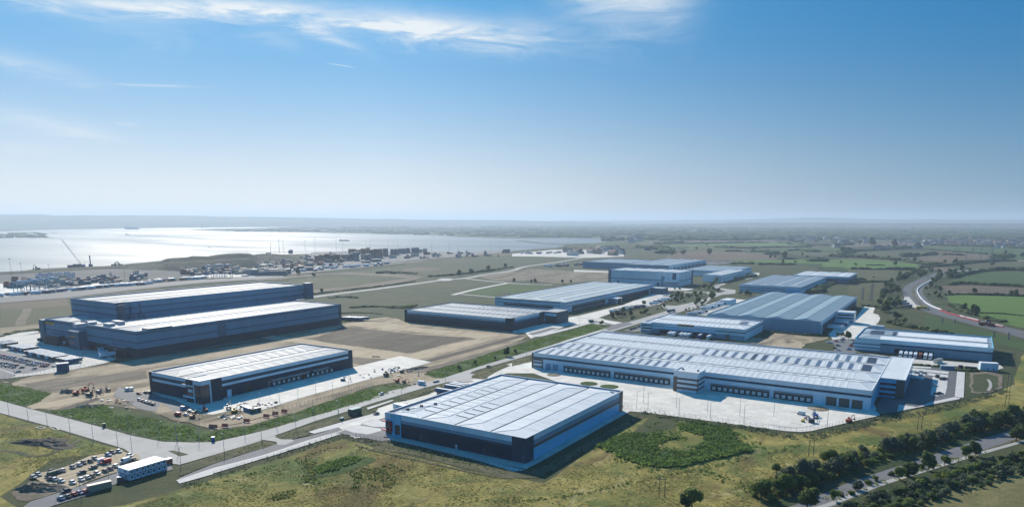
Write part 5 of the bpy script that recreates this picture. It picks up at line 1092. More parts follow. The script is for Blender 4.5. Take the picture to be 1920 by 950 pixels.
lst += [(430,745,'black','y'),(360,825,'silver','y'),(1080,722,'white','y'),(780,520,'white','x')]
rows('v', lst, 'in the car park of the stepped hall', 'cars in the car park of the stepped hall')
lst = [(a, b_, random.choice(['white','silver','navy','blue','light']), 'x') for a, b_ in ((880,868),(895,862),(912,858),(925,850),(938,846),(950,842),(965,838),(975,834))]
rows('o', lst, 'by the office of the orange signed warehouse', 'cars by the orange signed warehouse')
lst = []
for (xa, ya, xb, yb, n) in ((800,410,1000,425,9),(840,430,960,415,5),(880,455,1020,460,6)):
    for k in range(n): t = k/(n-1); lst.append((xa+(xb-xa)*t, ya+(yb-ya)*t, random.choice(['white','silver','navy','white','black']), 'x'))
rows('k', lst, 'in the yard before the tall white box', 'cars before the tall white box')
lst = []
for row in range(3):
    for k in range(12): lst.append((650+k*21+row*5, 474+row*9+k*.6, random.choice(['white','silver','navy','red','black','grey']), 'x'))
rows('Z', lst, 'in the far car park behind the estate', 'cars in the far car park')
rows('y', [(1060,622,'navy','x'),(676,398,'black','y'),(766,497,'silver','y'),(612,345,'white','y'),(845,245,'white','y')], 'on the dual carriageway bend', 'cars on the dual carriageway')
drop(CARP); drop(VANP)

# lorries and trailers (13.6 m), long axis along y, tail at the origin
def box_body(mb, y0, y1, m, roof='white', z0=1.15, z1=4.0, hw=1.28): mb.box(-hw, hw, y0, y1, z0, z1, M[m], M[roof])
def trailer_proto(side='w_white', name='trailer', roof='white'):
    root = empty(name, (0, 0, 0), 0, 'x', 'trailer'); mb = MB(); box_body(mb, 0, 13.6, side, roof); b = mb.build('box_body', root)
    mb = MB(); mb.box(-1.0, 1.0, .2, 13.2, .85, 1.14, M['black']); mb.build('chassis', root)
    for yy in (1.9, 3.2, 4.5):
        mb = MB()
        for s_ in (-1.05, 1.05): mb.loft([[(s_+e, yy+.5*math.cos(a*.785), .5+.5*math.sin(a*.785)) for a in range(8)] for e in (-.18, .18)], M['black'])
        mb.build('axle', root)
    mb = MB(); 
    for s_ in (-.9, .9): mb.box(s_-.08, s_+.08, 10.6, 10.9, 0, .85, M['grey'])
    mb.build('landing_gear', root); return root
def lorry_proto(side='w_white', cab='white', roof='white'):
    root = trailer_proto(side, 'lorry', roof); root['category'] = 'lorry'
    mb = MB(); prof = [(13.9, .6), (16.2, .6), (16.2, 2.0), (15.8, 3.0), (15.3, 3.5), (13.9, 3.7)]
    mb.loft([[(s_, a, z) for a, z in prof] for s_ in (-1.2, 1.2)], M[cab]); c = mb.build('cab', root)
    mb = MB(); mb.loft([[(-1.0, 16.23, 2.0), (1.0, 16.23, 2.0), (1.0, 15.86, 2.95), (-1.0, 15.86, 2.95)], [(-1.0, 16.15, 2.0), (1.0, 16.15, 2.0), (1.0, 15.78, 2.95), (-1.0, 15.78, 2.95)]], M['glass']); mb.build('windscreen', c)
    mb = MB()
    for s_ in (-1.05, 1.05): mb.loft([[(s_+e, 15.2+.5*math.cos(a*.785), .5+.5*math.sin(a*.785)) for a in range(8)] for e in (-.18, .18)], M['black'])
    mb.build('axle', root); return root
PT = {k: trailer_proto(*v) for k, v in dict(white=('w_white',), charcoal=('w_slate2',), blue=('band',), brown=('w_brown',), tan=('tan_paint', 'trailer', 'cream')).items()}
PL = {k: lorry_proto(*v) for k, v in dict(white=('w_white', 'white'), grey=('w_slate2', 'dgrey', 'lgrey'), red=('rust', 'rust', 'rust'), yellow=('yellow', 'white', 'yellow'), blue=('band', 'blue')).items()}
def line_up(sh, A0, B0, n, kinds, where, group, z=4.0, rz=0, protos=None, jit=.5, zb=.42):
    a = G(*A0, z, sh); b_ = G(*B0, z, sh); items = []; protos = protos or PT
    for k in range(n):
        t = k/max(1, n-1); kd = kinds[k % len(kinds)]
        o = dup(protos[kd], (a[0]+(b_[0]-a[0])*t, a[1]+(b_[1]-a[1])*t+random.uniform(-jit, jit), zb), rz+random.uniform(-.01, .01))
        items.append((o, ('white roofed ' if kd in ('brown', 'charcoal') else '')+kd+' '+o.name.split('.')[0]))
    rank_by(items, where, group)
tr = 'trailers parked beside the stepped hall'
line_up('v', (-90,215), (30,262), 4, ['white','brown'], 'in the far cluster of the trailer park', tr)
line_up('v', (135,300), (440,355), 7, ['brown','charcoal','white'], 'in the middle bank of the trailer park', tr)
line_up('v', (485,405), (1020,522), 11, ['charcoal','brown','white'], 'in the long bank of the trailer park', tr)
line_up('v', (1125,545), (1275,580), 4, ['brown','charcoal'], 'in the nearest bank of the trailer park', tr)
line_up('E', (215,560), (215,560), 1, ['blue'], 'parked alone behind the nearest warehouse', 'trailers behind the nearest warehouse', rz=R(-90))
line_up('E', (425,480), (580,430), 3, ['charcoal','charcoal','blue'], 'behind the nearest warehouse', 'trailers behind the nearest warehouse', rz=R(-90))
lp = dict(protos=PL, jit=1.0)
for i, (px, py, kd) in enumerate([(350,288,'white'),(402,295,'white'),(520,300,'white'),(575,306,'white'),(628,320,'white'),(800,332,'blue'),(945,350,'white')]):
    pass
def backed(sh, lst, where, group, yb):
    items = []
    for px, py, kd in lst:
        c = G(px, py, 4.4, sh); o = dup(PL[kd], (c[0], yb, .42), math.pi); items.append((o, kd+' lorry'))
    rank_by(items, where, group)
backed('u', [(370,285,'white'),(422,290,'white'),(540,300,'white'),(592,308,'white'),(645,316,'white'),(820,328,'blue'),(968,335,'white')], 'under the orange signed canopy', 'lorries at the orange signed warehouse', 726)
backed('g', [(1052,226,'white'),(1087,230,'white'),(1120,232,'white'),(1153,236,'white'),(1187,240,'red'),(1222,243,'white'),(1257,246,'white')], 'docked at the blue striped warehouse', 'lorries at the blue striped warehouse', 725)
def side_docked(sh, lst, where, group, xb, rz=R(-90)):
    items = []
    for px, py, kd in lst:
        c = G(px, py, 4.4, sh); o = dup(PL[kd], (xb, c[1], .42), rz); items.append((o, kd+' lorry'))
    rank_by(items, where, group)
side_docked('L', [(1080,405,'white'),(1110,388,'white'),(1150,355,'blue'),(1190,335,'white'),(1210,322,'white')], 'docked beside the grey roofed warehouse', 'lorries at the grey roofed warehouse', -122)
line_up('k', (330,590), (470,560), 4, ['white','tan','white','tan'], 'in the hedge side row of the long pale yard', 'trailers in the long pale yard', rz=R(-75))
line_up('k', (480,552), (600,540), 3, ['white','blue','blue'], 'in the upper end row of the long pale yard', 'trailers in the long pale yard', rz=R(-75))
line_up('k', (730,512), (850,470), 4, ['white','charcoal','white','white'], 'near the entrance of the long pale yard', 'trailers in the long pale yard', rz=R(-60))
line_up('k', (1110,615), (1215,590), 4, ['white','charcoal','white','blue'], 'behind the orange signed warehouse', 'trailers behind the orange signed warehouse', rz=R(-80))
line_up('k', (1250,560), (1480,487), 12, ['white','charcoal','white'], 'in the narrow row beside the grey roof', 'trailers beside the grey roof', rz=R(-70), jit=.3)
line_up('n', (625,770), (760,775), 7, ['charcoal','blue'], 'at the back corner of the stepped hall', 'trailers behind the stepped hall', rz=R(-20))
line_up('y', (205,765), (205,765), 1, ['white'], 'behind the blue striped warehouse', 'trailers behind the blue striped warehouse', rz=R(-100)); line_up('g', (850,35), (850,35), 1, ['white'], 'beside the entrance of the blue striped warehouse', 'trailers behind the blue striped warehouse', rz=R(-95))
line_up('x', (1000,505), (1010,590), 3, ['white'], 'at the loading canopy of the stepped hall', 'trailers at the loading canopy', rz=R(0))
line_up('x', (448,400), (448,400), 1, ['white'], 'between the left canopy and the office tower', 'trailers at the loading canopy'); line_up('v', (735,150), (735,150), 1, ['grey'], 'left of the first loading canopy', 'lorries at the stepped hall', protos=PL)
line_up('y', (700,560), (700,560), 1, ['yellow'], 'turning onto the dual carriageway', 'lorries on the dual carriageway', protos=PL, rz=R(-70)); line_up('y', (1400,735), (1400,735), 1, ['red'], 'inside the red barrier of the dual carriageway', 'lorries on the dual carriageway', protos=PL, rz=R(-108))
line_up('y', (590,490), (650,540), 3, ['grey'], 'waiting in the lay-by of the dual carriageway', 'lorries in the lay-by', protos=PL, rz=R(140))
line_up('k', (915,590), (915,590), 1, ['grey'], 'driving on the estate road by the scrub', 'lorries on the estate road', protos=PL, rz=R(-15))
# trucks and trailers queued along the port road, seen small
def simple_truck(kd):
    mb = MB(); mb.box(-1.3, 1.3, 0, 12, .9, 4.0, M[dict(white='w_white', charcoal='w_slate2', red='rust', blue='band')[kd]], M['white']); mb.box(-1.25, 1.25, 12.6, 15, .5, 3.4, M[random.choice(['white', 'blue', 'dgrey'])]); mb.box(-1, 1, .3, 12.5, .3, .9, M['black'])
    o = mb.build('lorry', None, (0, 0, 0)); tag(o, 'x', 'lorry'); return o
ST = {k: simple_truck(k) for k in ('white', 'charcoal', 'red', 'blue')}
random.seed(11)
def port_trucks(sh, pts, n, where, group, jit=8):
    P_ = GP(sh, pts); seg = [(Vector(P_[i+1])-Vector(P_[i])).length for i in range(len(P_)-1)]; tot = sum(seg); items = []
    for k in range(n):
        d = tot*(k+.5)/n; i = 0
        while d > seg[i]: d -= seg[i]; i += 1
        a = Vector(P_[i]); b_ = Vector(P_[i+1]); p = a+(b_-a)*d/seg[i]; t = (b_-a).normalized(); kd = random.choice(['white', 'white', 'white', 'charcoal', 'red', 'blue'])
        o = ST[kd].copy(); COL.objects.link(o); nn = Vector((-t.y, t.x)); p = p+nn*random.uniform(-jit, jit); o.location = (p.x, p.y, .35); o.rotation_euler = (0, 0, math.atan2(-t.x, t.y)+random.choice((0, 0, 0, .5, 1.57))); o.scale = (1.25, 1.15, 1.25); items.append((o, kd+' lorry'))
    rank_by(items, where, group)
port_trucks('r', [(-100,660),(300,628),(700,595),(1050,562)], 26, 'queued on the port road behind the stepped hall', 'lorries queued on the left stretch of the port road')
port_trucks('r', [(1050,562),(1450,525),(1900,495)], 22, 'further along the port road', 'lorries queued on the middle stretch of the port road')
port_trucks('s', [(100,545),(500,510),(900,490)], 16, 'on the port road before the spoil mound', 'lorries queued before the spoil mound')
port_trucks('t', [(0,480),(300,440),(520,425),(900,400),(1150,370)], 38, 'in the park before the container stacks', 'lorries before the container stacks', 22)
port_trucks('o', [(60,300),(300,295),(560,290),(820,300)], 30, 'on the distant lorry park near the creek', 'lorries on the distant lorry park', 45)
port_trucks('o', [(290,400),(420,385),(500,380)], 12, 'beside the furthest grey warehouse', 'lorries by the furthest grey warehouse', 20)
for o in ST.values(): bpy.data.objects.remove(o)
for d in (PT, PL):
    for o in d.values(): drop(o)

# containers, kiosks, cabins
def crate(name, label, cat, sh, A0, B0, wid, h, m, top='white', z=0, ribs=True, door=None, group=None, zb=.3):
    """box on the ground: A0, B0 = base corners of its long visible side"""
    a = Vector(G(*A0, z, sh)); b_ = Vector(G(*B0, z, sh)); d = b_-a; L_ = d.length; rz = math.atan2(d.y, d.x)
    root = empty(name, (a.x, a.y, zb), rz, label, cat, group); mb = MB(); mb.box(0, L_, 0, wid, 0, h, M[m], M[top])
    if ribs:
        n = int(L_/.9)
        for k in range(n): mb.box(.2+k*.9, .5+k*.9, -.05, -.001, .15, h-.15, M[m])
    o = MB.build(mb, 'body', root, (0, 0, 0)); o.parent = root
    mb = MB(); mb.box(-.1, L_+.1, -.1, wid+.1, h+.002, h+.14, M[top]); o = MB.build(mb, 'roof', root, (0, 0, 0)); o.parent = root
    if door:
        mb = MB(); mb.box(L_*.4, L_*.4+1.0, -.1, -.06, .1, 2.1, M[door]); o = MB.build(mb, 'door', root, (0, 0, 0)); o.parent = root
        mb = MB(); mb.box(L_*.7, L_*.7+1.1, -.1, -.06, 1.0, 1.9, M['glass']); o = MB.build(mb, 'window', root, (0, 0, 0)); o.parent = root
    return root
def _b(self, name, parent=None, loc=None, smooth=False): return MB.build0(self, name, parent, loc, smooth)
crate('shipping_container', 'long tan shipping container on the lane below the white cabins', 'container', 'b', (790,826), (1000,778), 2.5, 2.9, 'tan_paint', 'cream')
crate('generator', 'dark boxy generator standing at the end of the white cabins', 'generator', 'b', (1045,735), (1100,728), 2.2, 2.2, 'dgrey', 'lgrey')
crate('pickup_cabin', 'small white and red site cabin on the junction behind the stacked cabins', 'cabin', 'b', (1490,575), (1540,560), 2.4, 2.4, 'rust', 'white')
crate('portable_toilet', 'dark portable toilet on the verge above the junction', 'toilet', 'b', (914,246), (934,246), 1.3, 2.3, 'dgrey', 'grey')
crate('portable_toilet', 'blue portable toilet with a white roof above the junction', 'toilet', 'b', (1884,372), (1912,370), 1.5, 2.4, 'blue', 'white')
crate('site_cabin', 'dark green site cabin with white roof at the tower of the striped warehouse', 'cabin', 'C', (1330,420), (1545,370), 2.6, 2.6, 'green', 'white', door='grey')
crate('shipping_container', 'blue grey container butted to the dark green site cabin', 'container', 'C', (1140,350), (1320,418), 2.6, 2.6, 'w_slate', 'white')
crate('substation', 'dark green substation kiosk between the main road and the nearest warehouse', 'substation', 'd', (1238,140), (1322,118), 4.2, 3.6, 'green', 'teal')
crate('generator', 'dark generator beside the dark green substation kiosk', 'generator', 'd', (1248,150), (1272,144), 1.8, 1.8, 'dgrey', 'dgrey')
crate('pump_kiosk', 'low teal pump kiosk on the verge island of the main road', 'kiosk', 'd', (1135,182), (1165,175), 1.6, 1.2, 'teal', 'teal')
crate('gatehouse', 'white gatehouse cabin behind the office end of the nearest warehouse', 'gatehouse', 'd', (1600,72), (1700,100), 3.5, 3.0, 'w_white', 'white', door='grey')
crate('substation', 'dark slate substation box at the corner of the hall car park', 'substation', 'v', (1135,825), (1378,800), 6, 6.5, 'w_slate2', 'lgrey')
crate('shipping_container', 'blue grey container in the verge behind the office car park', 'container', 'w', (820,180), (1025,190), 2.6, 3, 'w_slate', 'lgrey')
crate('shipping_container', 'shorter black container beside the drainage basin', 'container', 'w', (1085,165), (1150,170), 2.6, 2.4, 'dgrey', 'dgrey'); crate('shipping_container', 'longer black container beside the drainage basin', 'container', 'w', (1182,180), (1350,195), 2.6, 2.4, 'dgrey', 'dgrey')
crate('site_cabin', 'white two-storey cabin block at the corner of the blue striped warehouse', 'cabins', 'w', (1405,190), (1670,205), 6, 6, 'w_white', 'white', door='grey')
crate('bike_shelter', 'small dark shelter in the middle of the office car park', 'shelter', 'w', (738,305), (795,312), 2.2, 2.4, 'dgrey', 'dgrey')
crate('skip', 'dark waste skip on the pale yard near its far end', 'skip', 'g', (424,705), (465,708), 2.6, 2.2, 'dgrey', 'dgrey')
crate('site_cabin', 'white welfare cabin by the red truck at the works entrance', 'cabin', 'q', (868,622), (925,628), 2.5, 2.6, 'w_white', 'white', door='grey')
crate('concrete_block', 'low dark barrier block standing on the main road near the trailers', 'block', 'E', (165,445), (280,418), 1.2, 1.0, 'grey', 'lgrey')
crate('gatehouse', 'green kiosk beside the access road of the charcoal office end', 'kiosk', 'j', (1402,326), (1432,325), 3, 3, 'green', 'teal'); crate('site_cabin', 'white canopy box in the narrow yard above the grey roof', 'cabin', 'k', (1530,540), (1600,520), 14, 6, 'w_white', 'white')
crate('transformer', 'grey switchgear box beside the docks of the blue striped warehouse', 'switchgear', 'w', (765,95), (850,75), 3, 3.4, 'cream', 'grey')

# diggers
def excavator(label, sh, x, y, rz, m, k=1.0, m2='dgrey'):
    c = G(x, y, 0, sh); root = empty('excavator', (c[0], c[1], .4), rz, label, 'excavator', 'excavators and diggers on the works'); root.scale = (k, k, k)
    def P_(name, f): mb = MB(); f(mb); o = mb.build(name, None, (0, 0, 0)); o.parent = root; return o
    for s_ in (-1.1, 1.1): P_('track', lambda mb: mb.loft([[(q, s_+e, z) for q, z in ((-1.9,.3),(-1.5,0),(1.5,0),(1.9,.3),(1.9,.6),(1.5,.9),(-1.5,.9),(-1.9,.6))] for e in (-.3, .3)], M['black']))
    P_('body', lambda mb: mb.box(-2.2, 1.4, -1.3, 1.3, 1.0, 2.1, M[m])); P_('cab', lambda mb: mb.box(.2, 1.5, .2, 1.25, 2.1, 3.1, M['glass'], M[m]))
    P_('boom', lambda mb: (mb.bar((1.2, -.3, 1.8), (3.6, -.3, 4.4), .25, M[m]), mb.bar((3.6, -.3, 4.4), (6.0, -.3, 3.8), .22, M[m])))
    P_('arm', lambda mb: mb.bar((6.0, -.3, 3.9), (6.4, -.3, 1.4), .2, M[m])); P_('bucket', lambda mb: mb.loft([[(5.7, s_, 1.4), (6.9, s_, 1.3), (6.5, s_, .4), (5.6, s_, .6)] for s_ in (-.8, .2)], M[m2])); return root
excavator('yellow excavator standing in sand beside the dark green site cabin', 'C', 950, 400, 1.9, 'yellow', .9); excavator('white and orange telehandler at the foot of the glazed tower', 'C', 820, 320, 2.4, 'cream', 1.0)
excavator('orange excavator, leftmost machine at the head of the ditch', 'a', 680, 665, .6, 'orange'); excavator('orange excavator with raised arm beside the spoil pile', 'a', 765, 640, 2.0, 'orange', 1.2); excavator('dark excavator at the ditch end on the haul road', 'a', 800, 680, .2, 'dgrey', 1.1); excavator('grey tracked dumper right of the orange excavators', 'a', 885, 650, 0, 'grey', .9, 'rust'); excavator('black tracked loader on the haul road, rightmost of the ditch machines', 'a', 965, 632, 3, 'dgrey', .8)
excavator('red excavator with blue arm by the tower forecourt', 'a', 1830, 815, 2.8, 'red', .9); excavator('small green dumper on the heap of the tower forecourt', 'a', 1735, 835, .8, 'green', .7); excavator('red brown excavator at the lowest corner of the tower forecourt', 'a', 1715, 875, .4, 'rust', .8)
excavator('blue digger working beside the dark skip on the pale yard', 'g', 470, 665, 2, 'blue', .9); excavator('orange digger at the lower edge of the pale yard', 'g', 700, 700, 1.2, 'orange', .9); excavator('small yellow digger left of the dark skip', 'g', 385, 698, 1, 'yellow', .5); excavator('small red roller above the dark skip', 'g', 404, 678, 0, 'red', .4)
excavator('white cement mixer with grey drum on the pale delivery yard', 'c', 1655, 490, .6, 'white', .9); excavator('brown crusher with raised conveyor at the works entrance', 'q', 590, 545, 1.8, 'dgrey', 1.1); excavator('flat red loader parked by the works entrance', 'q', 690, 600, .2, 'red', .8); excavator('dark red loader with canopy at the works entrance', 'q', 750, 605, .1, 'rust', .7); excavator('dark excavator near the trench of the works entrance', 'q', 730, 515, .3, 'dgrey', .8); excavator('pale dumper on the track above the works entrance', 'q', 650, 500, .1, 'lgrey', .8)
# orange barriers on the bank
bl = []
for sh, x, y in (('d',5,252),('d',100,242),('d',295,198),('d',470,156),('d',550,133),('d',630,113),('b',1885,250)):
    c = G(x, y, 0, sh); mb = MB(); mb.box(-1.7, 1.7, -.06, .06, .15, 1.9, M['orange']); mb.box(-1.8, -1.7, -.1, .1, 0, 2.1, M['grey']); mb.box(1.7, 1.8, -.1, .1, 0, 2.1, M['grey']); mb.box(-1.7, 1.7, -.07, .07, 1.9, 2.0, M['grey'])
    o = mb.build('safety_barrier', None, (c[0], c[1], .2)); o.rotation_euler = (-.35, 0, .35); o.scale = (1.15, 1, 1.1); tag(o, 'x', 'barrier'); bl.append(o)
rank(bl, 'orange mesh barrier', 'on the ditch bank', 'orange barriers on the ditch bank')
# heaps
def heap(name, label, sh, x, y, rx, ry, h, m, cat='heap', rz=0, n=18, amp=.35, zb=.1):
    c = G(x, y, 0, sh); mb = MB(); rings = []; n = max(n, 34); NR = 9
    for k in range(NR):
        r = 1-k/(NR-1)*.97; ring_ = []
        for a in range(n):
            th = a*6.2832/n; ed = 1+amp*1.4*mnoise.noise(Vector((math.cos(th)*1.6+x, math.sin(th)*1.6+y, .3)))+.18*mnoise.noise(Vector((math.cos(th)*6+x, math.sin(th)*6, k*.2)))
            X = rx*r*ed*math.cos(th); Y = ry*r*ed*math.sin(th)
            z = h*min(1.0, (1-r)*2.4)*(.62+.75*mnoise.noise(Vector((X*.35, Y*.35, x)))+.5*mnoise.noise(Vector((X*.9, Y*.9, y)))) if k else -.15
            ring_.append((X, Y, z))
        rings.append(ring_)
    mb.loft(rings, M[m]); o = mb.build(name, None, (c[0], c[1], zb)); o.rotation_euler = (0, 0, rz); tag(o, label, cat); return o
heap('gravel_heap', 'dark grey gravel heap in the tower forecourt', 'C', 740, 500, 4, 3, 1.5, 'asphalt2'); heap('spoil_heap', 'brown spoil heap left of the orange excavators', 'a', 600, 640, 6, 5, 2.5, 'dirt2'); heap('sand_heap', 'pale sand heap at the end of the green ditch', 'a', 780, 770, 9, 3, 1.4, 'dirt', rz=.6)
heap('soil_heap', 'wide black soil heap on the grass below the main road', 'b', 380, 385, 20, 7.5, 1.6, 'track', rz=.35, n=30, amp=.6); heap('soil_heap', 'brown weedy soil heap beside the car compound', 'b', 330, 790, 11, 5.5, 2.2, 'dirt2', rz=.5, n=24, amp=.5); heap('sand_heap', 'sand heap by the crusher at the works entrance', 'q', 500, 375, 5, 3, .8, 'dirt2'); heap('soil_heap', 'low brown soil heap behind the dark trench at works entrance', 'q', 860, 480, 12, 4, 1.5, 'dirt2', rz=1.2)
heap('spoil_heap', 'low mound in the dry grass plot beyond the longest warehouse', 'L', 320, 640, 5, 4, .8, 'dirt2')
# big spoil mound by the port
def mound(name, label, sh, pts, wid, m, cat='mound'):
    """pts: (x, ybase, ytop) photo samples of the near foot and the crest"""
    mb = MB(); rings = []
    for (x, yb, yt) in pts:
        c = Vector(G(x, yb, 0, sh)); d = c.normalized(); dist = c.length; Dt = Vector(G(x, yt, 0, sh)).length; h = max(.8, CAM_H*(1-(dist+wid*.75)/Dt))
        rings.append([(c.x+d.x*q*wid, c.y+d.y*q*wid, z) for q, z in ((0, -.3), (.15, h*.35), (.3, h*.62), (.42, h*.72), (.55, h*.97), (.75, h), (.95, h*.9), (1.3, -.3))])
    for i in range(len(rings)-1):
        for k in range(7): mb.face([rings[i][k], rings[i+1][k], rings[i+1][k+1], rings[i][k+1]], M[m])
    o = mb.build(name, smooth=True); tag(o, label, cat); return o
M['mound'] = soil('weathered spoil', [(.3,(.03,.04,.025)),(.48,(.06,.065,.04)),(.6,(.09,.085,.055)),(.72,(.16,.14,.10))], ((.008,.3),(.04,.4),(.2,.3)), bump=.9, bscale=.12, bdist=3)
mound('spoil_mound', 'large flat-topped grassy spoil mound between the port and the water', 's', [(-260,372,345),(-60,380,300),(100,385,285),(230,380,268),(300,385,262),(350,388,240),(400,392,228),(520,395,222),(650,398,212),(700,398,200),(900,395,203),(1000,385,185),(1150,380,172),(1300,370,165),(1420,355,170),(1500,335,195),(1570,320,250),(1640,310,295)], 190, 'mound')
mound('spoil_mound', 'smaller dark mound with sheds on top, right of the flat-topped mound', 's', [(1420,280,200),(1500,285,178),(1600,290,172),(1750,292,175),(1900,296,190),(2050,292,230),(2200,290,270)], 160, 'mound')
mound('sea_bank', 'long low dark bank between the port yard and the water', 'r', [(-400,415,370),(0,375,338),(300,360,322),(600,340,303),(880,322,285),(1100,312,270),(1400,300,262),(1900,290,225)], 60, 'mound', 'bank')
# container stacks
CC = []
for i, c in enumerate([(.16,.035,.025),(.20,.06,.035),(.09,.03,.03),(.03,.07,.13),(.05,.10,.15),(.16,.18,.2),(.07,.13,.14),(.35,.36,.36)]):
    M['cont%d' % i] = plain('container colour %d' % i, c, .6); CC.append('cont%d' % i)
def stack(sh, x0, x1, yb, yt, pal, depth=30):
    a = Vector(G(x0, yb, 0, sh)); b_ = Vector(G(x1, yb, 0, sh)); d = b_-a; L_ = d.length; d.normalize(); nn = Vector((-d.y, d.x)); dist = a.length; H_ = (yb-yt)/SHEET[sh][2]*dist/FPX
    lv = max(1, round(H_/2.6)); n = max(1, int(L_/12.6)); mb = MB()
    rz = math.atan2(d.y, d.x); rows_ = max(1, int(depth/2.6))
    for k in range(n):
        top = lv-random.choice((0, 0, 0, 1, 1))
        for r in range(0, rows_, 3):
            for z in range(max(1, top-(random.random() < .3))):
                mb.box(k*12.6, k*12.6+12.2, r*2.6, r*2.6+7.6, z*2.6, z*2.6+2.55, M[CC[random.choice(pal)]])
    o = mb.build('container_stack', None, (a.x, a.y, .3)); o.rotation_euler = (0, 0, rz); tag(o, 'x', 'container stack'); return o
stk = []
for t in [('t',205,330,350,262,[0,1,2]),('t',335,450,350,250,[2,1,3]),('t',455,540,345,245,[0,1,2]),('t',545,660,335,255,[2,3,4]),('t',640,780,250,186,[0,1,2]),('t',660,700,330,240,[4,3,6]),('t',700,800,335,225,[4,6,5]),('t',800,905,280,178,[0,2,1]),('t',850,925,330,258,[6,4,5]),('t',910,1085,300,185,[2,3,1]),('t',1085,1180,280,183,[3,2,4]),('t',1180,1280,262,188,[4,3,2]),('t',1280,1380,245,185,[4,3,6]),('t',1380,1450,235,176,[3,4]),('t',1450,1540,240,168,[6,4,5]),('t',1540,1600,225,180,[4,5]),('t',1600,1685,225,172,[6,5,4]),('t',930,1095,350,316,[6,4])]:
    stk.append(stack(*t))
rank(stk, 'stack of shipping containers', 'on the quay', 'container stacks on the quay')
stk = []
for t in [('s',1360,1900,450,385,[5,7,6]),('s',1560,1790,345,315,[6,4]),('s',1490,1620,190,176,[2,1]),('s',1620,1710,188,165,[4,3]),('s',700,820,486,460,[3,4]),('s',1310,1400,462,430,[4,3]),('n',0,270,448,412,[5,3]),('n',270,440,425,398,[3,4]),('n',240,285,298,275,[3,4]),('r',930,1000,290,250,[4,3]),('r',860,905,290,255,[4]),('n',1835,1900,292,268,[5,3]),('n',780,850,368,352,[0,3]),('m',1440,1510,480,462,[4,3]),('o',95,150,300,292,[4]),('o',510,560,300,285,[3,4]),('o',985,1050,275,258,[3,4]),('z',480,555,370,345,[4,3]),('z',830,900,168,158,[5]),('z',700,760,350,330,[3]),('r',40,130,520,503,[3])]:
    stk.append(stack(*t, 14)); stk[-1].name = 'storage_shed'; stk[-1]['category'] = 'shed'
rank(stk, 'low storage shed or block of containers', 'around the port land', 'sheds around the port land')
# reefer racks and gantry cranes
def gantry(sh, x, yb, h, wdt=20, m='w_slate'):
    c = G(x, yb, 0, sh); root = empty('gantry_crane', (c[0], c[1], .3), .3, 'x', 'gantry crane')
    for a in (-wdt/2, wdt/2):
        mb = MB()
        for b_ in (-4, 4): mb.bar((a, b_, 0), (a, b_*.6, h), .55, M[m])
        mb.bar((a, -4, 1.5), (a, 4, 1.5), .5, M[m]); o = mb.build('leg_frame', None, (0, 0, 0)); o.parent = root
    mb = MB(); mb.box(-wdt/2-1, wdt/2+1, -3, -2, h-.5, h+1.2, M[m]); mb.box(-wdt/2-1, wdt/2+1, 2, 3, h-.5, h+1.2, M[m]); mb.box(-3, 2, -3, 3, h+1.25, h+3, M['lblue']); o = mb.build('girder', None, (0, 0, 0)); o.parent = root
    return root
gs = [gantry('r', x, y, 17) for x, y in ((262,605),(312,600),(352,595),(425,580),(478,575),(540,560),(660,545),(690,545))]; rank(gs, 'blue grey yard gantry crane', 'in the lower port yard', 'yard gantry cranes')
gs = [gantry('s', x, y, 24, 14) for x, y in ((905,480),(1008,470),(1050,465),(1145,470))]; rank(gs, 'blue grey gantry crane', 'before the spoil mound', 'gantry cranes before the mound')
rk = []
for x in range(470, 960, 20):  # plain steel frames of the reefer racks, they carry no lamps
    c = G(x, 445-(x-470)*.06+random.uniform(-8, 8), 0, 'r'); mb = MB(); h = random.uniform(11, 15)
    for a in (-1.2, 1.2): mb.box(a-.35, a+.35, -.4, .4, 0, h, M['lblue'])
    mb.box(-1.2, 1.2, -.3, .3, h-.8, h, M['lblue']); mb.box(-1.2, 1.2, -.3, .3, h*.5, h*.5+.8, M['lblue']); o = mb.build('rack_frame', None, (c[0], c[1], .3)); tag(o, 'x', 'frame'); rk.append(o)
rank(rk, 'tall slim steel frame', 'in the rack field of the port', 'steel frames of the rack field')
# masts
def mast(sh, x, yb, yt, head=True, m='grey', r=.35):
    c = Vector(G(x, yb, 0, sh)); D_ = c.length; h = (yb-yt)/SHEET[sh][2]*math.hypot(D_, 0)/FPX*1.0; root = empty('light_mast', (c.x, c.y, 0), 0, 'x', 'light mast')
    mb = MB(); mb.cyl(0, 0, 0, h, r, r*.5, M[m], 6); o = mb.build('pole', None, (0, 0, 0)); o.parent = root
    if head: mb = MB(); mb.cyl(0, 0, h, h+.8, 2.2, 2.2, M[m], 8); o = mb.build('lamp_ring', None, (0, 0, 0)); o.parent = root
    return root
ms = [mast('r', *t) for t in ((165,520,240),(300,520,285),(690,530,420),(655,530,440),(1590,455,290),(625,310,258))]+[mast('s', *t) for t in ((553,500,380),(1385,165,35),(1685,165,45),(1790,165,10),(1845,160,10))]+[mast('n', *t, True, 'grey', .45) for t in ((110,292,225),(175,292,205),(205,292,205),(365,280,208),(440,278,195),(597,278,200),(643,280,215),(817,255,210),(850,258,205),(980,258,208),(1050,255,220),(1302,282,225),(1437,285,228),(1496,282,242),(1738,278,228),(1814,272,215))]
rank(ms, 'tall grey light mast', 'on the port land', 'light masts on the port land')
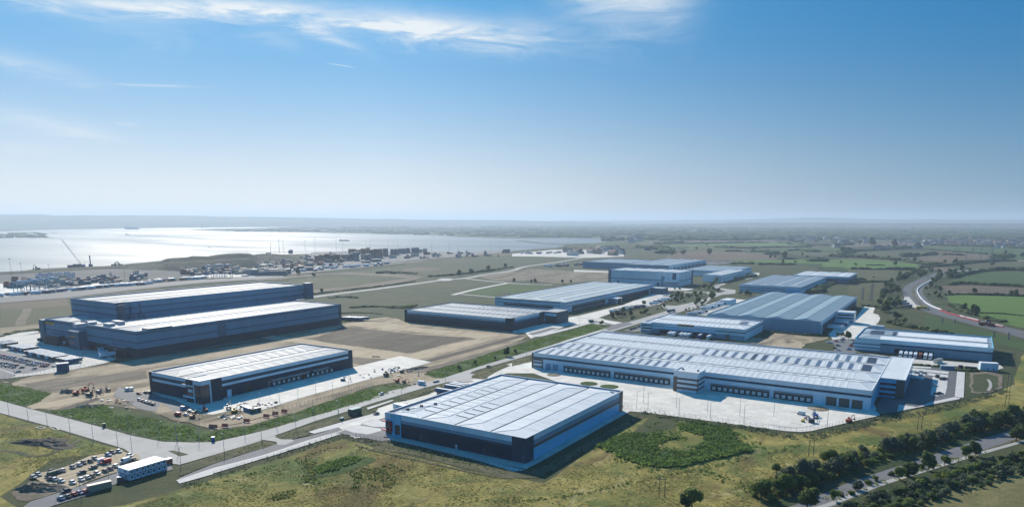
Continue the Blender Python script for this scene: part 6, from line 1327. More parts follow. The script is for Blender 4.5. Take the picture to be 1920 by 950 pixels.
# cranes and harbour bits
def lattice(mb, p, q, w0, w1, m, n=10):
    p = Vector(p); q = Vector(q); d = (q-p).normalized(); u = d.orthogonal().normalized(); v = d.cross(u); C4 = [(u+v), (u-v), (-u-v), (-u+v)]
    for c in C4: mb.bar(p+c*w0, q+c*w1, .16, M[m])
    for k in range(n):
        for i in range(4):
            a = C4[i]; b_ = C4[(i+1) % 4]; t0 = k/n; t1 = (k+1)/n; w_0 = w0+(w1-w0)*t0; w_1 = w0+(w1-w0)*t1
            mb.bar(p+(q-p)*t0+a*w_0, p+(q-p)*t1+b_*w_1, .09, M[m])
c = Vector(G(1050, 275, 0, 'r')); CR = empty('crawler_crane', (c.x, c.y, 0), 0, 'crawler crane with a long pale leaning boom on the quay edge', 'crane'); rt = Vector((math.cos(YAW), math.sin(YAW), 0))
def addp(root, name, mb): o = mb.build(name, None, (0, 0, 0)); o.parent = root; return o
sc = c.length/FPX; tip = -rt*(28*sc)+Vector((0, 0, 43*sc)); mb = MB(); lattice(mb, (0, 0, 4), tip, 1.7, .9, 'lgrey', 16); addp(CR, 'boom', mb)
mb = MB(); mb.bar(tip, (8, 6, 14), .12, M['grey']); mb.bar((0, 0, 4), (8, 6, 14), .4, M['grey']); mb.bar(tip, tip+Vector((0, 0, -45)), .1, M['grey']); addp(CR, 'cable', mb)
mb = MB(); mb.box(-5, 7, -4, 4, 2, 7, M['blue']); addp(CR, 'body', mb)
for s_ in (-4, 4): mb = MB(); mb.box(-6, 6, s_-1, s_+1, 0, 2, M['black']); addp(CR, 'track', mb)
c = Vector(G(1155, 275, 0, 'r')); PR = empty('piling_rig', (c.x, c.y, 0), 0, 'dark piling rig standing right of the leaning crane', 'piling rig'); mb = MB(); mb.box(-1, 1, -1, 1, 0, 30, M['w_slate2']); mb.bar((0, 0, 28), (3, 0, 0), .4, M['w_slate2']); addp(PR, 'mast', mb); mb = MB(); mb.box(-4, 5, -3, 3, 0, 8, M['w_slate2']); addp(PR, 'body', mb)
excavator('long-reach excavator on the bank left of the leaning crane', 'r', 480, 312, 3.3, 'dgrey', 2.6); excavator('dark excavator on the bank top, left of a pair', 'r', 1450, 268, .1, 'dgrey', 2.8); excavator('dark excavator on the bank top, right of a pair', 'r', 1530, 262, 3.2, 'dgrey', 2.6); excavator('lone dark machine in the middle of the port gravel', 'r', 1430, 400, 3.0, 'w_slate2', 2.2)
# ships
def ship(name, label, sh, x, y, L_, W_, H_, rz, m, top='lgrey'):
    c = G(x, y, 0, sh); root = empty(name, (c[0], c[1], .2), rz, label, 'ship'); q = L_/2; b_ = W_/2
    mb = MB(); out = [(-q, -b_*.8), (q*.7, -b_), (q, 0), (q*.7, b_), (-q, b_*.8)]; mb.loft([[(a*.95, c_*.8, -.5) for a, c_ in out], [(a, c_, H_*.35) for a, c_ in out]], M[m]); addp(root, 'hull', mb)
    mb = MB(); mb.box(-q*.92, -q*.62, -b_*.6, b_*.6, H_*.35, H_, M[top]); addp(root, 'bridge', mb)
    if L_ > 60: mb = MB(); mb.box(-q*.55, q*.75, -b_*.7, b_*.7, H_*.35, H_*.75, M['w_slate']); addp(root, 'cargo', mb)
    return root
ship('cargo_ship', 'distant laden cargo ship on the far side of the estuary', 'm', 980, 117, 190, 28, 34, YAW, 'w_slate2'); ship('tug', 'small dark tug with a red hull in mid-estuary', 'm', 948, 160, 30, 10, 14, YAW+.2, 'rust'); ship('barge', 'long low barge off the container quay', 'n', 657, 205, 62, 11, 9, YAW, 'w_slate2')
ship('launch', 'tiny launch leaving a pale wake in the estuary', 'm', 1560, 255, 12, 4, 5, YAW, 'w_slate2'); c = Vector(G(1500, 112, 0, 'm')); mb = MB(); mb.cyl(0, 0, 0, 40, 6, 3, M['w_slate2'], 8); mb.cyl(0, 0, 40, 44, 12, 10, M['w_slate2'], 8); o = mb.build('beacon_tower', None, (c.x, c.y, 0)); tag(o, 'distant beacon tower standing in the water off the far headland', 'beacon')

# lamp posts
LP = empty('lamp_post', (0, 0, 0), 0, 'x', 'lamp post'); mb = MB(); mb.cyl(0, 0, 0, 10, .14, .08, M['steel'], 6); addp(LP, 'pole', mb); mb = MB(); mb.bar((0, 0, 9.9), (1.3, 0, 10.2), .06, M['steel']); addp(LP, 'arm', mb); mb = MB(); mb.box(1.2, 2.0, -.16, .16, 10.12, 10.28, M['lgrey']); addp(LP, 'lamp_head', mb)
def lamps(lst, where, group, k=1.0, rz=0):
    os_ = []
    for sh, x, y in lst:
        c = G(x, y, 0, sh); os_.append(dup(LP, (c[0], c[1], .1), rz, sc=k))
    rank(os_, 'slim steel lamp post', where, group)
lamps([('b', x, y) for x, y in ((83,140),(253,178),(425,240),(628,305),(833,368),(1052,430),(1178,472),(1145,245),(1418,350),(1575,360),(1612,590),(1590,470),(1775,375))], 'along the main road left of the junction', 'lamp posts left of the junction', 1.0, 1.2)
lamps([('d', x, y) for x, y in ((98,470),(430,362),(737,268),(1118,152),(888,135),(560,238),(280,310))]+[('q', x, y) for x, y in ((165,905),(727,742),(932,668),(1117,605),(1355,532),(1513,472),(1685,372),(1240,505),(1840,378))], 'along the main road right of the junction', 'lamp posts right of the junction', 1.0, 2.8)
lamps([('b', 970, 710), ('b', 715, 790), ('b', 535, 840), ('b', 730, 905)], 'around the car compound', 'lamp posts around the compound', .8)
lamps([('f', x, y) for x, y in ((975,612),(1220,652),(1450,690),(1690,708),(925,655),(1008,668),(1238,705),(1470,740),(1720,768))]+[('g', 185, 660), ('g', 550, 735)], 'on the pale yard of the longest warehouse', 'lamp posts on the pale yard', 1.15)
lamps([('c', x, y) for x, y in ((1058,600),(1140,660),(1292,660),(1435,600),(1573,590),(1700,540),(978,690))], 'on the yard of the striped warehouse', 'lamp posts on the striped warehouse yard', .9)
lamps([('e', x, y) for x, y in ((325,570),(555,640),(755,670),(1022,725),(1497,450),(1335,540))]+[('k', x, y) for x, y in ((660,640),(870,640),(760,600),(1130,560))], 'around the warehouses', 'lamp posts around the warehouses', .6)
lamps([('a', 960, 385), ('a', 1030, 360), ('a', 720, 400), ('a', 135, 520), ('v', 1670, 560), ('j', 1250, 390), ('j', 1330, 360)], 'beside the yards and fences', 'lamp posts beside the yards', 1.0)
drop(LP)
# wooden twin poles of the overhead line
HPs = []
for sh, x, yb, yt in (('h',668,865,690),('i',92,480,345),('i',1020,262,150),('w',1795,765,590),('g',1790,500,170),('g',1820,330,190)):
    c = Vector(G(x, yb, 0, sh)); h = min(13, (yb-yt)/SHEET[sh][2]*c.length/FPX*1.08); root = empty('twin_pole', (c.x, c.y, 0), YAW+.2, 'x', 'power pole')
    for s_ in (-1.3, 1.3): mb = MB(); mb.cyl(s_, 0, 0, h, .19, .14, M['wood'], 6); addp(root, 'pole', mb)
    mb = MB(); mb.box(-2.0, 2.0, -.1, .1, h-.7, h-.45, M['wood']); addp(root, 'crossarm', mb); mb = MB()
    for q in (-1.7, 0, 1.7): mb.cyl(q, 0, h-.44, h-.1, .08, .08, M['lgrey'], 6)
    addp(root, 'insulator', mb); HPs.append(root)
rank(HPs, 'brown wooden twin pole', 'of the overhead line across the rough grass', 'twin poles of the overhead line')
def pylon(sh, x, yb, yt):
    c = Vector(G(x, yb, 0, sh)); h = (yb-yt)/SHEET[sh][2]*c.length/FPX; root = empty('pylon', (c.x, c.y, 0), YAW+.3, 'x', 'pylon')
    mb = MB(); 
    for a in (-1, 1):
        for b_ in (-1, 1): mb.bar((a*h*.09, b_*h*.09, 0), (a*h*.02, b_*h*.02, h*.62), .22, M['grey']); mb.bar((a*h*.02, b_*h*.02, h*.62), (0, 0, h), .16, M['grey'])
    for k in range(6):
        z0 = h*.62*k/6; z1 = h*.62*(k+1)/6; w0 = h*.09-(h*.07)*k/6; w1 = h*.09-(h*.07)*(k+1)/6
        for b_ in (-1, 1): mb.bar((-w0, b_*w0, z0), (w1, b_*w1, z1), .13, M['grey']); mb.bar((w0, b_*w0, z0), (-w1, b_*w1, z1), .13, M['grey']); mb.bar((b_*w0, -w0, z0), (b_*w1, w1, z1), .13, M['grey'])
    addp(root, 'tower', mb)
    for z, l in ((.66, .17), (.78, .2), (.9, .14)): mb = MB(); mb.bar((-h*l, 0, h*z), (h*l, 0, h*z), .3, M['grey']); mb.bar((-h*l, 0, h*z), (0, 0, h*(z+.05)), .12, M['grey']); mb.bar((h*l, 0, h*z), (0, 0, h*(z+.05)), .12, M['grey']); addp(root, 'crossarm', mb)
    return root
ps = [pylon('z', *t) for t in ((1225,425,335),(1270,430,360),(1340,470,385),(1402,410,325),(1482,445,340),(1590,495,360))]+[pylon('y', *t) for t in ((990,745,690),(1130,750,705),(100,480,360),(195,500,320),(1565,900,840),(1725,925,860))]
for o in ps[6:]: o.name = 'power_pole'
rank(ps[:6], 'steel lattice pylon', 'on the far green fields', 'pylons on the far fields'); rank(ps[6:], 'slim steel power mast', 'near the dual carriageway', 'power masts near the dual carriageway')
# fences
M['mesh'] = plain('fence steel', (.16, .18, .18), .6)
def fence(label, pts, h=2.4, step=3.0, m='mesh', rails=3, name='fence'):
    root = empty(name, (pts[0][0], pts[0][1], .1), 0, label, 'fence'); mp_ = MB(); mr = MB()
    for i in range(len(pts)-1):
        a = Vector(pts[i]); b_ = Vector(pts[i+1]); n = max(1, int((b_-a).length/step))
        for k in range(n+(i == len(pts)-2)): p = a+(b_-a)*k/n; mp_.box(p.x-.05, p.x+.05, p.y-.05, p.y+.05, .1, h+.1, M[m], skip='b')
        for r in range(rails): z = .3+(h-.35)*r/(rails-1); mr.bar((a.x, a.y, z), (b_.x, b_.y, z), .035, M[m])
    mp_.build('posts', root); mr.build('rails', root); return root
fence('steel mesh fence wrapping the front and side of the nearest warehouse', [(-281,280),(-163,279.5),(-160,300),(-160,415)])
fence('steel mesh fence along the ditch bank of the striped warehouse yard', GP('c', [(700,760),(1000,742),(1210,712),(1600,622),(1900,525)])); fence('steel mesh fence on the lower edge of the longest warehouse yard', GP('f', [(830,640),(950,672),(1240,715),(1480,745),(1900,800)])+GP('g', [(380,768),(540,738),(900,658)]))
fence('thin fence along the lower edge of the stepped hall car park', GP('a', [(0,535),(135,520),(400,470),(640,440),(900,400),(1110,365)])); fence('thin fence following the pale footpath beside the rough grass', GP('d', [(0,665),(600,485),(1100,312),(1500,385)]), 1.8, 4)
fence('thin fence round the long pale lorry yard', GP('k', [(0,665),(120,690),(280,690),(350,640),(700,550)]))
# work-zone barrier on the dual carriageway
def barrier(label, pts, h, m, name='road_barrier', wd=.9):
    L_ = strip_pts(pts, wd/2); n = len(pts); mb = MB()
    for i in range(n-1):
        a, b_ = L_[i], L_[i+1]; c, d = L_[2*n-1-i], L_[2*n-2-i]
        mb.face([(*a, .3), (*b_, .3), (*b_, h), (*a, h)], M[m]); mb.face([(*c, .3), (*d, .3), (*d, h), (*c, h)], M[m]); mb.face([(*a, h), (*b_, h), (*d, h), (*c, h)], M[m])
    o = mb.build(name); tag(o, label, 'road barrier', 'barriers of the road works'); return o
barrier('long white concrete barrier on the outside of the carriageway bend', smooth(GP('y', [(940,237),(885,262),(830,292),(740,345),(712,380),(722,425),(770,492),(850,550),(985,604)])), 1.7, 'white', wd=1.5)
barrier('first and longest red section of the road works barrier', GP('y', [(960,605),(1060,640),(1180,672)]), 1.5, 'red', wd=1.5); barrier('white section after the first red road works barrier', GP('y', [(1180,668),(1240,686)]), 1.7, 'white', wd=1.6); barrier('red section carrying a white top before the red lorry', GP('y', [(1185,680),(1300,705),(1400,730)]), 1.3, 'red', wd=1.6); barrier('white section just before the red lorry', GP('y', [(1248,685),(1395,722)]), 1.7, 'white', wd=1.5); barrier('red section after the arrow board lorry', GP('y', [(1525,768),(1600,780),(1670,793)]), 1.2, 'red', wd=1.4); barrier('white section after the arrow board lorry', GP('y', [(1525,758),(1670,788)]), 1.6, 'white', wd=1.2)
c = Vector(G(1497, 775, 0, 'y')); AB = empty('arrow_board', (c.x, c.y, .3), YAW, 'round blue board with a white arrow behind the red lorry', 'sign'); mb = MB(); mb.loft([[(3.2*math.cos(a*.3927), e, 3.6+3.2*math.sin(a*.3927)) for a in range(16)] for e in (0, .3)], M['navy']); addp(AB, 'board', mb)
mb = MB(); mb.bar((1.4, -.12, 5.0), (-1.5, -.12, 3.6), .55, M['white']); mb.bar((-1.5, -.12, 3.6), (1.4, -.12, 2.2), .55, M['white']); addp(AB, 'arrow', mb)
# site clutter: pallets, pipes and bags
random.seed(21); cl = []
for sh, xa, xb, ya, yb, n in (('C',1040,1900,180,300,26),('C',560,1300,440,600,18),('q',480,960,470,620,26),('a',880,1180,700,790,16),('c',1780,1900,430,470,6),('g',420,480,650,710,5)):
    for k in range(n):
        c = G(random.uniform(xa, xb), random.uniform(ya, yb), 0, sh); mb = MB(); a = random.uniform(.4, 1.3); b_ = random.uniform(.3, .9); hh = random.uniform(.3, 1.3); m_ = random.choice(['white','dgrey','tan_paint','lgrey','blue','rust','wood','black','w_slate2'])
        for q in range(random.choice((1, 2, 3))): mb.box(-a+q*.1, a-q*.15, -b_, b_-q*.1, q*hh/3+.002*q, (q+1)*hh/3, M[m_])
        o = mb.build('material_pallet', None, (c[0], c[1], .42)); o.rotation_euler = (0, 0, random.uniform(0, 3)); tag(o, 'small stack of building material lying on the works site', 'pallet', 'stacks of material on the works sites')
pp = []
for k in range(3): c = G(790+k*20, 735+k*6, 0, 'C'); mb = MB(); mb.bar((0, 0, .2), (2.6, -.3, .2), .22, M['lgrey'], 6); o = mb.build('pipe', None, (c[0], c[1], .3)); tag(o, 'x', 'pipe'); pp.append(o)
rank(pp, 'pale concrete pipe', 'lying on the green bank below the orange barriers', 'pipes on the bank')
pp = []
for x, y, L_, W_ in ((365,247,6,3),(480,250,6,2.4),(500,262,4,2)): c = G(x, y, 0, 'b'); mb = MB(); mb.box(-L_/2, L_/2, -W_/2, W_/2, 0, .35, M['cream']); mb.box(-L_/2+.8, L_/2-.8, -W_/2+.5, W_/2-.5, .36, .5, M['verge']); o = mb.build('manhole_slab', None, (c[0], c[1], .12)); tag(o, 'x', 'slab'); pp.append(o)
rank(pp, 'pale concrete manhole slab', 'on the grass below the main road', 'slabs on the grass')

# loose containers and low sheds across the port land
random.seed(19); BX = []
for i, m_ in enumerate(['cont0', 'cont1', 'cont3', 'cont4', 'cont5', 'cont7', 'cont6', 'tan_paint']):
    mb = MB(); mb.box(-6.1, 6.1, -2.5, 2.5, 0, 2.6*(1+i % 2), M[m_], M[m_]); mb.box(-5.9, -1.5, -1.2, 1.2, 2.6*(1+i % 2)+.02, 2.6*(2+i % 2), M[m_]); BX.append((mb.build('shipping_container', None, (0, 0, 0)), ['rust red', 'brown red', 'navy', 'steel blue', 'pale grey', 'white', 'grey green', 'tan'][i]))
for sh, xa, xb, ya, yb, sl, n, where, grp in (('n',10,700,345,430,-.06,90,'in the cluttered strip right of the spoil mound','containers right of the spoil mound'),('s',600,1350,400,455,-.03,40,'at the foot of the spoil mound','containers at the foot of the spoil mound'),('r',0,1900,470,560,-.05,46,'on the pale port yard behind the stepped hall','containers on the pale port yard'),('n',700,1850,312,345,-.022,40,'on the long quay beyond the grassland','containers on the long quay')):
    for _ in range(n):
        x = random.uniform(xa, xb); y = random.uniform(ya, yb)+sl*(x-xa)
        c = G(x, y, 0, sh); b_, cn = random.choice(BX); o = b_.copy(); COL.objects.link(o); o.location = (c[0], c[1], .32); o.rotation_euler = (0, 0, YAW+random.choice((.15, .15, .2, 1.7))); k = random.uniform(.9, 1.7); o.scale = (k*1.3, k, k); tag(o, cn+' container or low shed '+where, 'container', grp)
for b_, _ in BX: bpy.data.objects.remove(b_)
M['weed'] = leafm('meadow weeds', (.16, .17, .045), (.25, .26, .07), (.38, .35, .12))
# ------------------------------------------------------------------ trees, hedges and ground cover
random.seed(5)
def inside(p, poly):
    c = False; n = len(poly); x, y = p; j = n-1
    for i in range(n):
        if (poly[i][1] > y) != (poly[j][1] > y) and x < (poly[j][0]-poly[i][0])*(y-poly[i][1])/(poly[j][1]-poly[i][1])+poly[i][0]: c = not c
        j = i
    return c
def leaves(mb, c, r, n, size, m, fl=.25):
    c = Vector(c)
    for _ in range(n):
        while True:
            d = Vector((random.uniform(-1, 1), random.uniform(-1, 1), random.uniform(-1, 1)))
            if .05 < d.length < 1: break
        d = d.normalized()*(random.uniform(.62, 1.05)); p = c+Vector((d.x*r[0], d.y*r[1], d.z*r[2]))
        s = size*random.uniform(.6, 1.35); nrm = (Vector((d.x, d.y, d.z+fl))+Vector((random.uniform(-.8, .8), random.uniform(-.8, .8), random.uniform(-.8, .8)))).normalized(); u = nrm.orthogonal().normalized(); v = nrm.cross(u); a = random.uniform(0, 6.28); u, v = u*math.cos(a)+v*math.sin(a), v*math.cos(a)-u*math.sin(a)
        mb.face([p-u*s-v*s*.6, p+u*s*.3-v*s, p+u*s+v*s*.3, p-u*s*.2+v*s], m)
def blob(mb, c, r, m, seed, n=8, rings=5):
    R_ = []
    for i in range(rings+1):
        th = -math.pi/2+math.pi*i/rings; rr = []
        for k in range(n):
            a = 6.2832*k/n+i*.3; d = Vector((math.cos(th)*math.cos(a), math.cos(th)*math.sin(a), math.sin(th))); q = 1+.45*mnoise.noise(d*1.6+Vector((seed, seed*.7, 0)))
            rr.append((c[0]+d.x*r[0]*q, c[1]+d.y*r[1]*q, c[2]+d.z*r[2]*q))
        R_.append(rr)
    mb.loft(R_, m)
def tree_proto(h, w, lobes, m, lf, trunk=True, low=.3, name='tree'):
    """tree h metres tall, w wide"""
    root = empty(name, (0, 0, 0), 0, 'x', 'tree' if trunk else 'bush'); mb = MB(); cz = h*(low+1)/2; cen = []
    for k in range(lobes):
        a = k*2.4+random.random(); rr = w*.28*random.uniform(.5, 1.1); z = h*random.uniform(low+.12, .82); lr = w*random.uniform(.18, .30); cen.append(((math.cos(a)*rr, math.sin(a)*rr, z), (lr, lr, lr*random.uniform(.75, 1.15))))
    cen.append(((0, 0, h*.72), (w*.3, w*.3, h*.24)))
    for c, r in cen:
        blob(mb, c, [q*.82 for q in r], m, random.random()*50); leaves(mb, c, r, int(lf/len(cen)), h*.045+.12, m)
    addp(root, 'crown', mb)
    if trunk:
        mb = MB(); mb.cyl(0, 0, -.2, h*.5, w*.035+.06, w*.02, M['bark'], 6)
        for c, r in cen[:4]: mb.bar((0, 0, h*.3), c, w*.018, M['bark'], 5, w*.008)
        addp(root, 'trunk', mb)
    return root
TPX = 0
TP = [tree_proto(8, 7, 7, M['leaf1'], 900), tree_proto(9, 7.5, 8, M['leaf2'], 900), tree_proto(7, 6, 6, M['leaf3'], 800), tree_proto(11, 7, 8, M['leaf1'], 900, low=.25), tree_proto(8, 8.5, 8, M['leaf4'], 900)]
BP_ = [tree_proto(3.4, 5.2, 6, M['leaf1'], 520, False, -.05, 'bush'), tree_proto(2.8, 4.6, 5, M['leaf2'], 480, False, -.05, 'bush'), tree_proto(3.0, 4.8, 6, M['leaf3'], 480, False, -.05, 'bush'), tree_proto(3.8, 5.5, 6, M['leaf4'], 520, False, -.05, 'bush')]
NT = 0
def plant(P_, c, k, label, group):
    o = dup(P_, (c[0], c[1], .1), random.uniform(0, 6.28), label, group, (k*random.uniform(.88, 1.15), k*random.uniform(.88, 1.15), k*random.uniform(.85, 1.15))); return o
def along(path, off0, off1, step, protos, kr, label, group, skip=0.0, ranked=None):
    P_ = [Vector(p) for p in path]; d = 0; nxt = 0; out = []
    for i in range(len(P_)-1):
        L_ = (P_[i+1]-P_[i]).length; t = (P_[i+1]-P_[i])/L_; nn = Vector((-t.y, t.x))
        while nxt < d+L_:
            p = P_[i]+t*(nxt-d)+nn*random.uniform(off0, off1)
            if random.random() >= skip: out.append(plant(random.choice(protos), p, random.uniform(*kr), label, group))
            nxt += step*random.uniform(.7, 1.3)
        d += L_
    return out
allp = TP+BP_
# north side of the road in the lower right
HN = smooth(GP('i', [(-180,890),(0,800),(300,690),(600,580),(900,485),(1200,395),(1500,310),(1920,210),(2300,110)]))
along(HN, 2.5, 5, 4.2, [BP_[0], BP_[1], BP_[0], BP_[3], TP[0], TP[1]], (.7, 1.05), 'dark green bush in the dense belt along the upper side of the road', 'thicket above the road')
along(HN, 5, 11, 4.6, [BP_[0], BP_[2], BP_[3], TP[4], TP[0]], (.75, 1.15), 'leafy tree or bush in the middle of the belt above the road', 'thicket above the road')
along(HN, 10, 17, 5.6, [BP_[2], BP_[0], BP_[3]], (.6, 1.15), 'rounded bush on the meadow side of the belt above the road', 'thicket above the road', .15)
def one(sh, x, y, P_, k, label, cat=None):
    o = plant(P_, G(x, y, 0, sh), k, label, None)
    return o
one('h', 935, 948, TP[0], 1.1, 'lone round dark tree at the bottom edge, near a twin pole'); one('h', 880, 965, TP[1], .7, 'smaller dark tree touching the lone round tree at the bottom edge'); one('i', 60, 930, TP[1], 1.1, 'dark tree at the left end of the belt between road and path'); one('i', 285, 860, TP[2], .75, 'yellow green tree between road and path near its left end'); one('i', 490, 770, TP[4], .5, 'small pale shrub on the verge between road and path')
one('i', 845, 678, TP[2], .85, 'golden green tree beside the road in mid belt'); one('i', 935, 660, TP[1], .9, 'dark tree right of the golden green roadside tree'); one('i', 1100, 600, TP[1], 1.0, 'tall dark tree between the road and the path'); one('i', 1235, 558, TP[0], .8, 'round green tree below the road sign bend'); one('i', 1420, 500, TP[3], .8, 'tall tree between road and path right of centre'); one('i', 1500, 478, TP[1], .85, 'broad dark tree touching the tall tree by the path')
one('i', 1850, 352, TP[1], 1.1, 'big dark round tree at the right edge by the road'); one('i', 1905, 325, TP[1], 1.0, 'second big dark tree at the right picture edge'); one('i', 1500, 250, TP[1], 1.15, 'large dark spreading bush in the meadow above the belt'); one('i', 840, 420, TP[0], .8, 'round green bush standing just above the belt'); one('i', 240, 560, TP[0], 1.0, 'tall light green tree at the left of the belt above the road')
one('h', 1690, 660, TP[2], .8, 'yellow green tree on the meadow side of the belt')
BTW = smooth(GP('i', [(200,860),(480,760),(800,670),(1080,580),(1400,490),(1560,440)])); along(BTW, -3, 3, 6, [BP_[1], BP_[0], BP_[2]], (.4, .8), 'bush on the strip between road and path', 'bushes between road and path', .45)
SP = smooth(GP('i', [(400,940),(700,840),(1000,740),(1300,650),(1600,570),(1920,490),(2300,400)])); along(SP, -3, 3, 3.3, [BP_[0], BP_[1], BP_[3], BP_[2]], (.7, 1.2), 'bush in the scrub belt below the path', 'scrub belt below the path', .08)
along(SP, -9, -3, 3.8, [BP_[0], BP_[1], BP_[3]], (.5, .95), 'low bush in the scrub belt below the path', 'scrub belt below the path', .1)
along(SP, -15, -8, 4.4, [BP_[0], BP_[3], BP_[1]], (.6, 1.05), 'dark bush at the field edge below the path', 'scrub belt below the path', .25)
# scattered shrubs of the meadow and verges
def scatter_things(sh, poly, n, protos, kr, label, group):
    P_ = GP(sh, poly); xs = [p[0] for p in P_]; ys = [p[1] for p in P_]; k = 0
    while k < n:
        p = (random.uniform(min(xs), max(xs)), random.uniform(min(ys), max(ys)))
        if inside(p, P_): plant(random.choice(protos), p, random.uniform(*kr), label, group); k += 1
scatter_things('k', [(280,690),(380,620),(520,580),(700,540),(900,570),(700,640),(500,700)], 26, TP[:2]+BP_, (.5, 1.0), 'bush or small tree in the scrub beside the long pale yard', 'scrub beside the long pale yard')
scatter_things('k', [(860,540),(1000,455),(1180,430),(1290,450),(1280,480),(1180,500),(1010,545)], 22, TP[:2]+BP_, (.6, 1.1), 'bush in the scrub triangle by the roundabout', 'scrub triangle by the roundabout')
scatter_things('k', [(880,390),(1180,380),(1380,300),(1500,300),(1540,310),(1370,350),(1500,400),(1420,415),(1080,405)], 26, TP[:2]+BP_, (.6, 1.2), 'bush in the scrub before the far white warehouses', 'scrub before the far white warehouses')
scatter_things('k', [(1000,610),(1180,570),(1290,500),(1300,540),(1150,610)], 10, BP_+TP[:1], (.5, .9), 'bush on the verge between the estate road and narrow yard', 'verge bushes by the narrow yard')
for x, y, k in ((1220,540,1.2),(1290,520,1.0),(1350,500,1.3),(1370,490,1.2),(1195,552,.8)): one('k', x, y, TP[2 if x in (1290,) else 3], k, 'tall roadside tree %s' % {1220:'first from the left by the narrow yard',1290:'with golden leaves by the narrow yard',1350:'right of the golden one by the roundabout',1370:'rightmost by the roundabout exit',1195:'shortest by the estate road bend'}[x])
scatter_things('k', [(1580,440),(1700,400),(1800,430),(1780,460),(1600,450)], 10, TP[:2]+BP_, (.6, 1.1), 'small tree between the roundabout and the slate roofed warehouse', 'trees by the slate roofed warehouse')
scatter_things('y', [(450,250),(700,170),(900,150),(880,200),(700,285),(560,340),(540,430),(420,330)], 24, TP, (.9, 1.6), 'tree in the wood on the inner side of the carriageway bend', 'wood inside the carriageway bend')
scatter_things('y', [(330,420),(350,300),(430,300),(540,430),(560,540),(440,640),(250,630),(300,520)], 30, TP, (.9, 1.5), 'tree in the dense wood left of the lay-by', 'wood left of the lay-by')
scatter_things('y', [(440,700),(560,660),(620,720),(560,780),(450,760)], 8, TP[:2]+BP_, (.7, 1.0), 'bush on the rough ground behind the blue striped warehouse', 'bushes behind the blue striped warehouse')
scatter_things('y', [(940,230),(1020,200),(1300,165),(1280,200),(1100,240),(1080,300),(980,320),(850,300)], 20, TP, (1.0, 1.7), 'tree in the wood on the outer side of the carriageway bend', 'wood outside the carriageway bend')
scatter_things('y', [(780,340),(950,330),(980,420),(1050,500),(1000,540),(880,480),(800,400)], 12, TP[:2]+BP_, (.7, 1.1), 'bush on the rough slope outside the bend', 'bushes outside the bend')
for x, y, k, w_ in ((1225,610,1.0,'smaller of two round trees at the bright field corner'),(1355,660,1.5,'bigger of two round trees at the bright field corner'),(1065,425,.9,'small round tree on the hedge of the tan field'),(1350,418,1.2,'dark round tree in the middle of the tan field hedge'),(1755,440,1.0,'left tree of a pair on the tan field hedge'),(1805,445,1.1,'right tree of a pair on the tan field hedge')): one('y', x, y, TP[1], k, w_)
# middle distance: lone trees
def far_trees(sh, lst, where, group):
    os_ = []
    for x, y, k in lst: os_.append(plant(random.choice(TP[:2]), G(x, y, 0, sh), k, None, None))
    rank(os_, 'lone dark tree', where, group)
far_trees('Z', [(435,420,2.6),(318,425,2.0),(695,420,3.0),(960,292,3.6),(1130,382,2.0),(1440,455,2.6),(1625,425,1.5),(1305,450,1.3),(1350,452,1.3),(1675,455,1.2),(565,362,1.6),(670,325,2),(1430,505,1.4),(1550,500,1.2),(1200,525,1.2)], 'on the open fields beyond the estate', 'lone trees on the open fields')
far_trees('z', [(100,405,3.2),(155,395,3.0),(395,332,4.2),(275,318,3.6),(622,345,3.6),(560,465,1.8),(825,490,1.8),(1128,505,1.8),(1225,508,1.6),(410,465,1.9),(330,450,1.8),(1600,530,1.7),(90,505,1.2),(235,525,1.1),(630,520,1.4),(1735,410,1.6),(1540,415,1.3),(850,345,3),(1900,440,2)], 'on the hedged fields to the right', 'lone trees on the hedged fields')
far_trees('n', [(1508,462,1.5),(1600,448,1.6),(1722,425,1.5),(310,455,1.5),(430,468,1.0),(490,590,.9),(1850,400,1.2)], 'on the grassland before the water', 'lone trees on the grassland')
far_trees('j', [(860,35,1.0),(985,42,1.1),(1010,42,1.0),(1205,45,1.0),(1270,42,.9),(1490,345,.7),(1600,160,.01)][:6], 'behind the pale ridged warehouse', 'lone trees behind the pale ridged warehouse')
far_trees('q', [(1660,370,.85),(1240,490,.45),(1560,400,.4),(1380,440,.4),(1740,340,.4)], 'on the green verge along the main road', 'trees on the green verge')
far_trees('L', [(1035,555,.55),(1095,560,.6),(1190,600,.9),(1140,565,.4)], 'at the car park entrance beyond the longest warehouse', 'trees at the car park entrance')
for P_ in TP+BP_: drop(P_)
# hedgerows: one lumpy hedge each
def hedge(sh, pts, wd, h, label, m='leaf2', gap=.08, world=False, name='hedgerow', group='hedgerows between the fields'):
    path = [Vector(p) for p in (pts if world else smooth(GP(sh, pts), 4))]; mb = MB(); ld = random.random()*90; acc = 0
    ln = sum((path[i+1]-path[i]).length for i in range(len(path)-1)); st = max(wd*.62, ln/420)
    for i in range(len(path)-1):
        L_ = (path[i+1]-path[i]).length; t = (path[i+1]-path[i])/L_; nn = Vector((-t.y, t.x))
        while acc < L_:
            p = path[i]+t*acc+nn*random.uniform(-.3, .3)*wd; q = mnoise.noise(Vector((p.x*.012, p.y*.012, ld)))
            if random.random() > gap and q > -.45:
                r = wd*(.55+.5*random.random()+.5*q); hh = h*(.5+.55*random.random()+.7*max(0, q)); blob(mb, (p.x, p.y, hh*.42), (r, r, hh*.6), M[m], random.random()*80, 7, 4)
                if st < 12: leaves(mb, (p.x, p.y, hh*.45), (r, r, hh*.62), 14, h*.16, M[m])
            acc += st*random.uniform(.7, 1.3)
        acc -= L_
    if mb.f: o = mb.build(name); tag(o, label, 'hedge', group)
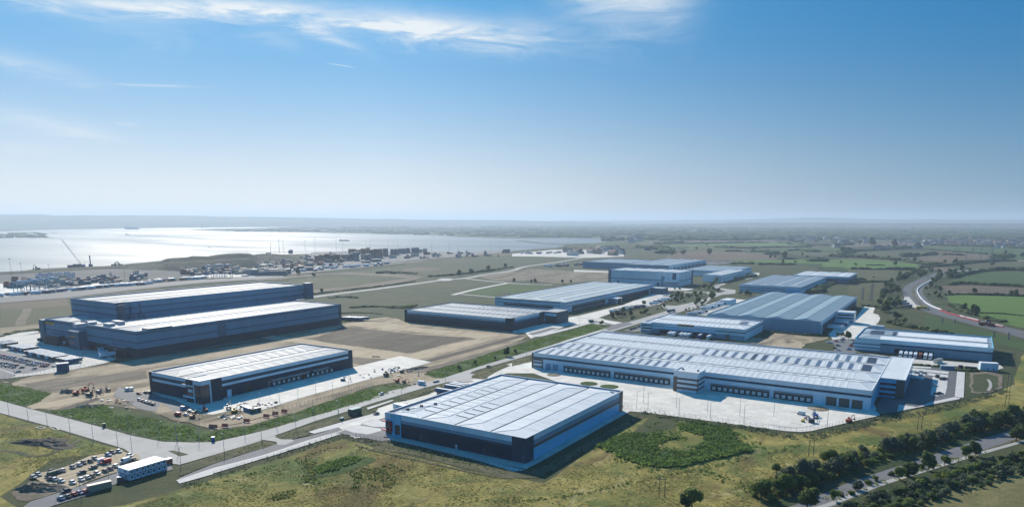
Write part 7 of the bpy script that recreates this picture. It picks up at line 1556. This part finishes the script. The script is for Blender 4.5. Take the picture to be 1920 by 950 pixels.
HD = [('y', [(1020,435),(1150,428),(1400,432),(1800,443),(2050,455)], 4, 3, 'thin dark hedge between the tan field and the brightest green field'),
 ('y', [(1080,320),(1250,310),(1500,325),(1700,330),(1900,345),(2060,350)], 8, 6, 'bushy hedge above the tan field by the carriageway'),
 ('y', [(1100,240),(1300,195),(1500,165),(1700,155),(1900,165)], 9, 7, 'thick hedge curving along the slip road'),
 ('y', [(760,130),(1000,110),(1250,85),(1400,70),(1600,60),(1800,55)], 8, 6, 'bushy hedge behind the stubble patch'),
 ('y', [(0,145),(200,150),(450,150),(680,155)], 8, 6, 'hedge between the two olive pastures left of the bend'),
 ('y', [(30,300),(150,290),(300,290),(420,280)], 5, 4, 'hedge along the top of the pasture beside the far warehouses'),
 ('y', [(150,232),(260,240)], 5, 4, 'short hedge fragment in the olive pasture'), ('y', [(160,100),(340,102)], 3, 2, 'low hedge fragment in the bright pasture'),
 ('y', [(1400,635),(1600,640),(1900,665)], 2, 1.5, 'faint hedge line across the brightest green field'), ('y', [(1100,545),(1200,590),(1300,640),(1500,700),(1700,745)], 8, 4, 'scrubby hedge outside the road works barrier'),
 ('y', [(400,740),(550,780),(750,810),(900,840),(1100,870)], 6, 4, 'hedge right behind the roof of the blue striped warehouse'), ('y', [(110,560),(250,570),(420,590)], 6, 4, 'hedge before the dense wood left of the lay-by'),
 ('z', [(0,430),(200,440),(420,450),(560,460),(720,475),(860,500),(1000,515),(1200,520)], 16, 9, 'long bushy hedge winding through the hedged fields'),
 ('z', [(1200,515),(1300,495),(1450,490),(1600,480),(1750,475)], 14, 8, 'hedge along the lane under the pylons'), ('z', [(200,380),(400,372),(600,360),(760,345)], 14, 8, 'hedge by the small farm sheds'),
 ('z', [(760,435),(820,425),(900,425),(1000,415)], 22, 13, 'clump of trees standing alone in the olive field'), ('z', [(1120,415),(1200,415),(1300,420)], 12, 8, 'short dark hedge left of the pylons'), ('z', [(1650,455),(1700,440),(1790,440)], 26, 15, 'broad tree clump at the right of the pylons'),
 ('z', [(620,345),(750,350),(860,345)], 22, 12, 'tree belt round the white farm'), ('z', [(1000,365),(1200,382),(1400,395),(1540,405)], 8, 5, 'thin hedge across the light green field'), ('z', [(100,410),(160,385),(230,375)], 22, 13, 'tree clump at the left of the hedged fields'),
 ('z', [(360,520),(520,520)], 7, 3, 'low hedge fragment in the green pasture, upper'), ('z', [(0,320),(120,315),(200,312)], 22, 12, 'tree belt below the village, left'), ('z', [(1000,322),(1300,325),(1600,335),(1920,350)], 16, 7, 'dark hedge under the village'),
 ('Z', [(430,268),(700,266),(830,266)], 22, 11, 'dark tree line at the far tan field'), ('Z', [(1020,266),(1190,268)], 26, 13, 'tree clump above the far tan strip'), ('Z', [(440,298),(800,296),(1200,292),(1500,297)], 14, 7, 'hedge between the far tan and green strips'),
 ('Z', [(880,382),(1000,380),(1130,383),(1300,385)], 12, 7, 'hedge across the brown pasture'), ('Z', [(1300,410),(1380,398),(1450,400)], 20, 10, 'grey green thicket in the brown pasture'), ('Z', [(1480,375),(1600,370),(1700,385),(1800,380)], 14, 8, 'bushy hedge left of the farm sheds'),
 ('Z', [(1450,455),(1550,458)], 10, 5, 'short hedge beside a lone tree'), ('Z', [(1720,480),(1780,470),(1830,480)], 20, 10, 'grey thicket on the pasture'), ('Z', [(930,505),(1020,500)], 16, 8, 'thicket beside the far car park'), ('Z', [(1060,505),(1140,505)], 12, 6, 'small thicket right of the far car park'),
 ('Z', [(1200,515),(1300,510),(1400,515),(1560,510)], 10, 6, 'hedge behind the far ridged warehouses'), ('Z', [(780,340),(900,345),(1050,350),(1200,345),(1400,340),(1690,335)], 22, 8, 'dark scrubby belt beyond the brown pasture'), ('Z', [(1490,310),(1700,318),(1920,322)], 16, 7, 'hedge along the right of the far green strip'),
 ('Z', [(0,340),(60,345),(250,360),(250,400)], 30, 14, 'tree belt by the slip road left of the brown pasture'), ('Z', [(180,305),(280,302),(430,296)], 26, 13, 'dark wood edge above the slip road'), ('o', [(700,205),(740,195),(800,200)], 40, 20, 'dark tree clump at the head of the creek'),
 ('n', [(905,445),(960,438),(1030,445)], 9, 5, 'dark scrub patch on the grassland before the port'), ('n', [(1060,440),(1180,448)], 9, 4, 'scrub beside the bare earth corner'), ('n', [(560,625),(680,620),(750,630)], 7, 3, 'dark reed patch behind the stepped hall'), ('n', [(1290,470),(1500,455),(1700,430),(1900,400)], 7, 4, 'hedge above the middle estate road'), ('n', [(270,625),(500,590),(900,545),(1180,505)], 4, 2.5, 'low hedge along the middle estate road'),
 ('n', [(730,700),(900,690),(1100,700),(1170,680)], 8, 3, 'brambles on the grass behind the charcoal warehouse'), ('n', [(640,740),(750,735),(930,745)], 5, 1.6, 'low rubble scrub behind the stepped hall'),
 ('k', [(1360,300),(1500,285),(1650,280),(1800,250)], 8, 5, 'hedge before the far white warehouses'), ('L', [(0,495),(400,530),(700,545),(900,555)], 2.5, 1.8, 'clipped dark hedge at the foot of the grey roofed warehouse'),
 ('p', [(400,575),(330,590),(380,555),(480,520)], 9, 5, 'hedge beside the dark sided far warehouse'), ('p', [(600,520),(660,505),(710,490)], 11, 6, 'scrub clump at the corner of the furthest ridged warehouse'),
 ('w', [(420,115),(640,125),(800,130)], 2.5, 1.5, 'low hedge behind the office car park'), ('w', [(1040,185),(1200,195),(1400,205)], 4, 2, 'rough hedge behind the black containers'), ('m', [(0,915),(150,880),(300,865)], 5, 2.5, 'low green hedge at the left edge by the hall')]
for sh, pts, wd, h, lb in HD: hedge(sh, pts, wd, h, lb)
# continuous scrub strips around the yards
def strip_cover(name, label, paths, m, sz, dens, kind='stuff'):
    mb = MB()
    for sh, pts, w0, w1, h in paths:
        P_ = [Vector(p) for p in smooth(GP(sh, pts), 4)]
        for i in range(len(P_)-1):
            L_ = (P_[i+1]-P_[i]).length; t = (P_[i+1]-P_[i])/L_; nn = Vector((-t.y, t.x))
            for _ in range(int(L_*(w1-w0)*dens)):
                p = P_[i]+t*random.uniform(0, L_)+nn*random.uniform(w0, w1); q = mnoise.noise(Vector((p.x*.08, p.y*.08, 3)))
                if q < -.35: continue
                leaves(mb, (p.x, p.y, h*.3), (sz, sz, h*(.35+.5*random.random())), 5, sz*.5, M[m])
    if mb.f: tag(mb.build(name), label, 'undergrowth', kind=kind)
strip_cover('undergrowth', 'dark weedy undergrowth fringing the pale yard of the longest warehouse', [('f', [(960,690),(1240,735),(1480,765),(1900,820)], -5, 3.5, 1.3), ('g', [(0,745),(370,805),(560,770),(900,690),(1300,610),(1500,555),(1740,480)], -5, 3.5, 1.6)], 'leaf4', .8, .42)
strip_cover('undergrowth', 'planted shrubs in the strip between footpath and rough grass', [('d', [(-280,770),(0,690),(430,545),(800,430),(1100,335),(1250,340),(1500,400)], -4, 3, 1.0)], 'leaf4', .6, .3)
strip_cover('undergrowth', 'young shrubs along the front bank of the nearest warehouse', [('e', [(0,560),(250,605),(500,660),(760,720),(900,745)], -2.5, 2.5, 1.1)], 'leaf1', .6, .25)
strip_cover('undergrowth', 'planted shrubs on the verge islands of the main road', [('d', [(0,530),(200,470),(480,390)], -4.5, 4.5, 1.0), ('d', [(600,340),(760,290),(1000,220)], -3.5, 3.5, 1.0), ('e', [(690,95),(800,65),(930,15)], -2.2, 2.2, 1.5), ('F', [(752,748),(830,722)], -2, 2, 1.2), ('f', [(0,320),(145,290)], -2.5, 2.5, 1.4)], 'leaf1', .6, .28)
strip_cover('undergrowth', 'weedy fringe at the foot of the dark side wall of shade', [('e', [(1200,720),(1500,560),(1700,440),(1840,370)], -3, 3, 1.0)], 'leaf2', .7, .2)
# reeds of the wet hollow and the swales
def cover(name, label, areas, m, sz, h, dens, holes=(), thr=-.5, fs=.06, cat='reeds', grid=True):
    mb = MB(); HO = [GP(s_, p_) for s_, p_ in holes]
    for sh, poly in areas:
        P_ = GP(sh, poly); xs = [p[0] for p in P_]; ys = [p[1] for p in P_]; A_ = (max(xs)-min(xs))*(max(ys)-min(ys))
        for _ in range(int(A_*dens)):
            p = (random.uniform(min(xs), max(xs)), random.uniform(min(ys), max(ys)))
            if not inside(p, P_) or any(inside(p, q) for q in HO): continue
            if mnoise.noise(Vector((p[0]*fs, p[1]*fs, 7))) < thr: continue
            hh = .6*h*random.uniform(.6, 1.2)*(1+.4*mnoise.noise(Vector((p[0]*.1, p[1]*.1, 1))))
            for _k in range(3):
                a = random.uniform(0, 3.14); u = Vector((math.cos(a), math.sin(a), 0))*sz*random.uniform(.7, 1.2); le = Vector((random.uniform(-1, 1), random.uniform(-1, 1), 0))*hh*1.5; c = Vector((p[0]+random.uniform(-.4, .4), p[1]+random.uniform(-.4, .4), .05))
                mb.face([c-u, c+u, c+u*.6+le+Vector((0, 0, hh)), c-u*.6+le+Vector((0, 0, hh*.85))], m)
    tag(mb.build(name), label, cat, kind='stuff')
POND = [(95,420),(240,330),(360,290),(560,300),(520,330),(600,300),(700,295),(600,380),(580,410),(620,430),(800,450),(960,430),(1040,370),(1060,320),(1000,270),(860,210),(960,190),(1150,220),(1270,250),(1330,300),(1330,350),(1420,400),(1480,440),(1300,490),(1100,530),(860,585),(650,595),(500,570),(340,520),(200,450)]
sheet('reed_bed', GP('h', POND), 5, 'swale', (4, 1.5)); sheet('reed_bed', GP('h', [(560,140),(700,160),(850,200),(760,260),(560,290),(420,280),(520,190)]), 4, 'scrub', (5, .8))
cover('reeds', 'tall green reeds in the ring shaped wet hollow beside the nearest warehouse', [('h', POND)], M['reed'], .55, 1.7, .8, thr=-.28, fs=.11)
cover('reeds', 'taller reed edge round the wet hollow', [('h', [(90,400),(130,400),(240,440),(400,500),(640,560),(860,545),(1100,495),(1440,420),(1480,450),(1300,495),(1100,535),(860,590),(650,600),(500,572),(340,525),(200,455)])], M['reed'], .6, 2.4, 1.6)
cover('reeds', 'reeds bordering the tongue inside the wet hollow', [('h', [(800,215),(860,210),(1000,280),(1040,310),(960,300),(830,250)]), ('h', [(560,410),(590,370),(700,335),(820,325),(830,335),(700,360),(600,420)])], M['reed'], .6, 2.0, 1.4)
sheet('reed_bed', GP('d', [(830,640),(900,590),(1000,560),(1180,500),(1330,500),(1450,520),(1380,570),(1250,610),(1100,670),(900,690),(820,680)]), 5, 'swale', (5, .8))
cover('reeds', 'reedy hollow in the rough grass below the access road', [('d', [(900,620),(1000,570),(1200,510),(1330,510),(1250,560),(1100,620),(960,650)])], M['reed'], .6, 1.8, 1.3)
cover('shrubs', 'patchy low shrubs scattered through the rough grass', [('d', [(800,480),(860,480),(960,560),(880,700),(1000,720),(880,780),(780,760),(850,660)]), ('d', [(1180,640),(1300,620),(1600,560),(1700,620),(1500,680),(1600,780),(1480,760),(1380,700),(1340,800),(1270,800),(1260,720)]), ('d', [(480,880),(640,800),(760,780),(680,880)])], M['weed'], .6, 1.1, .5, cat='shrubs', thr=-.1)
cover('grass', 'lush grass in the green swales', [('F', [(97,771),(190,760),(290,785),(397,808),(470,800),(545,777),(640,744),(722,722),(770,724),(700,749),(600,777),(501,806),(401,828),(365,827),(300,824),(200,798),(125,781)]), ('F', [(796,701),(870,677),(960,650),(1110,607),(1130,617),(1000,655),(915,680),(830,708)]), ('F', [(-20,718),(20,722),(95,737),(72,754),(48,760),(0,750)])], M['reed'], .45, 1.0, .5, cat='grass', thr=-.2)
cover('dry_grass', 'dry tussocks all over the rough meadow', [('F', [(560,1000),(300,990),(200,960),(500,880),(640,835),(760,850),(960,900),(1030,905),(1120,860),(1180,845),(1300,860),(1420,850),(1660,815),(1900,750),(1930,800),(1700,850),(1400,950),(1200,1000)]), ('F', [(0,790),(110,812),(230,848),(100,870),(0,900)])], M['dry'], .3, .4, .34, cat='grass', thr=-.2, fs=.05)
cover('weeds', 'green brown weeds growing in patches over the rough meadow', [('F', [(560,1000),(300,990),(200,960),(500,880),(640,835),(760,850),(960,900),(1030,905),(1120,860),(1180,845),(1300,860),(1420,850),(1660,815),(1900,750),(1930,800),(1700,850),(1400,950),(1200,1000)]), ('F', [(0,790),(110,812),(230,848),(100,870),(0,900)])], M['weed'], .34, .42, .4, cat='weeds', thr=.1, fs=.035)
# distant woods, hedges and villages
random.seed(31); mb = MB(); cnt = 0; MW_ = M['leaf2']
def wc(px, py): return G(px, py)
while cnt < 5200:
    px = random.uniform(640, 2000); py = 417.2+34*random.random()**1.5; 
    if px < 1180 and py > 430+(px-640)*.02: continue
    if px < 900 and py > 429: continue
    c = G(px, py); D_ = math.hypot(*c)
    if D_ > 27000: continue
    q = mnoise.noise(Vector((c[0]*.0006, c[1]*.0006, 2)))+.6*mnoise.noise(Vector((c[0]*.0022, c[1]*.0022, 5)))
    lim = .0 if px > 1150 else .12
    if py > 446: lim += .22
    if q < lim and random.random() > .12: continue
    if abs(px-1480) < 500 and 453 < py: continue
    s = D_*.0045*random.uniform(.5, 1.6); hh = random.uniform(9, 17)*(1+D_/22000)
    blob(mb, (c[0], c[1], hh*.3), (s*1.6, s, hh*.75), MW_, random.random()*90, 7, 3); cnt += 1
tag(mb.build('woodland'), 'distant dark woods and tree belts reaching to the horizon', 'woodland', kind='stuff')
mb = MB()
for _ in range(1300):
    px = random.uniform(-60, 1150); py = random.uniform(422.5, 446)
    P_ = G(px, py)
    land = (px > 420 and 424.5 < py < 434 and py < 436+(px-480)*.02 and py > 423.6+(660-px)*.03) or (px < 80 and 438 < py < 452) or (px > 700 and py < 438+(px-700)*.02)
    if not land: continue
    D_ = math.hypot(*P_); s = D_*.005*random.uniform(.5, 1.5); blob(mb, (P_[0], P_[1], 3), (s*1.8, s, random.uniform(6, 11)), MW_, random.random()*90, 7, 3)
tag(mb.build('woodland'), 'distant dark scrub on the headland across the water', 'woodland', kind='stuff')
M['roof_t'] = plain('brown roof tiles', (.16, .10, .08), .8); M['roof_s'] = plain('slate roof', (.12, .13, .15), .7); M['render'] = plain('cream render', (.58, .56, .5), .7); M['brickw'] = plain('pale brick', (.34, .24, .18), .8)
HP_ = []
for wm_, rm_ in (('render','roof_t'),('brickw','roof_s'),('render','roof_s'),('brickw','roof_t')):
    mb = MB(); mb.box(-9, 9, -5.5, 5.5, 0, 6.5, M[wm_]); mb.face([(-9.5,-6,6.4),(9.5,-6,6.4),(9.5,0,10.5),(-9.5,0,10.5)], M[rm_]); mb.face([(9.5,6,6.4),(-9.5,6,6.4),(-9.5,0,10.5),(9.5,0,10.5)], M[rm_]); mb.face([(9,-5.5,6.4),(9,5.5,6.4),(9,0,10.4)], M[wm_]); mb.face([(-9,5.5,6.4),(-9,-5.5,6.4),(-9,0,10.4)], M[wm_]); mb.box(4, 5.4, -.7, .7, 9.5, 12, M['brickw'])
    o = mb.build('house', None, (0, 0, 0)); HP_.append(o)
def houses(sh, xa, xb, ya, yb, n, label, group, k=1.0):
    for _ in range(n):
        c = G(random.uniform(xa, xb), random.uniform(ya, yb), 0, sh); o = random.choice(HP_).copy(); COL.objects.link(o); o.location = (c[0], c[1], 0); o.rotation_euler = (0, 0, random.uniform(0, 3.14)); s_ = k*random.uniform(.8, 1.5); o.scale = (s_, s_, s_); tag(o, label, 'house', group)
houses('z', 900, 1180, 250, 320, 60, 'pale house in the left part of the distant village', 'houses of the distant village, left part'); houses('z', 1180, 1480, 260, 325, 60, 'pale house in the middle of the distant village', 'houses of the distant village, middle'); houses('z', 1480, 1960, 255, 345, 75, 'house in the right part of the distant village', 'houses of the distant village, right part')
houses('z', 350, 900, 215, 300, 34, 'scattered house among the distant trees', 'houses among the distant trees', 1.4); houses('z', 0, 350, 200, 310, 18, 'far scattered house left of the village', 'houses left of the village', 1.4); houses('Z', 1280, 1900, 170, 290, 26, 'tiny far house in the wooded distance', 'houses in the wooded distance', 1.5)
houses('z', 410, 560, 345, 372, 6, 'farm building of the small farm on the hedged fields', 'farm buildings of the small farm', 1.2); houses('z', 690, 870, 335, 355, 5, 'building of the white farm in its tree belt', 'buildings of the white farm', 1.2); houses('z', 10, 100, 328, 345, 6, 'farm shed with pale roof left of the hedged fields', 'pale farm sheds', 1.3); houses('o', 380, 820, 272, 315, 30, 'low building on the distant lorry park by the creek', 'buildings by the creek', 1.3); houses('o', 860, 960, 185, 215, 8, 'far building behind the creek trees', 'buildings behind the creek', 1.6)
for o in HP_: bpy.data.objects.remove(o)

random.seed(77)
strip_cover('undergrowth', 'dark weedy line crossing the rough meadow below the wet hollow', [('h', [(-900,900),(-400,880),(0,820),(380,735),(560,700),(850,640),(1100,600),(1500,500),(1900,400)], -1.6, 1.6, .8), ('h', [(1000,620),(1200,700),(1400,760),(1700,700)], -4, 4, .7)], 'leaf1', .7, .35)
strip_cover('undergrowth', 'weedy lines and clumps along the lower meadow', [('d', [(-200,760),(100,730),(500,600),(800,510),(1100,420),(1400,440),(1800,540)], -1.5, 1.5, .7), ('d', [(800,520),(860,600),(830,690),(900,760)], -4, 4, .8), ('d', [(1250,620),(1350,700),(1300,800)], -5, 5, .8), ('d', [(1480,640),(1600,760)], -4, 4, .7), ('d', [(500,900),(640,830),(760,790)], -3, 3, .8)], 'leaf1', .7, .3)

cover('reeds', 'sparse reeds straggling out from the wet hollow', [('h', [(40,440),(240,300),(420,250),(600,200),(760,170),(1000,180),(1300,220),(1500,330),(1600,440),(1400,530),(1100,590),(860,650),(600,640),(300,560)])], M['reed'], .45, 1.2, .22, thr=.02, fs=.09)
strip_cover('undergrowth', 'tangled brambles filling the belt above the road', [('i', [(-180,890),(0,800),(300,690),(600,580),(900,485),(1200,395),(1500,310),(1920,210),(2300,110)], 1, 17, 2.4)], 'leaf1', 1.2, .16)
strip_cover('undergrowth', 'tangled brambles of the belt below the path', [('i', [(400,940),(700,840),(1000,740),(1300,650),(1600,570),(1920,490),(2300,400)], -16, 3, 2.0)], 'leaf4', 1.1, .14)
strip_cover('undergrowth', 'low brambles between road and path', [('i', [(200,860),(480,760),(800,670),(1080,580),(1400,490),(1560,440)], -3, 2, 1.2)], 'leaf3', .9, .16)

strip_cover('reeds', 'dense taller reed bank along the lower edge of the wet hollow', [('h', [(90,410),(200,440),(400,500),(640,570),(860,562),(1100,512),(1300,470),(1465,445)], -1.6, 1.6, 2.6), ('h', [(590,405),(640,365),(720,335),(820,328)], -1, 1, 1.8), ('h', [(810,225),(900,255),(1030,305)], -1.6, 1.6, 2.6), ('h', [(330,340),(420,400),(560,440)], -5, 5, 1.8), ('h', [(1150,330),(1200,380)], -2, 2, 1.6)], 'reed', .8, 1.1)
